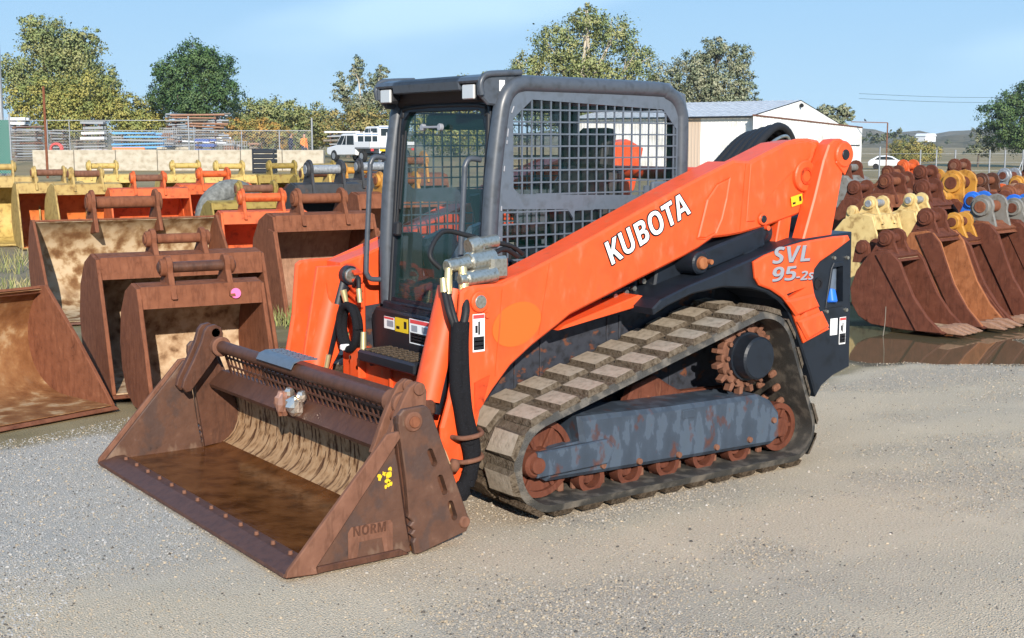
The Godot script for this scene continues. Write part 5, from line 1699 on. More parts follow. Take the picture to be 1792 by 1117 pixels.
func lettering(parent: Node3D, called: String, t: String, height: float, at: Vector3, basis: Basis, m: Material, depth := 0.003, weight := 700) -> MeshInstance3D:
	var o := part_mesh(parent, called, text_mesh(t, height, depth, weight), m)
	o.transform = Transform3D(basis, at)
	return o

func plate(parent: Node3D, called: String, pts: Array, z0: float, z1: float, m: Material, b := 0.006, holes := []) -> MeshInstance3D:
	var k := MB.new()
	k.prism(pts, z0, z1, b, holes)
	return part(parent, called, k, m)

func build_loader() -> void:
	var T := thing("compact_track_loader", "orange and grey compact track loader with a rusty four-in-one bucket on gravel", "track loader")
	loader_chassis(T)
	loader_track(T, 1)
	loader_track(T, -1)
	loader_arms(T)
	loader_rear(T)
	loader_front(T)
	loader_cab(T)
	loader_hoses(T)
	loader_bucket(T)

func loader_chassis(T: Node3D) -> void:
	var k := MB.new()
	k.box(Vector3(0.31, 0.60, 0), Vector3(1.98, 0.66, 1.08), 0.03)
	k.prism(V2([[-0.80, 0.30], [-0.80, 0.78], [-0.55, 0.80], [0.95, 0.90], [0.95, 0.30]]), 0.535, 0.56, 0.005)
	k.prism(V2([[-0.80, 0.30], [-0.80, 0.78], [-0.55, 0.80], [0.95, 0.90], [0.95, 0.30]]), -0.56, -0.535, 0.005)
	for x in [-0.62, -0.47, -0.06, 0.02, 0.36]:
		k.box(Vector3(x, 0.58, 0.563), Vector3(0.014, 0.42, 0.012), 0.003)
	k.box(Vector3(-0.12, 0.42, 0.57), Vector3(0.5, 0.05, 0.03), 0.008)
	part(T, "chassis", k, M.worn_dark)
	# clutter of valves and lines between the arm and the body
	k = MB.new()
	k.box(Vector3(0.02, 0.97, 0.58), Vector3(0.12, 0.10, 0.1), 0.01)
	k.cyl(Vector3(-0.1, 0.93, 0.6), Vector3(0.12, 1.0, 0.6), 0.022, -1.0, 10)
	k.cyl(Vector3(-0.15, 0.9, 0.63), Vector3(0.05, 0.94, 0.63), 0.014, -1.0, 8)
	k.box(Vector3(0.13, 0.99, 0.6), Vector3(0.03, 0.16, 0.05), 0.006)
	k.tube([Vector3(-0.3, 0.86, 0.6), Vector3(-0.18, 0.93, 0.64), Vector3(-0.05, 0.95, 0.62), Vector3(0.05, 1.02, 0.6)], 0.012, 8, 5)
	part(T, "valve_block", k, M.dark_grey)
	for p in [[-0.02, 0.915, 0.66], [0.03, 0.93, 0.66], [-0.09, 0.9, 0.66], [0.1, 0.96, 0.65]]:
		k = MB.new()
		k.cyl(Vector3(p[0], p[1], p[2] - 0.03), Vector3(p[0], p[1], p[2]), 0.014, -1.0, 6)
		part(T, "fitting", k, M.steel_bright)

func track_path(step: float) -> Array:       # [position, outward normal] evenly along the belt
	var cs := [[Vector2(0.79, 0.19), 0.165], [Vector2(0.552, 0.58), 0.235], [Vector2(-0.738, 0.245), 0.218]]
	var raw := []
	for i in 3:
		var p0: Vector2 = cs[(i + 2) % 3][0]
		var r0: float = cs[(i + 2) % 3][1]
		var p1: Vector2 = cs[i][0]
		var r1: float = cs[i][1]
		var p2: Vector2 = cs[(i + 1) % 3][0]
		var r2: float = cs[(i + 1) % 3][1]
		var a0 := tangent(p0, r0, p1, r1)
		var a1 := tangent(p1, r1, p2, r2)
		while a1 < a0:
			a1 += TAU
		for k in 25:
			raw.append([p1 + Vector2.from_angle(lerpf(a0, a1, k / 24.0)) * r1, Vector2.from_angle(lerpf(a0, a1, k / 24.0))])
	raw.append(raw[0])
	var total := 0.0
	for i in raw.size() - 1:
		total += raw[i][0].distance_to(raw[i + 1][0])
	var count := int(round(total / step))
	var out := []
	var seg := 0
	var acc := 0.0
	for i in count:
		var want := total * i / count
		while seg < raw.size() - 2 and acc + raw[seg][0].distance_to(raw[seg + 1][0]) < want:
			acc += raw[seg][0].distance_to(raw[seg + 1][0])
			seg += 1
		var l: float = raw[seg][0].distance_to(raw[seg + 1][0])
		var t := clampf((want - acc) / maxf(l, 1e-6), 0.0, 1.0)
		out.append([raw[seg][0].lerp(raw[seg + 1][0], t), raw[seg][1].lerp(raw[seg + 1][1], t).normalized()])
	return out

func tangent(p: Vector2, r: float, q: Vector2, s: float) -> float:   # angle of the outer normal shared by two wheels, going round anticlockwise
	var d := q - p
	return d.angle() - acos(clampf((r - s) / d.length(), -1.0, 1.0))

func loader_track(T: Node3D, side: int) -> void:
	var z0 := 0.58
	var z1 := 1.03
	if side < 0:
		z0 = -1.03
		z1 = -0.58
	var belt := MB.new()
	var p := track_path(0.03)
	p.append(p[0])
	var th := 0.034
	var A := []; var B := []; var C := []; var D := []; var NO := []; var NI := []
	for q in p:
		var o: Vector2 = q[0]
		var i: Vector2 = q[0] - q[1] * th
		A.append(Vector3(o.x, o.y, z0)); B.append(Vector3(o.x, o.y, z1 - 0.012))
		C.append(Vector3(i.x, i.y, z0)); D.append(Vector3(i.x, i.y, z1))
		NO.append(Vector3(q[1].x, q[1].y, 0)); NI.append(Vector3(-q[1].x, -q[1].y, 0))
	belt.strip(C, D, NI, NI)
	for i in p.size() - 1:
		belt.quad(B[i], B[i + 1], D[i + 1], D[i], Vector3.BACK)
		belt.quad(A[i], A[i + 1], C[i + 1], C[i], Vector3.FORWARD)
	var node := part(T, "track", belt, M.rubber)
	var face := MB.new()
	face.strip(A, B, NO, NO)
	part(node, "tread_face", face, M.mud_belt)
	# tread blocks, two staggered rows; a few shapes shared by all
	var lugs := []
	for v in 4:
		var g := RandomNumberGenerator.new(); g.seed = 60 + v
		var k := MB.new()
		var sides := MB.new()
		var hx := 0.062
		var hz := 0.103
		var top := []
		var bot := []
		for c in [[-1, -1], [1, -1], [1, 1], [-1, 1]]:
			top.append(Vector3(c[0] * (hx - 0.013) + g.randf_range(-0.004, 0.004), 0.021 + g.randf_range(-0.003, 0.003), c[1] * (hz - 0.012) + g.randf_range(-0.005, 0.005)))
			bot.append(Vector3(c[0] * hx + g.randf_range(-0.003, 0.003), -0.004, c[1] * hz))
		var mid := Vector3(g.randf_range(-0.01, 0.01), 0.024, g.randf_range(-0.02, 0.02))
		for i in 4:
			k.tri(mid, top[i], top[(i + 1) % 4], Vector3.UP)
			sides.quad(bot[i], bot[(i + 1) % 4], top[(i + 1) % 4], top[i], bot[i] + bot[(i + 1) % 4])
		var lm := k.mesh()
		lm.add_surface_from_arrays(Mesh.PRIMITIVE_TRIANGLES, sides.mesh().surface_get_arrays(0))
		lm.surface_set_material(0, M.mud_tan)
		lm.surface_set_material(1, M.mud_belt)
		lugs.append(lm)
	var lp := track_path(0.0805)
	if lp.size() % 2:
		lp = track_path(0.0805 * lp.size() / (lp.size() - 1.0))
	for i in lp.size():
		if side < 0 and (lp[i][0].x > 0.1 or lp[i][1].y < -0.5):
			continue
		var o := part_mesh(node, "tread_block", lugs[i % 4], M.mud_brown if lp[i][1].y < -0.6 else null)
		var nn := Vector3(lp[i][1].x, lp[i][1].y, 0)
		var along := Vector3(nn.y, -nn.x, 0)
		var near := (i % 2 == 0)
		var zc := (z1 - 0.105 if near else z0 + 0.105) if side > 0 else (z1 - 0.105 if near else z0 + 0.105)
		o.transform = Transform3D(Basis(along, nn, along.cross(nn)), Vector3(lp[i][0].x, lp[i][0].y, zc))
	if side < 0:
		return
	# iron guide lugs along the inside
	var dl := MB.new()
	dl.box(Vector3(0, -0.02, 0), Vector3(0.034, 0.05, 0.03), 0.01)
	var dm := dl.mesh()
	for q in track_path(0.0805):
		for zl in [0.75, 0.86]:
			var o := part_mesh(node, "guide_lug", dm, M.rust_brown)
			var nn := Vector3(q[1].x, q[1].y, 0)
			var along := Vector3(nn.y, -nn.x, 0)
			o.transform = Transform3D(Basis(along, nn, along.cross(nn)), Vector3(q[0].x, q[0].y, zl) - nn * th)
	undercarriage(T)

func undercarriage(T: Node3D) -> void:
	var fr := plate(T, "roller_frame", V2([[-0.56, 0.418], [-0.02, 0.398], [0.60, 0.386], [0.69, 0.345], [0.755, 0.275], [0.762, 0.15], [0.70, 0.118], [-0.73, 0.148], [-0.79, 0.185], [-0.79, 0.285], [-0.54, 0.305]]), 0.70, 0.965, M.slate_worn, 0.02)
	plate(fr, "tension_cover", V2([[-0.80, 0.178], [-0.80, 0.294], [-0.40, 0.30], [-0.36, 0.262], [-0.40, 0.186]]), 0.955, 0.985, M.slate_worn, 0.006)
	for b in [[-0.42, 0.178], [-0.20, 0.165], [0.05, 0.160], [0.30, 0.162], [0.53, 0.168], [0.70, 0.245]]:
		var k := MB.new()
		k.cyl(Vector3(b[0], b[1], 0.955), Vector3(b[0], b[1], 0.978), 0.017, 0.014, 10)
		part(fr, "bolt", k, M.rust_brown)
	var k := MB.new()
	k.prism(V2([[0.07, 0.33], [0.07, 0.37], [0.15, 0.37], [0.15, 0.33]]), 0.96, 0.969, 0.002)
	part(fr, "cast_badge", k, M.slate_worn)
	# upper bracket carrying the drive motor
	k = MB.new()
	k.prism(V2([[-0.08, 0.36], [-0.02, 0.46], [0.12, 0.50], [0.22, 0.44], [0.30, 0.40], [0.62, 0.39], [0.62, 0.34]]), 0.66, 0.72, 0.01)
	part(T, "motor_bracket", k, M.rust_deep)
	for x in [-0.45, -0.22, 0.02, 0.26, 0.50]:
		k = MB.new()
		k.cyl(Vector3(x, 0.118, 0.69), Vector3(x, 0.118, 0.75), 0.075, -1.0, 22, true, 0.008)
		k.cyl(Vector3(x, 0.118, 0.75), Vector3(x, 0.118, 0.86), 0.058, -1.0, 18)
		k.ring(Vector3(x, 0.118, 0.86), Vector3(x, 0.118, 0.925), 0.075, 0.05, 24)
		k.cyl(Vector3(x, 0.118, 0.86), Vector3(x, 0.118, 0.90), 0.036, -1.0, 14, true, 0.005)
		part(T, "road_roller", k, M.rust_deep)
	# idlers
	for w in [[-0.738, 0.245, 0.176], [0.79, 0.19, 0.124]]:
		k = MB.new()
		var c := Vector3(w[0], w[1], 0)
		for zz in [[0.70, 0.76], [0.86, 0.92]]:
			k.ring(c + Vector3(0, 0, zz[0]), c + Vector3(0, 0, zz[1]), w[2], w[2] - 0.028, 36)
			k.cyl(c + Vector3(0, 0, zz[0] + 0.02), c + Vector3(0, 0, zz[1] - 0.02), w[2] - 0.02, -1.0, 30)
		k.cyl(c + Vector3(0, 0, 0.76), c + Vector3(0, 0, 0.86), w[2] - 0.03, -1.0, 30)
		for i in 6:
			var o := Vector3(cos(TAU * i / 6.0), sin(TAU * i / 6.0), 0)
			k.bar(c + o * 0.03 + Vector3(0, 0, 0.905), c + o * (w[2] - 0.02) + Vector3(0, 0, 0.905), 0.02, 0.02, 0.003, Vector3.BACK)
		k.cyl(c + Vector3(0, 0, 0.88), c + Vector3(0, 0, 0.945), 0.055, 0.05, 20, true, 0.006)
		part(T, "idler_wheel", k, M.rust_deep)
	k = MB.new()
	k.cyl(Vector3(-0.80, 0.235, 0.90), Vector3(-0.80, 0.235, 0.975), 0.062, 0.058, 22, true, 0.01)
	k.cyl(Vector3(-0.80, 0.235, 0.975), Vector3(-0.80, 0.235, 0.99), 0.04, 0.035, 16)
	part(T, "tension_boss", k, M.rust_deep)
	# drive sprocket
	var c := Vector2(0.552, 0.58)
	var pts := []
	for i in 15:
		for q in [[-0.36, 0.162], [-0.2, 0.158], [-0.12, 0.196], [0.12, 0.196], [0.2, 0.158], [0.36, 0.162]]:
			pts.append(c + Vector2.from_angle(TAU * (i + q[0]) / 15.0) * q[1])
	var sp := plate(T, "drive_sprocket", pts, 0.855, 0.905, M.rust_brown, 0.006)
	for i in 12:
		k = MB.new()
		var o := Vector2.from_angle(TAU * i / 12.0) * 0.138 + c
		k.cyl(Vector3(o.x, o.y, 0.90), Vector3(o.x, o.y, 0.925), 0.013, -1.0, 6)
		part(sp, "bolt", k, M.rust_brown)
	k = MB.new()
	k.cyl(Vector3(c.x, c.y, 0.89), Vector3(c.x, c.y, 1.005), 0.112, 0.107, 40, true, 0.01)
	k.ring(Vector3(c.x, c.y, 0.90), Vector3(c.x, c.y, 0.925), 0.122, 0.1, 40)
	part(sp, "final_drive_cap", k, M.dark_grey)

const ARM := [[-1.074, 1.0], [-1.05, 1.018], [-0.99, 1.024], [-0.855, 1.024], [-0.734, 1.066], [-0.477, 1.158], [0.245, 1.440], [0.481, 1.524], [0.552, 1.548], [0.661, 1.542], [0.80, 1.592], [0.935, 1.640], [1.02, 1.655], [1.09, 1.656], [1.17, 1.645], [1.215, 1.60], [1.19, 1.50], [1.136, 1.343], [1.10, 1.295], [1.051, 1.268], [0.784, 1.209], [0.62, 1.182], [0.52, 1.172], [0.421, 1.168], [0.32, 1.12], [0.22, 1.084], [-0.076, 0.988], [-0.475, 0.856], [-0.554, 0.810], [-0.689, 0.736], [-0.812, 0.655], [-0.908, 0.556], [-0.988, 0.455], [-1.036, 0.36], [-1.04, 0.12], [-1.065, 0.085], [-1.12, 0.12], [-1.18, 0.36], [-1.18, 0.42], [-1.14, 0.54], [-1.10, 0.734]]

func loader_arms(T: Node3D) -> void:
	for side in [1, -1]:
		var a := plate(T, "loader_arm", V2(ARM), 0.765 * side, 0.80 * side, M.orange_paint, 0.012)
		if side > 0:
			a.set_meta("label", "orange near loader arm with white lettering")
		var core := []
		for q in ARM:
			if q[0] > -0.88:
				core.append(Vector2(q[0], q[1]))
		core.append(Vector2(-0.9, 0.62)); core.append(Vector2(-0.9, 1.0))
		core = V2([[-0.92, 0.60], [-0.90, 1.012], [-0.734, 1.058], [-0.477, 1.150], [0.245, 1.432], [0.552, 1.540], [0.661, 1.534], [0.935, 1.632], [1.09, 1.648], [1.20, 1.60], [1.13, 1.35], [1.051, 1.276], [0.784, 1.217], [0.421, 1.176], [0.22, 1.092], [-0.076, 0.996], [-0.475, 0.864], [-0.689, 0.744], [-0.812, 0.665]])
		plate(a, "boom_core", core, 0.60 * side, 0.766 * side, M.orange_paint, 0.01)
		var inner := V2([[-1.05, 1.0], [-0.88, 1.0], [-0.88, 0.62], [-0.99, 0.45], [-1.04, 0.12], [-1.11, 0.12], [-1.17, 0.38], [-1.10, 0.734]])
		plate(a, "inner_plate", inner, 0.575 * side, 0.602 * side, M.orange_paint, 0.006)
		plate(a, "back_web", V2([[-0.93, 0.95], [-0.90, 0.95], [-0.95, 0.5], [-1.02, 0.2], [-1.045, 0.2], [-1.0, 0.5]]), 0.60 * side, 0.766 * side, M.orange_paint, 0.003)
		var k := MB.new()
		# pressed panel and cast gusset on the rear half
		k.prism(V2([[0.30, 1.17], [0.36, 1.36], [0.43, 1.435], [0.52, 1.465], [0.50, 1.36], [0.47, 1.26], [0.43, 1.19], [0.36, 1.165]]), 0.796 * side, 0.808 * side, 0.011)
		part(a, "gusset", k, M.orange_paint)
		k = MB.new()
		k.prism(V2([[0.66, 1.53], [0.93, 1.628], [1.08, 1.642], [1.16, 1.62], [1.10, 1.56], [0.93, 1.46], [0.80, 1.36], [0.70, 1.24], [0.64, 1.24]]), 0.797 * side, 0.806 * side, 0.004)
		k.cyl(Vector3(1.055, 1.463, 0.79 * side), Vector3(1.055, 1.463, 0.822 * side), 0.085, 0.08, 32, true, 0.006)
		part(a, "pressed_panel", k, M.orange_paint)
		k = MB.new()
		k.ring(Vector3(1.055, 1.463, 0.80 * side), Vector3(1.055, 1.463, 0.828 * side), 0.045, 0.03, 24)
		part(a, "lifting_eye", k, M.orange_dull)
		# pivot pins: raised boss, steel pin, retaining bolt
		for q in [[-0.985, 0.953, 0.05, 0.030], [0.755, 1.25, 0.035, 0.020]]:
			k = MB.new()
			k.cyl(Vector3(q[0], q[1], 0.79 * side), Vector3(q[0], q[1], 0.815 * side), q[2], q[2] - 0.004, 24, true, 0.004)
			k.cyl(Vector3(q[0] + 0.04, q[1] - q[2] - 0.012, 0.79 * side), Vector3(q[0] + 0.04, q[1] - q[2] - 0.012, 0.812 * side), 0.013, -1.0, 10)
			part(a, "pin_boss", k, M.orange_paint)
			k = MB.new()
			k.cyl(Vector3(q[0], q[1], 0.80 * side), Vector3(q[0], q[1], 0.819 * side), q[3], -1.0, 20, true, 0.003)
			part(a, "pivot_pin", k, M.steel_bright if q[0] < 0 else M.black_paint)
		# open pocket low on the arm
		k = MB.new()
		k.prism(V2([[-1.012, 0.60], [-0.93, 0.625], [-0.965, 0.50], [-1.01, 0.46]]), 0.799 * side, 0.803 * side, 0.0)
		part(a, "pocket_liner", k, M.orange_dull)
		# rear lift link standing outside the arm
		var lk := plate(T, "lift_link", V2([[1.150, 1.625], [1.19, 1.650], [1.24, 1.655], [1.295, 1.635], [1.325, 1.59], [1.322, 1.54], [1.268, 1.485], [1.165, 1.02], [0.93, 1.02], [1.05, 1.35], [1.112, 1.545]]), 0.80 * side, 0.885 * side, M.orange_paint, 0.008)
		k = MB.new()
		k.cyl(Vector3(1.262, 1.572, 0.88 * side), Vector3(1.262, 1.572, 0.90 * side), 0.072, 0.066, 30, true, 0.006)
		k.prism(V2([[1.20, 1.53], [1.215, 1.61], [1.31, 1.61], [1.325, 1.55], [1.275, 1.465]]), 0.884 * side, 0.893 * side, 0.004)
		part(lk, "pivot_boss", k, M.orange_paint)
		k = MB.new()
		k.cyl(Vector3(1.262, 1.572, 0.89 * side), Vector3(1.262, 1.572, 0.906 * side), 0.028, -1.0, 20, true, 0.003)
		part(lk, "pivot_pin", k, M.black_paint)
	for q in [[-0.66, 0.78, -0.60, 1.10], [0.60, 1.20, 0.63, 1.53], [-0.90, 0.62, -0.86, 1.0]]:
		var sm := MB.new()
		sm.bar(Vector3(q[0], q[1], 0.8), Vector3(q[2], q[3], 0.8), 0.006, 0.007, 0.0, Vector3.BACK)
		part(T, "weld_seam", sm, M.orange_paint)
	# oval print and lettering on the near arm
	var o := MB.new()
	var ov := []
	for i in 40:
		var t := TAU * i / 40
		ov.append(Vector2(-0.783, 0.838) + Vector2(cos(t) * 0.135, sin(t) * 0.095).rotated(0.28))
	o.prism(ov, 0.799, 0.8025, 0.0)
	part(T, "oval_print", o, M.orange_print)
	var ang := Basis(Vector3.BACK, deg_to_rad(24.5))
	var base := Vector3(-0.235, 1.030, 0.8025)
	var word := text_mesh("KUBOTA", 0.112, 0.003, 800)
	var wide := word.get_aabb().size.x
	var sx := 0.545 / wide
	for q in [[0.007, -0.006], [0.006, 0.004], [-0.005, -0.005], [-0.005, 0.005], [0.0, -0.008], [0.008, 0.0]]:
		var e := part_mesh(T, "lettering_edge", text_mesh("KUBOTA", 0.112, 0.002, 800), M.black_print)
		e.transform = Transform3D(ang.scaled_local(Vector3(sx, 1, 1)), base + ang * Vector3(q[0], q[1], 0) - Vector3(0, 0, 0.0012))
	var w := part_mesh(T, "lettering", word, M.white_print)
	w.transform = Transform3D(ang.scaled_local(Vector3(sx, 1, 1)), base + Vector3(0, 0, 0.0012))
	# warning stickers on the arm
	sticker(T, Vector3(-1.02, 0.735, 0.8025), Vector2(0.062, 0.165), Basis(), "arm")
	sticker(T, Vector3(0.965, 1.305, 0.809), Vector2(0.085, 0.052), Basis(Vector3.BACK, 0.2), "yellow")
	# cross tube joining the arms behind the cab
	var ct := MB.new()
	ct.cyl(Vector3(0.72, 1.47, -0.6), Vector3(0.72, 1.47, 0.6), 0.035, -1.0, 20)
	part(T, "cross_tube", ct, M.orange_paint)

func sticker(parent: Node3D, at: Vector3, size: Vector2, b: Basis, kind: String) -> Node3D:
	var k := MB.new()
	k.xf = Transform3D(b, at)
	var s := Node3D.new()
	k.box(Vector3(size.x / 2, size.y / 2, 0), Vector3(size.x, size.y, 0.002))
	var o := part(parent, "sticker", k, M.yellow_print if kind == "yellow" else M.white_print)
	s.free()
	var add := func(x0: float, y0: float, x1: float, y1: float, m: Material):
		var q := MB.new()
		q.xf = Transform3D(b, at)
		q.box(Vector3((x0 + x1) / 2 * size.x, (y0 + y1) / 2 * size.y, 0.0013), Vector3((x1 - x0) * size.x, (y1 - y0) * size.y, 0.0016))
		part(o, "print", q, m)
	if kind == "arm":
		add.call(0.04, 0.88, 0.96, 0.98, M.red_print)
		add.call(0.45, 0.45, 0.6, 0.8, M.black_print)
		add.call(0.2, 0.5, 0.4, 0.7, M.black_print)
		add.call(0.06, 0.05, 0.94, 0.40, M.black_print)
		add.call(0.12, 0.14, 0.88, 0.17, M.white_print)
		add.call(0.12, 0.26, 0.88, 0.29, M.white_print)
	elif kind == "yellow":
		add.call(0.1, 0.2, 0.35, 0.4, M.black_print)
		add.call(0.7, 0.3, 0.9, 0.8, M.black_print)
	elif kind == "door":
		add.call(0.03, 0.80, 0.97, 0.97, M.red_print)
		add.call(0.3, 0.2, 0.95, 0.7, M.silver_print)
	elif kind == "grey":
		add.call(0.04, 0.82, 0.96, 0.97, M.red_print)
		add.call(0.04, 0.05, 0.96, 0.45, M.black_print)
		for i in 3:
			add.call(0.1, 0.1 + i * 0.12, 0.9, 0.14 + i * 0.12, M.white_print)
		add.call(0.1, 0.5, 0.4, 0.75, M.silver_print)
		add.call(0.62, 0.5, 0.92, 0.75, M.silver_print)
	return o

func loader_rear(T: Node3D) -> void:
	var first := T.get_child_count()
	# side fender that sweeps from the arm's foot up over the track, and the tail
	var f := plate(T, "rear_fender", V2([[-0.03, 0.862], [0.02, 0.90], [0.20, 0.955], [0.36, 0.992], [0.60, 1.055], [0.78, 1.10], [0.985, 1.142], [1.375, 1.165], [1.392, 0.44], [1.26, 0.405], [1.175, 0.36], [1.13, 0.305], [1.07, 0.45], [0.985, 0.62], [0.90, 0.775], [0.82, 0.84], [0.73, 0.885], [0.62, 0.915], [0.42, 0.932], [0.22, 0.912], [0.06, 0.865], [-0.02, 0.83]]), 0.56, 0.86, M.dark_grey, 0.008, [V2([[1.19, 0.80], [1.222, 0.985], [1.30, 0.99], [1.308, 0.80]])])
	var f2 := plate(T, "rear_fender", V2([[-0.03, 0.862], [0.36, 0.992], [0.985, 1.142], [1.375, 1.165], [1.392, 0.44], [1.13, 0.305], [0.90, 0.775], [0.62, 0.915], [0.22, 0.912]]), -0.86, -0.56, M.dark_grey, 0.012)
	f2.set_meta("label", "far rear fender")
	var k := MB.new()
	k.box(Vector3(1.0, 0.95, 0), Vector3(0.74, 0.62, 1.14), 0.03)
	k.box(Vector3(1.25, 0.78, 0), Vector3(0.26, 0.72, 1.14), 0.03)
	part(T, "engine_hood", k, M.dark_grey)
	# orange corner panel with pressed louvres
	var op := plate(T, "side_fairing", V2([[0.615, 1.048], [0.70, 1.078], [0.85, 1.112], [0.985, 1.132], [1.20, 1.148], [1.318, 1.15], [1.336, 1.125], [1.20, 1.062], [1.10, 1.02], [1.062, 0.985], [1.050, 0.93], [1.066, 0.87], [1.105, 0.785], [1.165, 0.69], [1.20, 0.662], [1.0, 0.606], [0.94, 0.715], [0.90, 0.79], [0.83, 0.855], [0.745, 0.90], [0.66, 0.928], [0.63, 0.965]]), 0.858, 0.884, M.orange_paint, 0.008, [V2([[0.855, 0.872], [1.0, 0.899], [0.87, 0.85]]), V2([[0.945, 0.772], [1.065, 0.797], [0.96, 0.75]])])
	k = MB.new()
	k.prism(V2([[0.835, 0.84], [1.05, 0.862], [1.10, 0.79], [0.92, 0.755]]), 0.878, 0.902, 0.012)
	k.prism(V2([[0.93, 0.728], [1.12, 0.765], [1.18, 0.68], [1.01, 0.622]]), 0.878, 0.902, 0.012)
	part(op, "louvre", k, M.orange_paint)
	# model lettering: slanted silver capitals with a dark edge
	var shear := Basis(Vector3(1, 0, 0), Vector3(0.22, 1, 0), Vector3(0, 0, 1))
	for q in [["SVL", 0.080, 0.725, 1.005, 0.275], ["95", 0.070, 0.722, 0.918, 0.175], ["-2", 0.045, 0.905, 0.921, 0.085], ["s", 0.045, 0.998, 0.921, 0.035]]:
		var tm := text_mesh(q[0], q[1], 0.003, 800)
		var bb := tm.get_aabb()
		var s := Basis(Vector3(q[4] / bb.size.x, 0, 0), Vector3(0.22, 1, 0), Vector3(0, 0, 1))
		var e := part_mesh(T, "lettering_edge", text_mesh(q[0], q[1], 0.002, 800), M.maroon_print)
		e.transform = Transform3D(s, Vector3(q[2] + 0.006, q[3] - 0.005, 0.886))
		var o := part_mesh(T, "lettering", tm, M.silver_print)
		o.transform = Transform3D(s, Vector3(q[2], q[3], 0.888))
	# recess with the pipe and blue plug, bolts, tie-down hole
	k = MB.new()
	k.prism(V2([[1.175, 0.77], [1.178, 0.80], [1.21, 0.98], [1.23, 1.01], [1.305, 1.012], [1.32, 0.99], [1.325, 0.80], [1.315, 0.775]]), 0.8595, 0.867, 0.003, [V2([[1.19, 0.80], [1.222, 0.985], [1.30, 0.99], [1.308, 0.80]])])
	part(T, "recess_frame", k, M.dark_grey)
	k = MB.new()
	k.cyl(Vector3(1.285, 0.985, 0.80), Vector3(1.225, 0.86, 0.85), 0.028, 0.03, 16)
	part(T, "filler_pipe", k, M.cab_grey)
	k = MB.new()
	k.cyl(Vector3(1.225, 0.872, 0.85), Vector3(1.215, 0.80, 0.87), 0.026, 0.032, 12, true, 0.006)
	part(T, "drain_plug", k, M.blue_plastic)
	for q in [[1.23, 1.035], [1.335, 1.03], [1.185, 0.755], [1.34, 0.752]]:
		k = MB.new()
		k.cyl(Vector3(q[0], q[1], 0.858), Vector3(q[0], q[1], 0.872), 0.012, 0.009, 8)
		part(T, "bolt", k, M.steel_bright)
	k = MB.new()
	k.ring(Vector3(1.115, 0.905, 0.858), Vector3(1.115, 0.905, 0.866), 0.033, 0.02, 20)
	k.cyl(Vector3(1.115, 0.905, 0.855), Vector3(1.115, 0.905, 0.862), 0.021, -1.0, 16)
	part(T, "tie_down_hole", k, M.black_print)
	sticker(T, Vector3(1.222, 0.625, 0.8612), Vector2(0.055, 0.088), Basis(), "plain")
	sticker(T, Vector3(1.295, 0.57, 0.8612), Vector2(0.05, 0.145), Basis(), "arm")
	for i in range(first, T.get_child_count()):      # the outer bodywork stands outboard of the lift link
		var c: Node3D = T.get_child(i)
		if not c.name.begins_with("engine") and not c.has_meta("label"):
			c.position += Vector3(-0.036, 0.002, 0.04)
	# lift cylinder under the arm, with its grey cover, and the front stay
	k = MB.new()
	k.cyl(Vector3(0.30, 1.045, 0.70), Vector3(0.95, 1.175, 0.70), 0.055, -1.0, 24)
	k.box(Vector3(0.56, 1.105, 0.73), Vector3(0.46, 0.105, 0.14), 0.012, Basis(Vector3.BACK, 0.24))
	k.cyl(Vector3(0.66, 1.05, 0.735), Vector3(0.80, 1.19, 0.735), 0.07, 0.06, 20)
	part(T, "lift_cylinder", k, M.dark_grey)
	k = MB.new()
	k.cyl(Vector3(0.31, 1.052, 0.60), Vector3(0.31, 1.052, 0.83), 0.062, 0.056, 24, true, 0.008)
	part(T, "cylinder_foot", k, M.dark_grey)
	k = MB.new()
	k.cyl(Vector3(0.31, 1.052, 0.82), Vector3(0.31, 1.052, 0.85), 0.036, 0.03, 18, true, 0.004)
	k.cyl(Vector3(0.34, 1.058, 0.83), Vector3(0.34, 1.058, 0.87), 0.013, -1.0, 8)
	part(T, "cylinder_pin", k, M.rust_orange)
	k = MB.new()
	k.prism(V2([[0.87, 1.10], [0.90, 1.25], [0.93, 1.275], [0.99, 1.255], [0.97, 1.12]]), 0.70, 0.79, 0.006)
	part(T, "link_bracket", k, M.orange_paint)
	k = MB.new()
	k.prism(V2([[0.12, 0.93], [0.14, 1.04], [0.24, 1.07], [0.34, 1.09], [0.42, 1.04], [0.36, 0.99]]), 0.60, 0.70, 0.01)
	part(T, "cylinder_mount", k, M.dark_grey)
	# orange strip along the foot of the arm
	plate(T, "trim_strip", V2([[-0.52, 0.782], [-0.48, 0.802], [-0.03, 0.912], [0.0, 0.905], [0.0, 0.862], [-0.03, 0.855]]), 0.58, 0.76, M.orange_paint, 0.006)
	plate(T, "brace", V2([[0.90, 1.14], [0.93, 1.30], [1.01, 1.27], [1.05, 1.15]]), 0.62, 0.69, M.black_paint, 0.004)

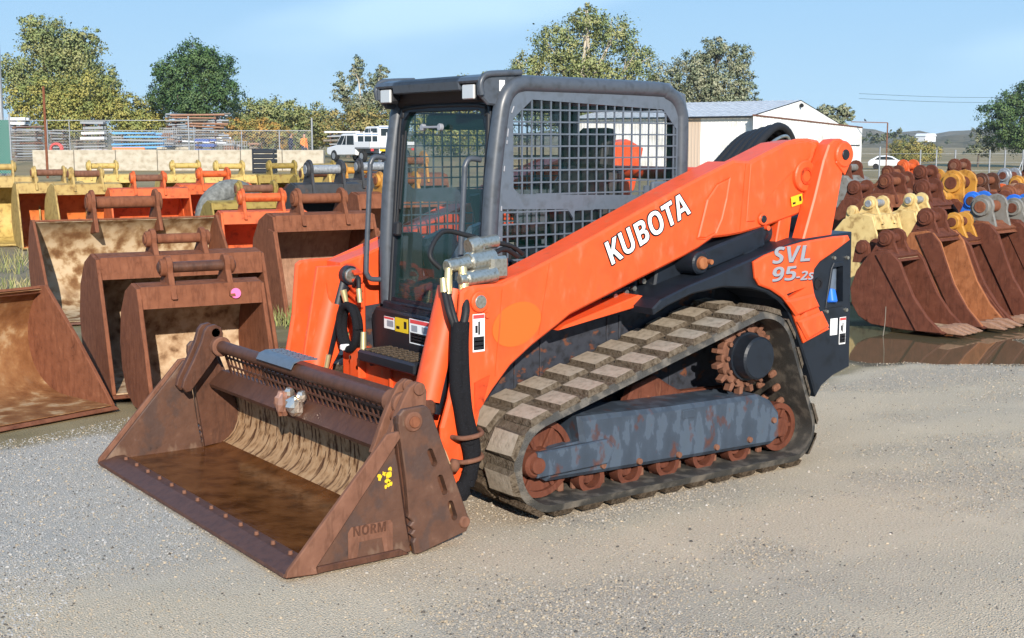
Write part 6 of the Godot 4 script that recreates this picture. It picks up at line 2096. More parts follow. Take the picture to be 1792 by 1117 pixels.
func loader_front(T: Node3D) -> void:
	var k := MB.new()
	# front plate with ribs
	k.box(Vector3(-0.90, 0.40, 0), Vector3(0.05, 0.40, 1.12), 0.01)
	k.box(Vector3(-0.84, 0.66, -0.545), Vector3(0.05, 0.5, 0.11), 0.01)
	k.box(Vector3(-0.84, 0.66, 0.535), Vector3(0.05, 0.5, 0.11), 0.01)
	k.box(Vector3(-0.935, 0.52, -0.36), Vector3(0.06, 0.16, 0.10), 0.008)
	k.box(Vector3(-0.925, 0.44, -0.05), Vector3(0.03, 0.30, 0.02), 0.004)
	k.box(Vector3(-0.925, 0.30, 0.0), Vector3(0.03, 0.03, 1.0), 0.006)
	part(T, "front_plate", k, M.orange_paint)
	k = MB.new()
	for i in 5:
		k.box(Vector3(-0.86, 0.80 + 0.045 * i, -0.54), Vector3(0.05, 0.014, 0.12), 0.003, Basis(Vector3.RIGHT, 0.35))
	part(T, "front_rib", k, M.orange_dull)
	k = MB.new()
	for q in [[-0.905, 0.545, -0.40], [-0.905, 0.50, -0.33], [-0.93, 0.36, 0.12], [-0.93, 0.36, -0.2]]:
		k.cyl(Vector3(q[0], q[1], q[2]), Vector3(q[0] - 0.06, q[1], q[2]), 0.012, -1.0, 8)
	part(T, "front_bolt", k, M.steel_bright)
	# black kick panel below the door
	k = MB.new()
	k.xf = Transform3D(Basis(Vector3(0, 0, 1), Vector3(0, 1, 0), Vector3(-1, 0, 0)), Vector3.ZERO)
	k.prism(V2([[-0.47, 0.52], [-0.50, 0.74], [-0.46, 0.785], [0.50, 0.785], [0.50, 0.52]]), 0.70, 0.785, 0.012)
	part(T, "kick_panel", k, M.black_paint)
	var face := Basis(Vector3(0, 0, 1), Vector3(0, 1, 0), Vector3(-1, 0, 0))
	sticker(T, Vector3(-0.787, 0.688, -0.355), Vector2(0.10, 0.062), face, "door")
	sticker(T, Vector3(-0.787, 0.684, -0.245), Vector2(0.125, 0.072), face, "yellow")
	sticker(T, Vector3(-0.787, 0.640, -0.105), Vector2(0.19, 0.125), face, "grey")
	# step
	k = MB.new()
	k.box(Vector3(-0.93, 0.60, 0.06), Vector3(0.19, 0.035, 0.52), 0.008)
	k.box(Vector3(-1.015, 0.588, 0.06), Vector3(0.03, 0.055, 0.54), 0.01)
	k.cyl(Vector3(-0.99, 0.56, -0.14), Vector3(-0.90, 0.56, -0.14), 0.022, -1.0, 12)
	part(T, "step", k, M.black_paint)
	k = MB.new()
	for i in 9:
		k.box(Vector3(-0.94, 0.622, -0.15 + 0.052 * i), Vector3(0.15, 0.012, 0.026), 0.004)
	part(T, "step_tread", k, M.mud_brown)
	# tilt cylinders with their orange guards
	for side in [1, -1]:
		var a := Vector3(-1.03, 1.0, 0.67) if side > 0 else Vector3(-0.92, 0.97, -0.60)
		var b := Vector3(-1.165, 0.52, 0.67) if side > 0 else Vector3(-1.06, 0.47, -0.60)
		var e := Vector3(-1.36, 0.60, 0.80 * side)
		k = MB.new()
		k.cyl(a + Vector3(0.04, -0.03, 0), b.lerp(a, -0.12) + Vector3(0.03, 0, 0), 0.042, -1.0, 20)
		k.cyl(a + Vector3(0.04, -0.02, 0.05 * side), a + Vector3(0.04, -0.02, -0.07 * side), 0.05, -1.0, 20, true, 0.006)
		k.cyl(b.lerp(a, -0.1), Vector3(-1.24, 0.36, 0.70 * side), 0.04, -1.0, 16)
		var cy := part(T, "tilt_cylinder", k, M.dark_grey)
		k = MB.new()
		k.cyl(a + Vector3(0.04, -0.02, -0.06 * side), a + Vector3(0.04, -0.02, -0.085 * side), 0.04, 0.038, 20, true, 0.004)
		part(cy, "pin_cap", k, M.steel_bright)
		# guard: a bent half shell
		k = MB.new()
		var ax := (b - a).normalized()
		var fw := Vector3(-1, 0, 0)
		fw = (fw - ax * fw.dot(ax)).normalized()
		var lat := ax.cross(fw)
		var rows := []
		var nrs := []
		var rin := []
		for j in 2:
			var row := []; var nr := []; var ri := []
			for i in 13:
				var t := lerpf(-1.75, 1.75, i / 12.0)
				var o := fw * cos(t) + lat * sin(t)
				row.append((a if j == 0 else b) + o * 0.072); nr.append(o); ri.append((a if j == 0 else b) + o * 0.064)
			rows.append(row); nrs.append(nr); rin.append(ri)
		if side < 0:      # the far one is cut away at the top for the cylinder head
			for i in 13:
				rows[0][i] = rows[0][i].lerp(rows[1][i], 0.33 * smoothstep(5.0, 10.0, float(12 - i)))
				rin[0][i] = rin[0][i].lerp(rin[1][i], 0.33 * smoothstep(5.0, 10.0, float(12 - i)))
		k.strip(rows[0], rows[1], nrs[0], nrs[1])
		var neg := []
		for q in nrs[0]:
			neg.append(-q)
		k.strip(rin[0], rin[1], neg, neg)
		for j in 2:
			for i in 12:
				k.quad(rows[j][i], rows[j][i + 1], rin[j][i + 1], rin[j][i], ax * (1 if j else -1))
		for i in [0, 12]:
			k.quad(rows[0][i], rows[1][i], rin[1][i], rin[0][i], lat)
		part(cy, "cylinder_guard", k, M.orange_paint)

func loader_hoses(T: Node3D) -> void:
	var k := MB.new()
	# rear hose loop above the engine
	for i in 5:
		var z := 0.30 - 0.05 * i
		k.tube([Vector3(0.95, 1.42, z + 0.05), Vector3(1.10, 1.52, z + 0.03), Vector3(1.28, 1.66 - i * 0.006, z), Vector3(1.44, 1.725 - i * 0.012, z - 0.04), Vector3(1.56, 1.68 - i * 0.02, z - 0.06), Vector3(1.60, 1.55, z - 0.06), Vector3(1.45, 1.40, z - 0.05)], 0.024, 8, 5)
	part(T, "hose_loop", k, M.hose_black)
	k = MB.new()
	k.tube([Vector3(1.18, 1.56, 0.36), Vector3(1.32, 1.64, 0.34), Vector3(1.46, 1.67, 0.31), Vector3(1.52, 1.60, 0.30)], 0.010, 6, 5)
	part(T, "hose_clamp", k, M.steel_bright)
	# auxiliary coupler on the arm
	k = MB.new()
	k.cyl(Vector3(-1.10, 1.105, 0.72), Vector3(-0.86, 1.125, 0.70), 0.03, 0.036, 18, true, 0.005)
	k.cyl(Vector3(-0.98, 1.115, 0.71), Vector3(-0.84, 1.127, 0.70), 0.045, -1.0, 20, true, 0.006)
	k.cyl(Vector3(-1.03, 1.05, 0.76), Vector3(-0.86, 1.06, 0.74), 0.034, 0.038, 18, true, 0.006)
	k.cyl(Vector3(-1.06, 1.05, 0.76), Vector3(-1.02, 1.05, 0.76), 0.024, -1.0, 14, true, 0.004)
	k.cyl(Vector3(-0.92, 1.19, 0.68), Vector3(-0.80, 1.20, 0.67), 0.03, -1.0, 16, true, 0.004)
	k.cyl(Vector3(-0.96, 1.18, 0.68), Vector3(-0.90, 1.19, 0.68), 0.04, -1.0, 16, true, 0.006)
	k.cyl(Vector3(-0.90, 1.11, 0.69), Vector3(-0.90, 1.20, 0.68), 0.025, -1.0, 14)
	k.box(Vector3(-0.84, 1.09, 0.71), Vector3(0.09, 0.10, 0.10), 0.012)
	part(T, "hydraulic_coupler", k, M.steel_bright)
	k = MB.new()
	k.cyl(Vector3(-1.095, 1.10, 0.73), Vector3(-1.105, 0.99, 0.74), 0.016, 0.02, 12)
	k.cyl(Vector3(-1.03, 1.10, 0.74), Vector3(-1.04, 0.98, 0.77), 0.02, 0.024, 12)
	k.cyl(Vector3(-1.13, 1.06, 0.74), Vector3(-1.13, 1.0, 0.75), 0.014, 0.018, 12)
	part(T, "hose_end", k, M.brass)
	k = MB.new()
	k.tube([Vector3(-1.13, 1.0, 0.75), Vector3(-1.14, 0.92, 0.80), Vector3(-1.125, 0.86, 0.815)], 0.014, 8, 4)
	k.tube([Vector3(-1.105, 0.99, 0.74), Vector3(-1.115, 0.92, 0.79), Vector3(-1.11, 0.86, 0.815)], 0.014, 8, 4)
	k.tube([Vector3(-1.04, 0.98, 0.77), Vector3(-1.06, 0.92, 0.81), Vector3(-1.08, 0.86, 0.82)], 0.018, 8, 4)
	k.tube([Vector3(-1.13, 1.10, 0.72), Vector3(-1.17, 1.16, 0.70), Vector3(-1.08, 1.25, 0.66), Vector3(-0.95, 1.23, 0.66), Vector3(-0.84, 1.20, 0.66), Vector3(-0.70, 1.17, 0.64), Vector3(-0.62, 1.13, 0.62)], 0.011, 8, 6)
	k.tube([Vector3(-0.84, 1.14, 0.69), Vector3(-0.75, 1.16, 0.66), Vector3(-0.66, 1.12, 0.64)], 0.012, 8, 4)
	part(T, "hydraulic_hose", k, M.hose_black)
	# cloth sleeve that gathers the hoses down the front of the arm: lumpy, hand-wrapped
	k = MB.new()
	var pth := [Vector3(-1.105, 0.875, 0.818), Vector3(-1.115, 0.74, 0.822), Vector3(-1.118, 0.60, 0.824), Vector3(-1.10, 0.50, 0.826), Vector3(-1.083, 0.40, 0.828), Vector3(-1.06, 0.31, 0.835), Vector3(-1.06, 0.24, 0.84), Vector3(-1.09, 0.16, 0.835), Vector3(-1.13, 0.11, 0.82)]
	k.tube(pth, 0.031, 12, 6)
	k.tube([pth[0] + Vector3(0.02, 0, 0.01), pth[1] + Vector3(0.026, 0, 0.005), pth[3] + Vector3(0.02, 0, 0.012), pth[5] + Vector3(0.022, 0, 0.006), pth[7] + Vector3(0.015, 0, 0.008)], 0.028, 10, 8)
	for i in 8:
		k.ball(pth[i].lerp(pth[mini(i + 1, 8)], 0.4) + Vector3(0.008, 0, 0.004), Vector3(0.037, 0.05, 0.033), 10, 0.08, i)
	part(T, "hose_sleeve", k, M.sleeve_cloth)
	for q in [[0.375, 0.0], [0.27, 0.015]]:
		k = MB.new()
		k.tube([Vector3(-1.13, q[0], 0.80), Vector3(-1.12, q[0] + 0.006, 0.875), Vector3(-1.06, q[0] + 0.012, 0.89), Vector3(-1.02, q[0] + 0.016, 0.87), Vector3(-1.0, q[0] + 0.02, 0.82)], 0.011, 8, 5)
		part(T, "hose_guide", k, M.rust_brown)
	k = MB.new()
	k.ball(Vector3(-1.155, 0.265, 0.86), Vector3(0.024, 0.03, 0.024), 10)
	part(T, "guide_knob", k, M.rust_brown)
	# coiled spare hose hung at the front
	k = MB.new()
	for j in 2:
		var ring := []
		for i in 17:
			var t := TAU * i / 16.0
			ring.append(Vector3(-0.955 - 0.02 * j, 0.70 + (0.105 + 0.008 * j) * sin(t), -0.40 + (0.085 + 0.006 * j) * cos(t)))
		k.tube(ring, 0.02, 10, 2, false)
	part(T, "hose_coil", k, M.sleeve_cloth)
	k = MB.new()
	k.cyl(Vector3(-0.95, 0.82, -0.46), Vector3(-0.96, 0.885, -0.47), 0.014, 0.018, 10)
	k.cyl(Vector3(-0.96, 0.60, -0.27), Vector3(-0.955, 0.69, -0.275), 0.017, 0.014, 10)
	k.cyl(Vector3(-0.93, 0.83, -0.35), Vector3(-0.93, 0.90, -0.36), 0.013, 0.015, 10)
	k.cyl(Vector3(-1.05, 0.42, -0.53), Vector3(-1.03, 0.55, -0.51), 0.014, -1.0, 10)
	part(T, "hose_end", k, M.brass)
	k = MB.new()
	k.tube([Vector3(-0.93, 0.90, -0.36), Vector3(-0.92, 0.95, -0.38), Vector3(-0.9, 0.93, -0.44), Vector3(-0.88, 0.9, -0.5)], 0.012, 8, 5)
	part(T, "hydraulic_hose", k, M.hose_black)
	k = MB.new()
	k.box(Vector3(-0.985, 0.597, -0.415), Vector3(0.05, 0.03, 0.03), 0.006)
	part(T, "tag", k, M.white_print)

func clip_spans(poly: Array, axis: int, at: float) -> Array:      # where the line x = at (axis 0) or y = at (axis 1) runs inside the polygon
	var hits := []
	for i in poly.size():
		var a: Vector2 = poly[i]
		var b: Vector2 = poly[(i + 1) % poly.size()]
		if (a[axis] > at) != (b[axis] > at):
			hits.append(lerpf(a[1 - axis], b[1 - axis], (at - a[axis]) / (b[axis] - a[axis])))
	hits.sort()
	var out := []
	for i in range(0, hits.size() - 1, 2):
		out.append([hits[i], hits[i + 1]])
	return out

func wire_grid(k: MB, poly: Array, z: float, x0: float, y0: float, pitch: float, t: float) -> void:
	for i in range(-20, 40):
		for sp in clip_spans(poly, 0, x0 + i * pitch):
			k.box(Vector3(x0 + i * pitch, (sp[0] + sp[1]) / 2, z), Vector3(t, sp[1] - sp[0] + 0.004, t * 0.8))
	for i in range(-20, 40):
		for sp in clip_spans(poly, 1, y0 + i * pitch):
			k.box(Vector3((sp[0] + sp[1]) / 2, y0 + i * pitch, z + 0.002), Vector3(sp[1] - sp[0] + 0.004, t, t * 0.8))

func loader_cab(T: Node3D) -> void:
	var cab := Node3D.new()
	cab.name = "cab"
	T.add_child(cab)
	cab.set_meta("label", "grey operator cab with wire mesh sides and green tinted glass")
	var spine := [[-0.70, 0.80], [-0.702, 1.0], [-0.698, 1.15], [-0.675, 1.46], [-0.635, 1.74], [-0.612, 1.83], [-0.575, 1.88], [-0.52, 1.902], [-0.40, 1.905], [0.30, 1.898], [0.39, 1.885], [0.455, 1.85], [0.492, 1.79], [0.50, 1.72], [0.50, 1.40], [0.50, 0.92]]
	var upper := V2([[-0.461, 1.833], [0.364, 1.799], [0.455, 1.702], [0.458, 1.468], [0.412, 1.417], [0.249, 1.42], [0.242, 1.372], [-0.536, 1.395], [-0.569, 1.424], [-0.57, 1.745]])
	var lower := V2([[-0.631, 1.327], [-0.245, 1.317], [-0.212, 1.272], [-0.20, 1.315], [0.10, 1.306], [0.15, 1.262], [0.15, 0.98], [-0.635, 0.98]])
	var outer := V2([[-0.70, 0.92], [-0.695, 1.15], [-0.672, 1.46], [-0.632, 1.74], [-0.608, 1.83], [-0.572, 1.876], [-0.52, 1.898], [-0.40, 1.90], [0.30, 1.893], [0.388, 1.88], [0.45, 1.846], [0.488, 1.79], [0.496, 1.72], [0.496, 0.92]])
	for side in [1, -1]:
		var k := MB.new()
		var path := []
		for q in spine:
			path.append(Vector3(q[0], q[1], 0.462 * side))
		k.tube(path, 0.040, 16, 4)
		part(cab, "roll_cage_tube", k, M.cab_tube)
		k = MB.new()
		k.prism(outer, 0.466 * side, 0.480 * side, 0.0, [upper, lower])
		k.box(Vector3(0.34, 1.36, 0.492 * side), Vector3(0.13, 0.16, 0.03), 0.012)
		part(cab, "side_panel", k, M.cab_grey)
		k = MB.new()
		wire_grid(k, upper, 0.474 * side, -0.46, 1.392, 0.0563, 0.0075)
		wire_grid(k, lower, 0.474 * side, -0.60, 1.03, 0.0563, 0.0075)
		part(cab, "wire_guard", k, M.cab_grey)
		k = MB.new()
		k.quad(Vector3(-0.64, 0.98, 0.448 * side), Vector3(0.48, 0.98, 0.448 * side), Vector3(0.48, 1.84, 0.448 * side), Vector3(-0.59, 1.84, 0.448 * side), Vector3(0, 0, side))
		part(cab, "side_window", k, M.clear_glass)
		# weld bead along the front tube, scuffed pale
		k = MB.new()
		var wl := [Vector3(-0.655, 1.15, 0.482 * side), Vector3(-0.63, 1.46, 0.482 * side), Vector3(-0.595, 1.74, 0.482 * side), Vector3(-0.55, 1.84, 0.482 * side)]
		for q in [[0, 0.1, 0.16], [0, 0.55, 0.62], [1, 0.15, 0.24], [1, 0.6, 0.66], [1, 0.72, 0.85], [2, 0.3, 0.6]]:
			k.tube([wl[q[0]].lerp(wl[q[0] + 1], q[1]), wl[q[0]].lerp(wl[q[0] + 1], q[2])], 0.004, 6)
		part(cab, "weld_bead", k, M.silver_print, "stuff")
		k = MB.new()
		k.box(Vector3(-0.60, 1.0, 0.40 * side), Vector3(0.12, 0.34, 0.10), 0.02)
		part(cab, "inner_post", k, M.black_plastic)
	# roof, floor, back
	var r := MB.new()
	r.box(Vector3(-0.04, 1.905, 0), Vector3(1.02, 0.06, 0.90), 0.02)
	part(cab, "roof", r, M.cab_grey)
	r = MB.new()
	r.box(Vector3(-0.08, 1.855, 0), Vector3(0.92, 0.05, 0.84), 0.01)
	part(cab, "headliner", r, M.black_plastic)
	r = MB.new()
	r.box(Vector3(-0.10, 0.83, 0), Vector3(1.2, 0.08, 0.9), 0.01)
	part(cab, "cab_floor", r, M.black_plastic)
	r = MB.new()
	r.xf = Transform3D(Basis(Vector3(0, 0, 1), Vector3(0, 1, 0), Vector3(-1, 0, 0)), Vector3.ZERO)
	r.prism(V2([[-0.44, 0.92], [0.44, 0.92], [0.44, 1.88], [-0.44, 1.88]]), -0.51, -0.48, 0.0, [V2([[-0.38, 1.30], [0.38, 1.30], [0.38, 1.80], [-0.38, 1.80]])])
	part(cab, "rear_frame", r, M.dark_grey)
	r = MB.new()
	r.quad(Vector3(0.49, 1.30, -0.38), Vector3(0.49, 1.30, 0.38), Vector3(0.49, 1.80, 0.38), Vector3(0.49, 1.80, -0.38), Vector3.RIGHT)
	part(cab, "rear_window", r, M.clear_glass)
	# rear work lamp bracket seen over the back corner
	r = MB.new()
	r.prism(V2([[0.44, 1.86], [0.50, 1.90], [0.565, 1.88], [0.58, 1.80], [0.545, 1.70], [0.52, 1.72]]), 0.40, 0.43, 0.006)
	part(cab, "rear_bracket", r, M.cab_grey)
	# front: leaning door with a dark frame and tinted pane
	var lean := Basis(Vector3(0, 0, 1), Vector3(0.078, 0.997, 0).normalized(), Vector3(0, 0, 1).cross(Vector3(0.078, 0.997, 0).normalized()))
	var door_out := V2([[-0.425, 0.0], [-0.425, 0.92], [-0.40, 1.01], [-0.34, 1.05], [0.34, 1.05], [0.40, 1.01], [0.425, 0.92], [0.425, 0.0]])
	var pane := V2([[-0.385, 0.045], [-0.385, 0.88], [-0.362, 0.955], [-0.31, 0.995], [0.31, 0.995], [0.362, 0.955], [0.385, 0.88], [0.385, 0.045]])
	var k2 := MB.new()
	k2.xf = Transform3D(lean, Vector3(-0.715, 0.795, 0))
	k2.prism(door_out, -0.03, 0.012, 0.006, [pane])
	var door := part(cab, "door", k2, M.dark_grey)
	k2 = MB.new()
	k2.xf = Transform3D(lean, Vector3(-0.708, 0.795, 0))
	var pp := PackedVector2Array(pane)
	var ix := Geometry2D.triangulate_polygon(pp)
	for i in range(0, ix.size(), 3):
		k2.tri(Vector3(pp[ix[i]].x, pp[ix[i]].y, 0), Vector3(pp[ix[i + 1]].x, pp[ix[i + 1]].y, 0), Vector3(pp[ix[i + 2]].x, pp[ix[i + 2]].y, 0), Vector3.BACK)
	part(door, "door_glass", k2, M.green_glass)
	k2 = MB.new()
	k2.xf = Transform3D(lean, Vector3(-0.715, 0.795, 0))
	k2.tube([Vector3(-0.40, 0.02, 0.008), Vector3(-0.40, 0.88, 0.008), Vector3(-0.37, 0.97, 0.008), Vector3(-0.31, 1.015, 0.008), Vector3(0.31, 1.015, 0.008), Vector3(0.37, 0.97, 0.008), Vector3(0.40, 0.88, 0.008), Vector3(0.40, 0.02, 0.008)], 0.012, 8, 3)
	part(door, "door_seal", k2, M.black_plastic)
	k2 = MB.new()
	k2.xf = Transform3D(lean, Vector3(-0.715, 0.795, 0))
	k2.box(Vector3(0, 0.0, -0.005), Vector3(0.90, 0.05, 0.07), 0.01)
	k2.box(Vector3(0.05, 0.018, 0.03), Vector3(0.6, 0.012, 0.01), 0.003)
	part(cab, "sill", k2, M.dark_grey)
	k2 = MB.new()
	k2.xf = Transform3D(lean, Vector3(-0.715, 0.795, 0))
	# inside grab on the pane, wiper with its arm, latch
	k2.cyl(Vector3(-0.16, 0.915, 0.008), Vector3(-0.16, 0.915, 0.03), 0.018, -1.0, 14, true, 0.003)
	k2.cyl(Vector3(0.0, 0.915, 0.008), Vector3(0.0, 0.915, 0.03), 0.018, -1.0, 14, true, 0.003)
	k2.bar(Vector3(-0.16, 0.915, 0.025), Vector3(0.0, 0.915, 0.025), 0.012, 0.012, 0.003)
	part(door, "hinge_bar", k2, M.silver_print)
	k2 = MB.new()
	k2.xf = Transform3D(lean, Vector3(-0.715, 0.795, 0))
	k2.bar(Vector3(-0.36, 0.42, 0.02), Vector3(-0.345, 0.88, 0.02), 0.014, 0.012, 0.003)
	k2.bar(Vector3(-0.335, 0.50, 0.022), Vector3(-0.318, 0.90, 0.022), 0.01, 0.01, 0.002)
	k2.box(Vector3(-0.35, 0.40, 0.02), Vector3(0.05, 0.07, 0.03), 0.008)
	part(door, "wiper", k2, M.black_plastic)
	# visor with recessed lamps
	var v := MB.new()
	v.prism(V2([[-0.50, 1.942], [-0.60, 1.952], [-0.70, 1.945], [-0.745, 1.932], [-0.757, 1.915], [-0.75, 1.878], [-0.735, 1.872], [-0.722, 1.905], [-0.50, 1.915]]), -0.30, 0.30, 0.004)
	v.prism(V2([[-0.50, 1.942], [-0.60, 1.952], [-0.70, 1.945], [-0.745, 1.932], [-0.757, 1.915], [-0.752, 1.905], [-0.50, 1.915]]), -0.465, 0.465, 0.004)
	part(cab, "visor", v, M.cab_tube)
	v = MB.new()
	v.prism(V2([[-0.50, 1.918], [-0.70, 1.908], [-0.66, 1.835], [-0.64, 1.81], [-0.55, 1.81]]), -0.43, 0.43, 0.004)
	part(cab, "visor_underside", v, M.black_plastic)
	for side in [1, -1]:
		v = MB.new()
		v.box(Vector3(-0.718, 1.865, 0.375 * side), Vector3(0.06, 0.075, 0.105), 0.014)
		var lm := part(cab, "work_lamp", v, M.black_plastic)
		v = MB.new()
		v.box(Vector3(-0.747, 1.865, 0.375 * side), Vector3(0.014, 0.066, 0.096), 0.012)
		part(lm, "lamp_lens", v, M.lamp_glass)
		v = MB.new()
		v.prism(V2([[-0.47, 1.93], [-0.56, 1.955], [-0.72, 1.935], [-0.755, 1.90], [-0.75, 1.85], [-0.70, 1.805], [-0.62, 1.80], [-0.55, 1.86]]), 0.440 * side, 0.466 * side, 0.008)
		part(cab, "visor_cheek", v, M.cab_tube)
		v = MB.new()
		v.tube([Vector3(-0.74, 1.85, 0.472 * side), Vector3(-0.748, 1.90, 0.472 * side), Vector3(-0.72, 1.938, 0.472 * side), Vector3(-0.65, 1.948, 0.472 * side), Vector3(-0.52, 1.955, 0.472 * side)], 0.014, 8, 4)
		part(cab, "roof_rail", v, M.cab_tube)
		v = MB.new()
		v.box(Vector3(-0.625, 1.893, 0.467 * side), Vector3(0.03, 0.05, 0.002))
		part(cab, "sticker", v, M.white_print)
	# grab rails either side of the door
	for side in [1, -1]:
		v = MB.new()
		var zz: float = 0.40 * side if side > 0 else -0.475
		var x0 := -0.77
		v.tube([Vector3(-0.70, 1.555, zz), Vector3(x0 + 0.01, 1.56, zz), Vector3(x0 - 0.015, 1.53, zz), Vector3(x0 - 0.02, 1.49, zz), Vector3(x0 - 0.035, 1.25, zz), Vector3(x0 - 0.05, 1.0, zz), Vector3(x0 - 0.045, 0.955, zz), Vector3(x0 - 0.02, 0.93, zz), Vector3(-0.71, 0.925, zz)], 0.0135, 10, 4)
		part(cab, "grab_rail", v, M.cab_tube)
	# inside: seat, armrest pods, levers, console
	v = MB.new()
	v.box(Vector3(0.05, 1.02, 0), Vector3(0.46, 0.14, 0.48), 0.05)
	v.box(Vector3(0.27, 1.26, 0), Vector3(0.12, 0.50, 0.46), 0.05, Basis(Vector3.BACK, -0.16))
	v.box(Vector3(0.32, 1.60, 0), Vector3(0.09, 0.22, 0.26), 0.04, Basis(Vector3.BACK, -0.12))
	v.box(Vector3(0.05, 0.91, 0), Vector3(0.4, 0.1, 0.4), 0.02)
	part(cab, "seat", v, M.black_plastic)
	v = MB.new()
	v.box(Vector3(0.02, 1.15, 0.33), Vector3(0.42, 0.09, 0.11), 0.03)
	v.box(Vector3(0.02, 1.15, -0.33), Vector3(0.42, 0.09, 0.11), 0.03)
	v.cyl(Vector3(-0.20, 1.16, 0.33), Vector3(-0.24, 1.36, 0.33), 0.018, 0.03, 12)
	v.cyl(Vector3(-0.20, 1.16, -0.33), Vector3(-0.24, 1.36, -0.33), 0.018, 0.03, 12)
	part(cab, "control_pod", v, M.black_plastic)
	v = MB.new()
	v.box(Vector3(-0.42, 1.02, -0.36), Vector3(0.2, 0.3, 0.12), 0.03, Basis(Vector3.BACK, 0.35))
	v.box(Vector3(0.40, 1.25, -0.30), Vector3(0.10, 0.5, 0.18), 0.03)
	v.box(Vector3(-0.30, 1.74, -0.36), Vector3(0.4, 0.08, 0.1), 0.02)
	part(cab, "console", v, M.dark_grey)
	v = MB.new()
	v.prism(V2([[-0.62, 0.90], [-0.66, 1.02], [-0.52, 1.22], [-0.46, 1.24], [-0.40, 1.16], [-0.45, 0.9]]), 0.02, 0.09, 0.01)
	part(cab, "foot_panel", v, M.cab_grey)

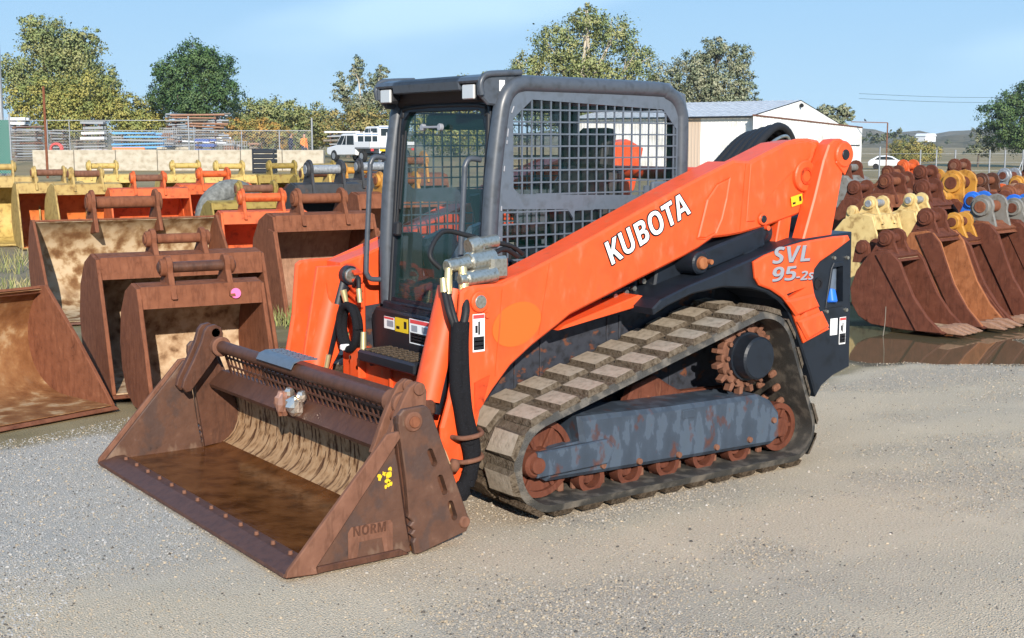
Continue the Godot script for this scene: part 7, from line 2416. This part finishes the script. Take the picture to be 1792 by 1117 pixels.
func loader_bucket(T: Node3D) -> void:
	var B := Node3D.new()
	B.name = "bucket"
	T.add_child(B)
	B.set_meta("label", "rusty brown four-in-one bucket resting on the gravel")
	var k := MB.new()
	k.sheet(V2([[-2.0, 0.028], [-1.75, 0.026], [-1.50, 0.026], [-1.45, 0.030], [-1.40, 0.045]]), -1.06, 1.06, 0.02)
	part(B, "floor_plate", k, M.floor_wet)
	k = MB.new()
	k.sheet(V2([[-1.40, 0.044], [-1.365, 0.066], [-1.335, 0.10], [-1.315, 0.145], [-1.306, 0.20], [-1.308, 0.26], [-1.32, 0.32], [-1.345, 0.38], [-1.37, 0.42]]), -1.06, 1.06, 0.02)
	part(B, "back_plate", k, M.streaked_coat)
	k = MB.new()
	k.prism(V2([[-2.065, 0.010], [-2.06, 0.022], [-1.98, 0.044], [-1.935, 0.044], [-1.915, 0.030], [-1.915, 0.002], [-2.05, 0.002]]), -1.066, 1.066, 0.002)
	part(B, "cutting_edge", k, M.rust_dark)
	for i in 13:
		k = MB.new()
		var z := -0.94 + 0.155 * i
		k.cyl(Vector3(-1.962, 0.035, z), Vector3(-1.962, 0.058, z), 0.011, 0.009, 8)
		part(B, "edge_bolt", k, M.rust_brown)
	# hinged front jaw sides
	for s in [1, -1]:
		k = MB.new()
		k.prism(V2([[-2.03, 0.03], [-1.90, 0.006], [-1.505, 0.006], [-1.53, 0.14], [-1.56, 0.36], [-1.585, 0.50], [-1.60, 0.50]]), 1.048 * s, 1.072 * s, 0.003)
		var jp := part(B, "jaw_side", k, M.bucket_plate)
		k = MB.new()
		k.prism(V2([[-2.062, 0.012], [-2.056, 0.036], [-1.618, 0.505], [-1.565, 0.510], [-1.555, 0.485], [-1.935, 0.03], [-1.93, 0.002]]), 1.068 * s, 1.090 * s, 0.004)
		part(jp, "front_flange", k, M.rust_brown)
		k = MB.new()
		k.prism(V2([[-1.93, 0.003], [-1.93, 0.03], [-1.56, 0.03], [-1.52, 0.003]]), 1.071 * s, 1.086 * s, 0.003)
		part(jp, "skid_strip", k, M.rust_dark)
	# rear side plates with their adjusting slots
	for s in [1, -1]:
		var zig := [[-1.498, 0.0], [-1.508, 0.05], [-1.50, 0.065], [-1.518, 0.085], [-1.503, 0.10], [-1.522, 0.12], [-1.508, 0.135], [-1.527, 0.155], [-1.525, 0.17], [-1.535, 0.30], [-1.568, 0.54], [-1.565, 0.575], [-1.545, 0.595], [-1.445, 0.60], [-1.42, 0.58], [-1.246, 0.125], [-1.232, 0.085], [-1.25, 0.05], [-1.475, -0.002]]
		k = MB.new()
		k.prism(V2(zig), 1.064 * s, 1.094 * s, 0.005, [slot_pts(Vector2(-1.425, 0.41), Vector2(-1.405, 0.36), 0.014), slot_pts(Vector2(-1.378, 0.295), Vector2(-1.358, 0.235), 0.014), slot_pts(Vector2(-1.33, 0.18), Vector2(-1.31, 0.12), 0.014)])
		var rp := part(B, "rear_side", k, M.bucket_plate)
		k = MB.new()
		k.prism(V2([[-1.50, 0.03], [-1.55, 0.40], [-1.56, 0.56], [-1.45, 0.59], [-1.26, 0.10], [-1.28, 0.05]]), 1.035 * s, 1.058 * s, 0.003)
		part(rp, "inner_side", k, M.rust_dark)
		k = MB.new()
		k.cyl(Vector3(-1.502, 0.543, 1.08 * s), Vector3(-1.502, 0.543, 1.103 * s), 0.045, 0.04, 24, true, 0.004)
		part(rp, "pin_washer", k, M.rust_brown)
		k = MB.new()
		k.cyl(Vector3(-1.262, 0.092, 1.08 * s), Vector3(-1.262, 0.092, 1.104 * s), 0.03, 0.024, 18, true, 0.004)
		part(rp, "pin_washer", k, M.rust_brown)
		k = MB.new()
		k.cyl(Vector3(-1.502, 0.543, 0.95 * s), Vector3(-1.502, 0.543, 1.112 * s), 0.024, -1.0, 18, true, 0.003)
		part(rp, "hinge_pin", k, M.rust_red)
		# hinge plates that carry the jaw
		for q in [[0.905, 0.935], [0.985, 1.020]]:
			k = MB.new()
			k.prism(V2([[-1.665, 0.385], [-1.655, 0.42], [-1.60, 0.52], [-1.555, 0.61], [-1.535, 0.67], [-1.515, 0.692], [-1.475, 0.698], [-1.445, 0.68], [-1.435, 0.65], [-1.44, 0.58], [-1.50, 0.50], [-1.62, 0.362], [-1.645, 0.358]]) if s < 0 else V2([[-1.60, 0.40], [-1.545, 0.53], [-1.50, 0.62], [-1.47, 0.665], [-1.44, 0.682], [-1.405, 0.672], [-1.39, 0.64], [-1.395, 0.56], [-1.44, 0.46], [-1.50, 0.38], [-1.58, 0.37]]), q[0] * s, q[1] * s, 0.004)
			k.cyl(Vector3((-1.475 if s < 0 else -1.43), 0.655, q[0] * s), Vector3((-1.475 if s < 0 else -1.43), 0.655, (q[1] + 0.012) * s), 0.026, -1.0, 18, true, 0.003)
			part(rp, "hinge_plate", k, M.rust_dark if s < 0 else M.rust_brown)
		k = MB.new()
		k.cyl(Vector3(-1.462, 0.585, 0.86 * s), Vector3(-1.462, 0.585, 0.96 * s), 0.052, 0.048, 24, true, 0.006)
		k.cyl(Vector3(-1.462, 0.585, 0.84 * s), Vector3(-1.462, 0.585, 0.87 * s), 0.03, -1.0, 14)
		part(rp, "hinge_knuckle", k, M.rust_brown)
	# top tube, perforated guard, stiffening beam
	k = MB.new()
	k.cyl(Vector3(-1.462, 0.585, -0.90), Vector3(-1.462, 0.585, 0.90), 0.032, -1.0, 24)
	part(B, "top_tube", k, M.rust_dark)
	k = MB.new()
	k.prism(V2([[-1.485, 0.375], [-1.415, 0.44], [-1.36, 0.435], [-1.335, 0.40], [-1.36, 0.355], [-1.475, 0.355]]), -1.0, 0.98, 0.004)
	part(B, "stiffening_beam", k, M.rust_dark)
	k = MB.new()
	for i in 37:
		var z := -0.88 + 1.76 * i / 36.0
		k.bar(Vector3(-1.405, 0.435, z), Vector3(-1.445, 0.57, z), 0.010 if i % 9 else 0.03, 0.006, 0.0, Vector3.RIGHT)
	for j in 4:
		var t := j / 3.0
		k.box(Vector3(lerpf(-1.405, -1.445, t), lerpf(0.435, 0.57, t), 0), Vector3(0.006, 0.010, 1.76))
	part(B, "perforated_guard", k, M.rust_dark)
	k = MB.new()
	k.sheet(V2([[-1.512, 0.60], [-1.495, 0.628], [-1.46, 0.640], [-1.37, 0.636]]), -0.34, 0.03, 0.006)
	for i in 12:
		for j in 4:
			k.box(Vector3(-1.45 + 0.024 * j, 0.6405 - 0.001 * j, -0.32 + 0.03 * i + 0.015 * (j % 2)), Vector3(0.018, 0.004, 0.006), 0.001, Basis(Vector3.UP, 0.785 if (i + j) % 2 else -0.785))
	part(B, "chequer_plate", k, M.cab_grey)
	# foil-wrapped fitting on the beam
	k = MB.new()
	k.ball(Vector3(-1.495, 0.42, -0.085), Vector3(0.045, 0.06, 0.045), 12, 0.16, 3)
	part(B, "wrapped_fitting", k, M.copper_foil)
	k = MB.new()
	k.ball(Vector3(-1.49, 0.425, 0.02), Vector3(0.042, 0.05, 0.05), 12, 0.14, 5)
	k.ball(Vector3(-1.47, 0.47, -0.07), Vector3(0.025, 0.028, 0.025), 10, 0.12, 6)
	k.ball(Vector3(-1.465, 0.47, 0.045), Vector3(0.024, 0.028, 0.024), 10, 0.12, 7)
	part(B, "wrapped_fitting", k, M.foil)
	# back of the jaw and the hitch it hangs on
	k = MB.new()
	k.box(Vector3(-1.27, 0.30, 0), Vector3(0.06, 0.44, 1.5), 0.015)
	k.box(Vector3(-1.22, 0.50, 0), Vector3(0.10, 0.07, 1.5), 0.015)
	k.box(Vector3(-1.22, 0.14, 0), Vector3(0.10, 0.08, 1.5), 0.015)
	part(B, "quick_hitch", k, M.rust_dark)
	# maker's embossed badge, paint splash
	lettering(B, "embossed_lettering", "NORM", 0.038, Vector3(-1.772, 0.104, 1.0745), Basis(Vector3.BACK, -0.02).scaled_local(Vector3(0.145 / text_mesh("NORM", 0.038, 0.004, 800).get_aabb().size.x, 1, 1)), M.rust_dark, 0.004, 800)
	k = MB.new()
	k.prism(V2([[-1.79, 0.03], [-1.79, 0.135], [-1.775, 0.155], [-1.60, 0.155], [-1.59, 0.14], [-1.59, 0.03], [-1.63, 0.03], [-1.64, 0.09], [-1.74, 0.09], [-1.75, 0.03]]), 1.0705, 1.0738, 0.0005)
	part(B, "maker_badge", k, M.rust_brown)
	for q in [[-1.645, 0.335, 0.013, 1], [-1.625, 0.345, 0.01, 2], [-1.605, 0.34, 0.014, 3], [-1.612, 0.315, 0.012, 4], [-1.60, 0.30, 0.011, 5], [-1.618, 0.292, 0.007, 6], [-1.598, 0.36, 0.008, 7]]:
		k = MB.new()
		var g := RandomNumberGenerator.new(); g.seed = q[3]
		var pl := []
		for i in 9:
			pl.append(Vector2(q[0], q[1]) + Vector2.from_angle(TAU * i / 9.0) * q[2] * g.randf_range(0.5, 1.4))
		k.prism(pl, 1.071, 1.0735, 0.0)
		part(B, "paint_splash", k, M.yellow_print)

# ---------------------------------------------------------------- tufts of grass, weeds, marks
func grass_tuft(k: MB, g: RandomNumberGenerator, at: Vector3, r: float, h: float, n: int, cols: Array) -> void:
	for i in n:
		var a := g.randf() * TAU
		var q := at + Vector3(cos(a), 0, sin(a)) * r * sqrt(g.randf())
		var lean := Vector3(g.randfn(), 0, g.randfn()) * 0.35
		var hh := h * g.randf_range(0.4, 1.1)
		var tip := q + Vector3(lean.x * hh, hh, lean.z * hh)
		var mid := q.lerp(tip, 0.55) + Vector3(0, hh * 0.10, 0)
		var w := Vector3(g.randfn(), 0, g.randfn()).normalized() * 0.005
		var b: Color = cols[g.randi() % cols.size()]
		var f := g.randf_range(0.75, 1.25)
		k.tint = Color(b.r * f, b.g * f, b.b * f)
		var out := w.cross(Vector3.UP)
		k.quad(q - w, q + w, mid + w * 0.8, mid - w * 0.8, out)
		k.tri(mid - w * 0.8, mid + w * 0.8, tip, out)

func build_small() -> void:
	var g := RandomNumberGenerator.new(); g.seed = 500
	var green := [Color(0.14, 0.17, 0.045), Color(0.20, 0.20, 0.07), Color(0.27, 0.24, 0.10)]
	var straw := [Color(0.38, 0.31, 0.16), Color(0.28, 0.24, 0.10), Color(0.20, 0.19, 0.07)]
	var spots := [
		[-1.72, 11.6, 0.42, 0.20, 420, "grass tuft at the foot of the deep rusty bucket"],
		[-1.35, 11.2, 0.30, 0.16, 260, "grass tuft right beside the loader's far arm"],
		[-2.05, 12.0, 0.30, 0.15, 220, "grass tuft between the deep rusty bucket and its neighbours"],
		[-3.05, 9.9, 0.25, 0.14, 180, "grass tuft at the left foot of the broad-lipped bucket"],
		[-4.9, 12.8, 0.7, 0.16, 420, "grass patch left of the cream-lined bucket"],
		[-5.3, 14.6, 0.9, 0.14, 520, "grass patch under the left end of the painted row"],
		[-6.6, 17.5, 1.4, 0.18, 700, "grass patch in front of the mustard buckets"],
		[4.85, 11.55, 0.30, 0.06, 240, "short green weeds at the teeth of the right-hand buckets"],
		[5.35, 11.9, 0.40, 0.08, 260, "short green weeds by the fourth right-hand bucket"],
	]
	for s in spots:
		var k := MB.new()
		k.colored = true
		grass_tuft(k, g, yard(s[0], s[1], gy(s[0], s[1])), s[2], s[3], s[4], green if g.randf() < 0.5 else straw + green)
		tag(part(self, "grass", k, M.leaf), s[5], "grass", "", "stuff")
	# a dry stalk leaning in the puddle
	var st := thing("dry_stalk", "single dry stalk standing in the puddle before the toothed buckets", "stalk", yard(3.24, 11.1, -0.04))
	var k := MB.new()
	k.tube([Vector3.ZERO, Vector3(0.02, 0.12, 0), Vector3(0.01, 0.26, 0.01)], 0.004, 5, 4)
	part(st, "stem", k, M.timber_grey)
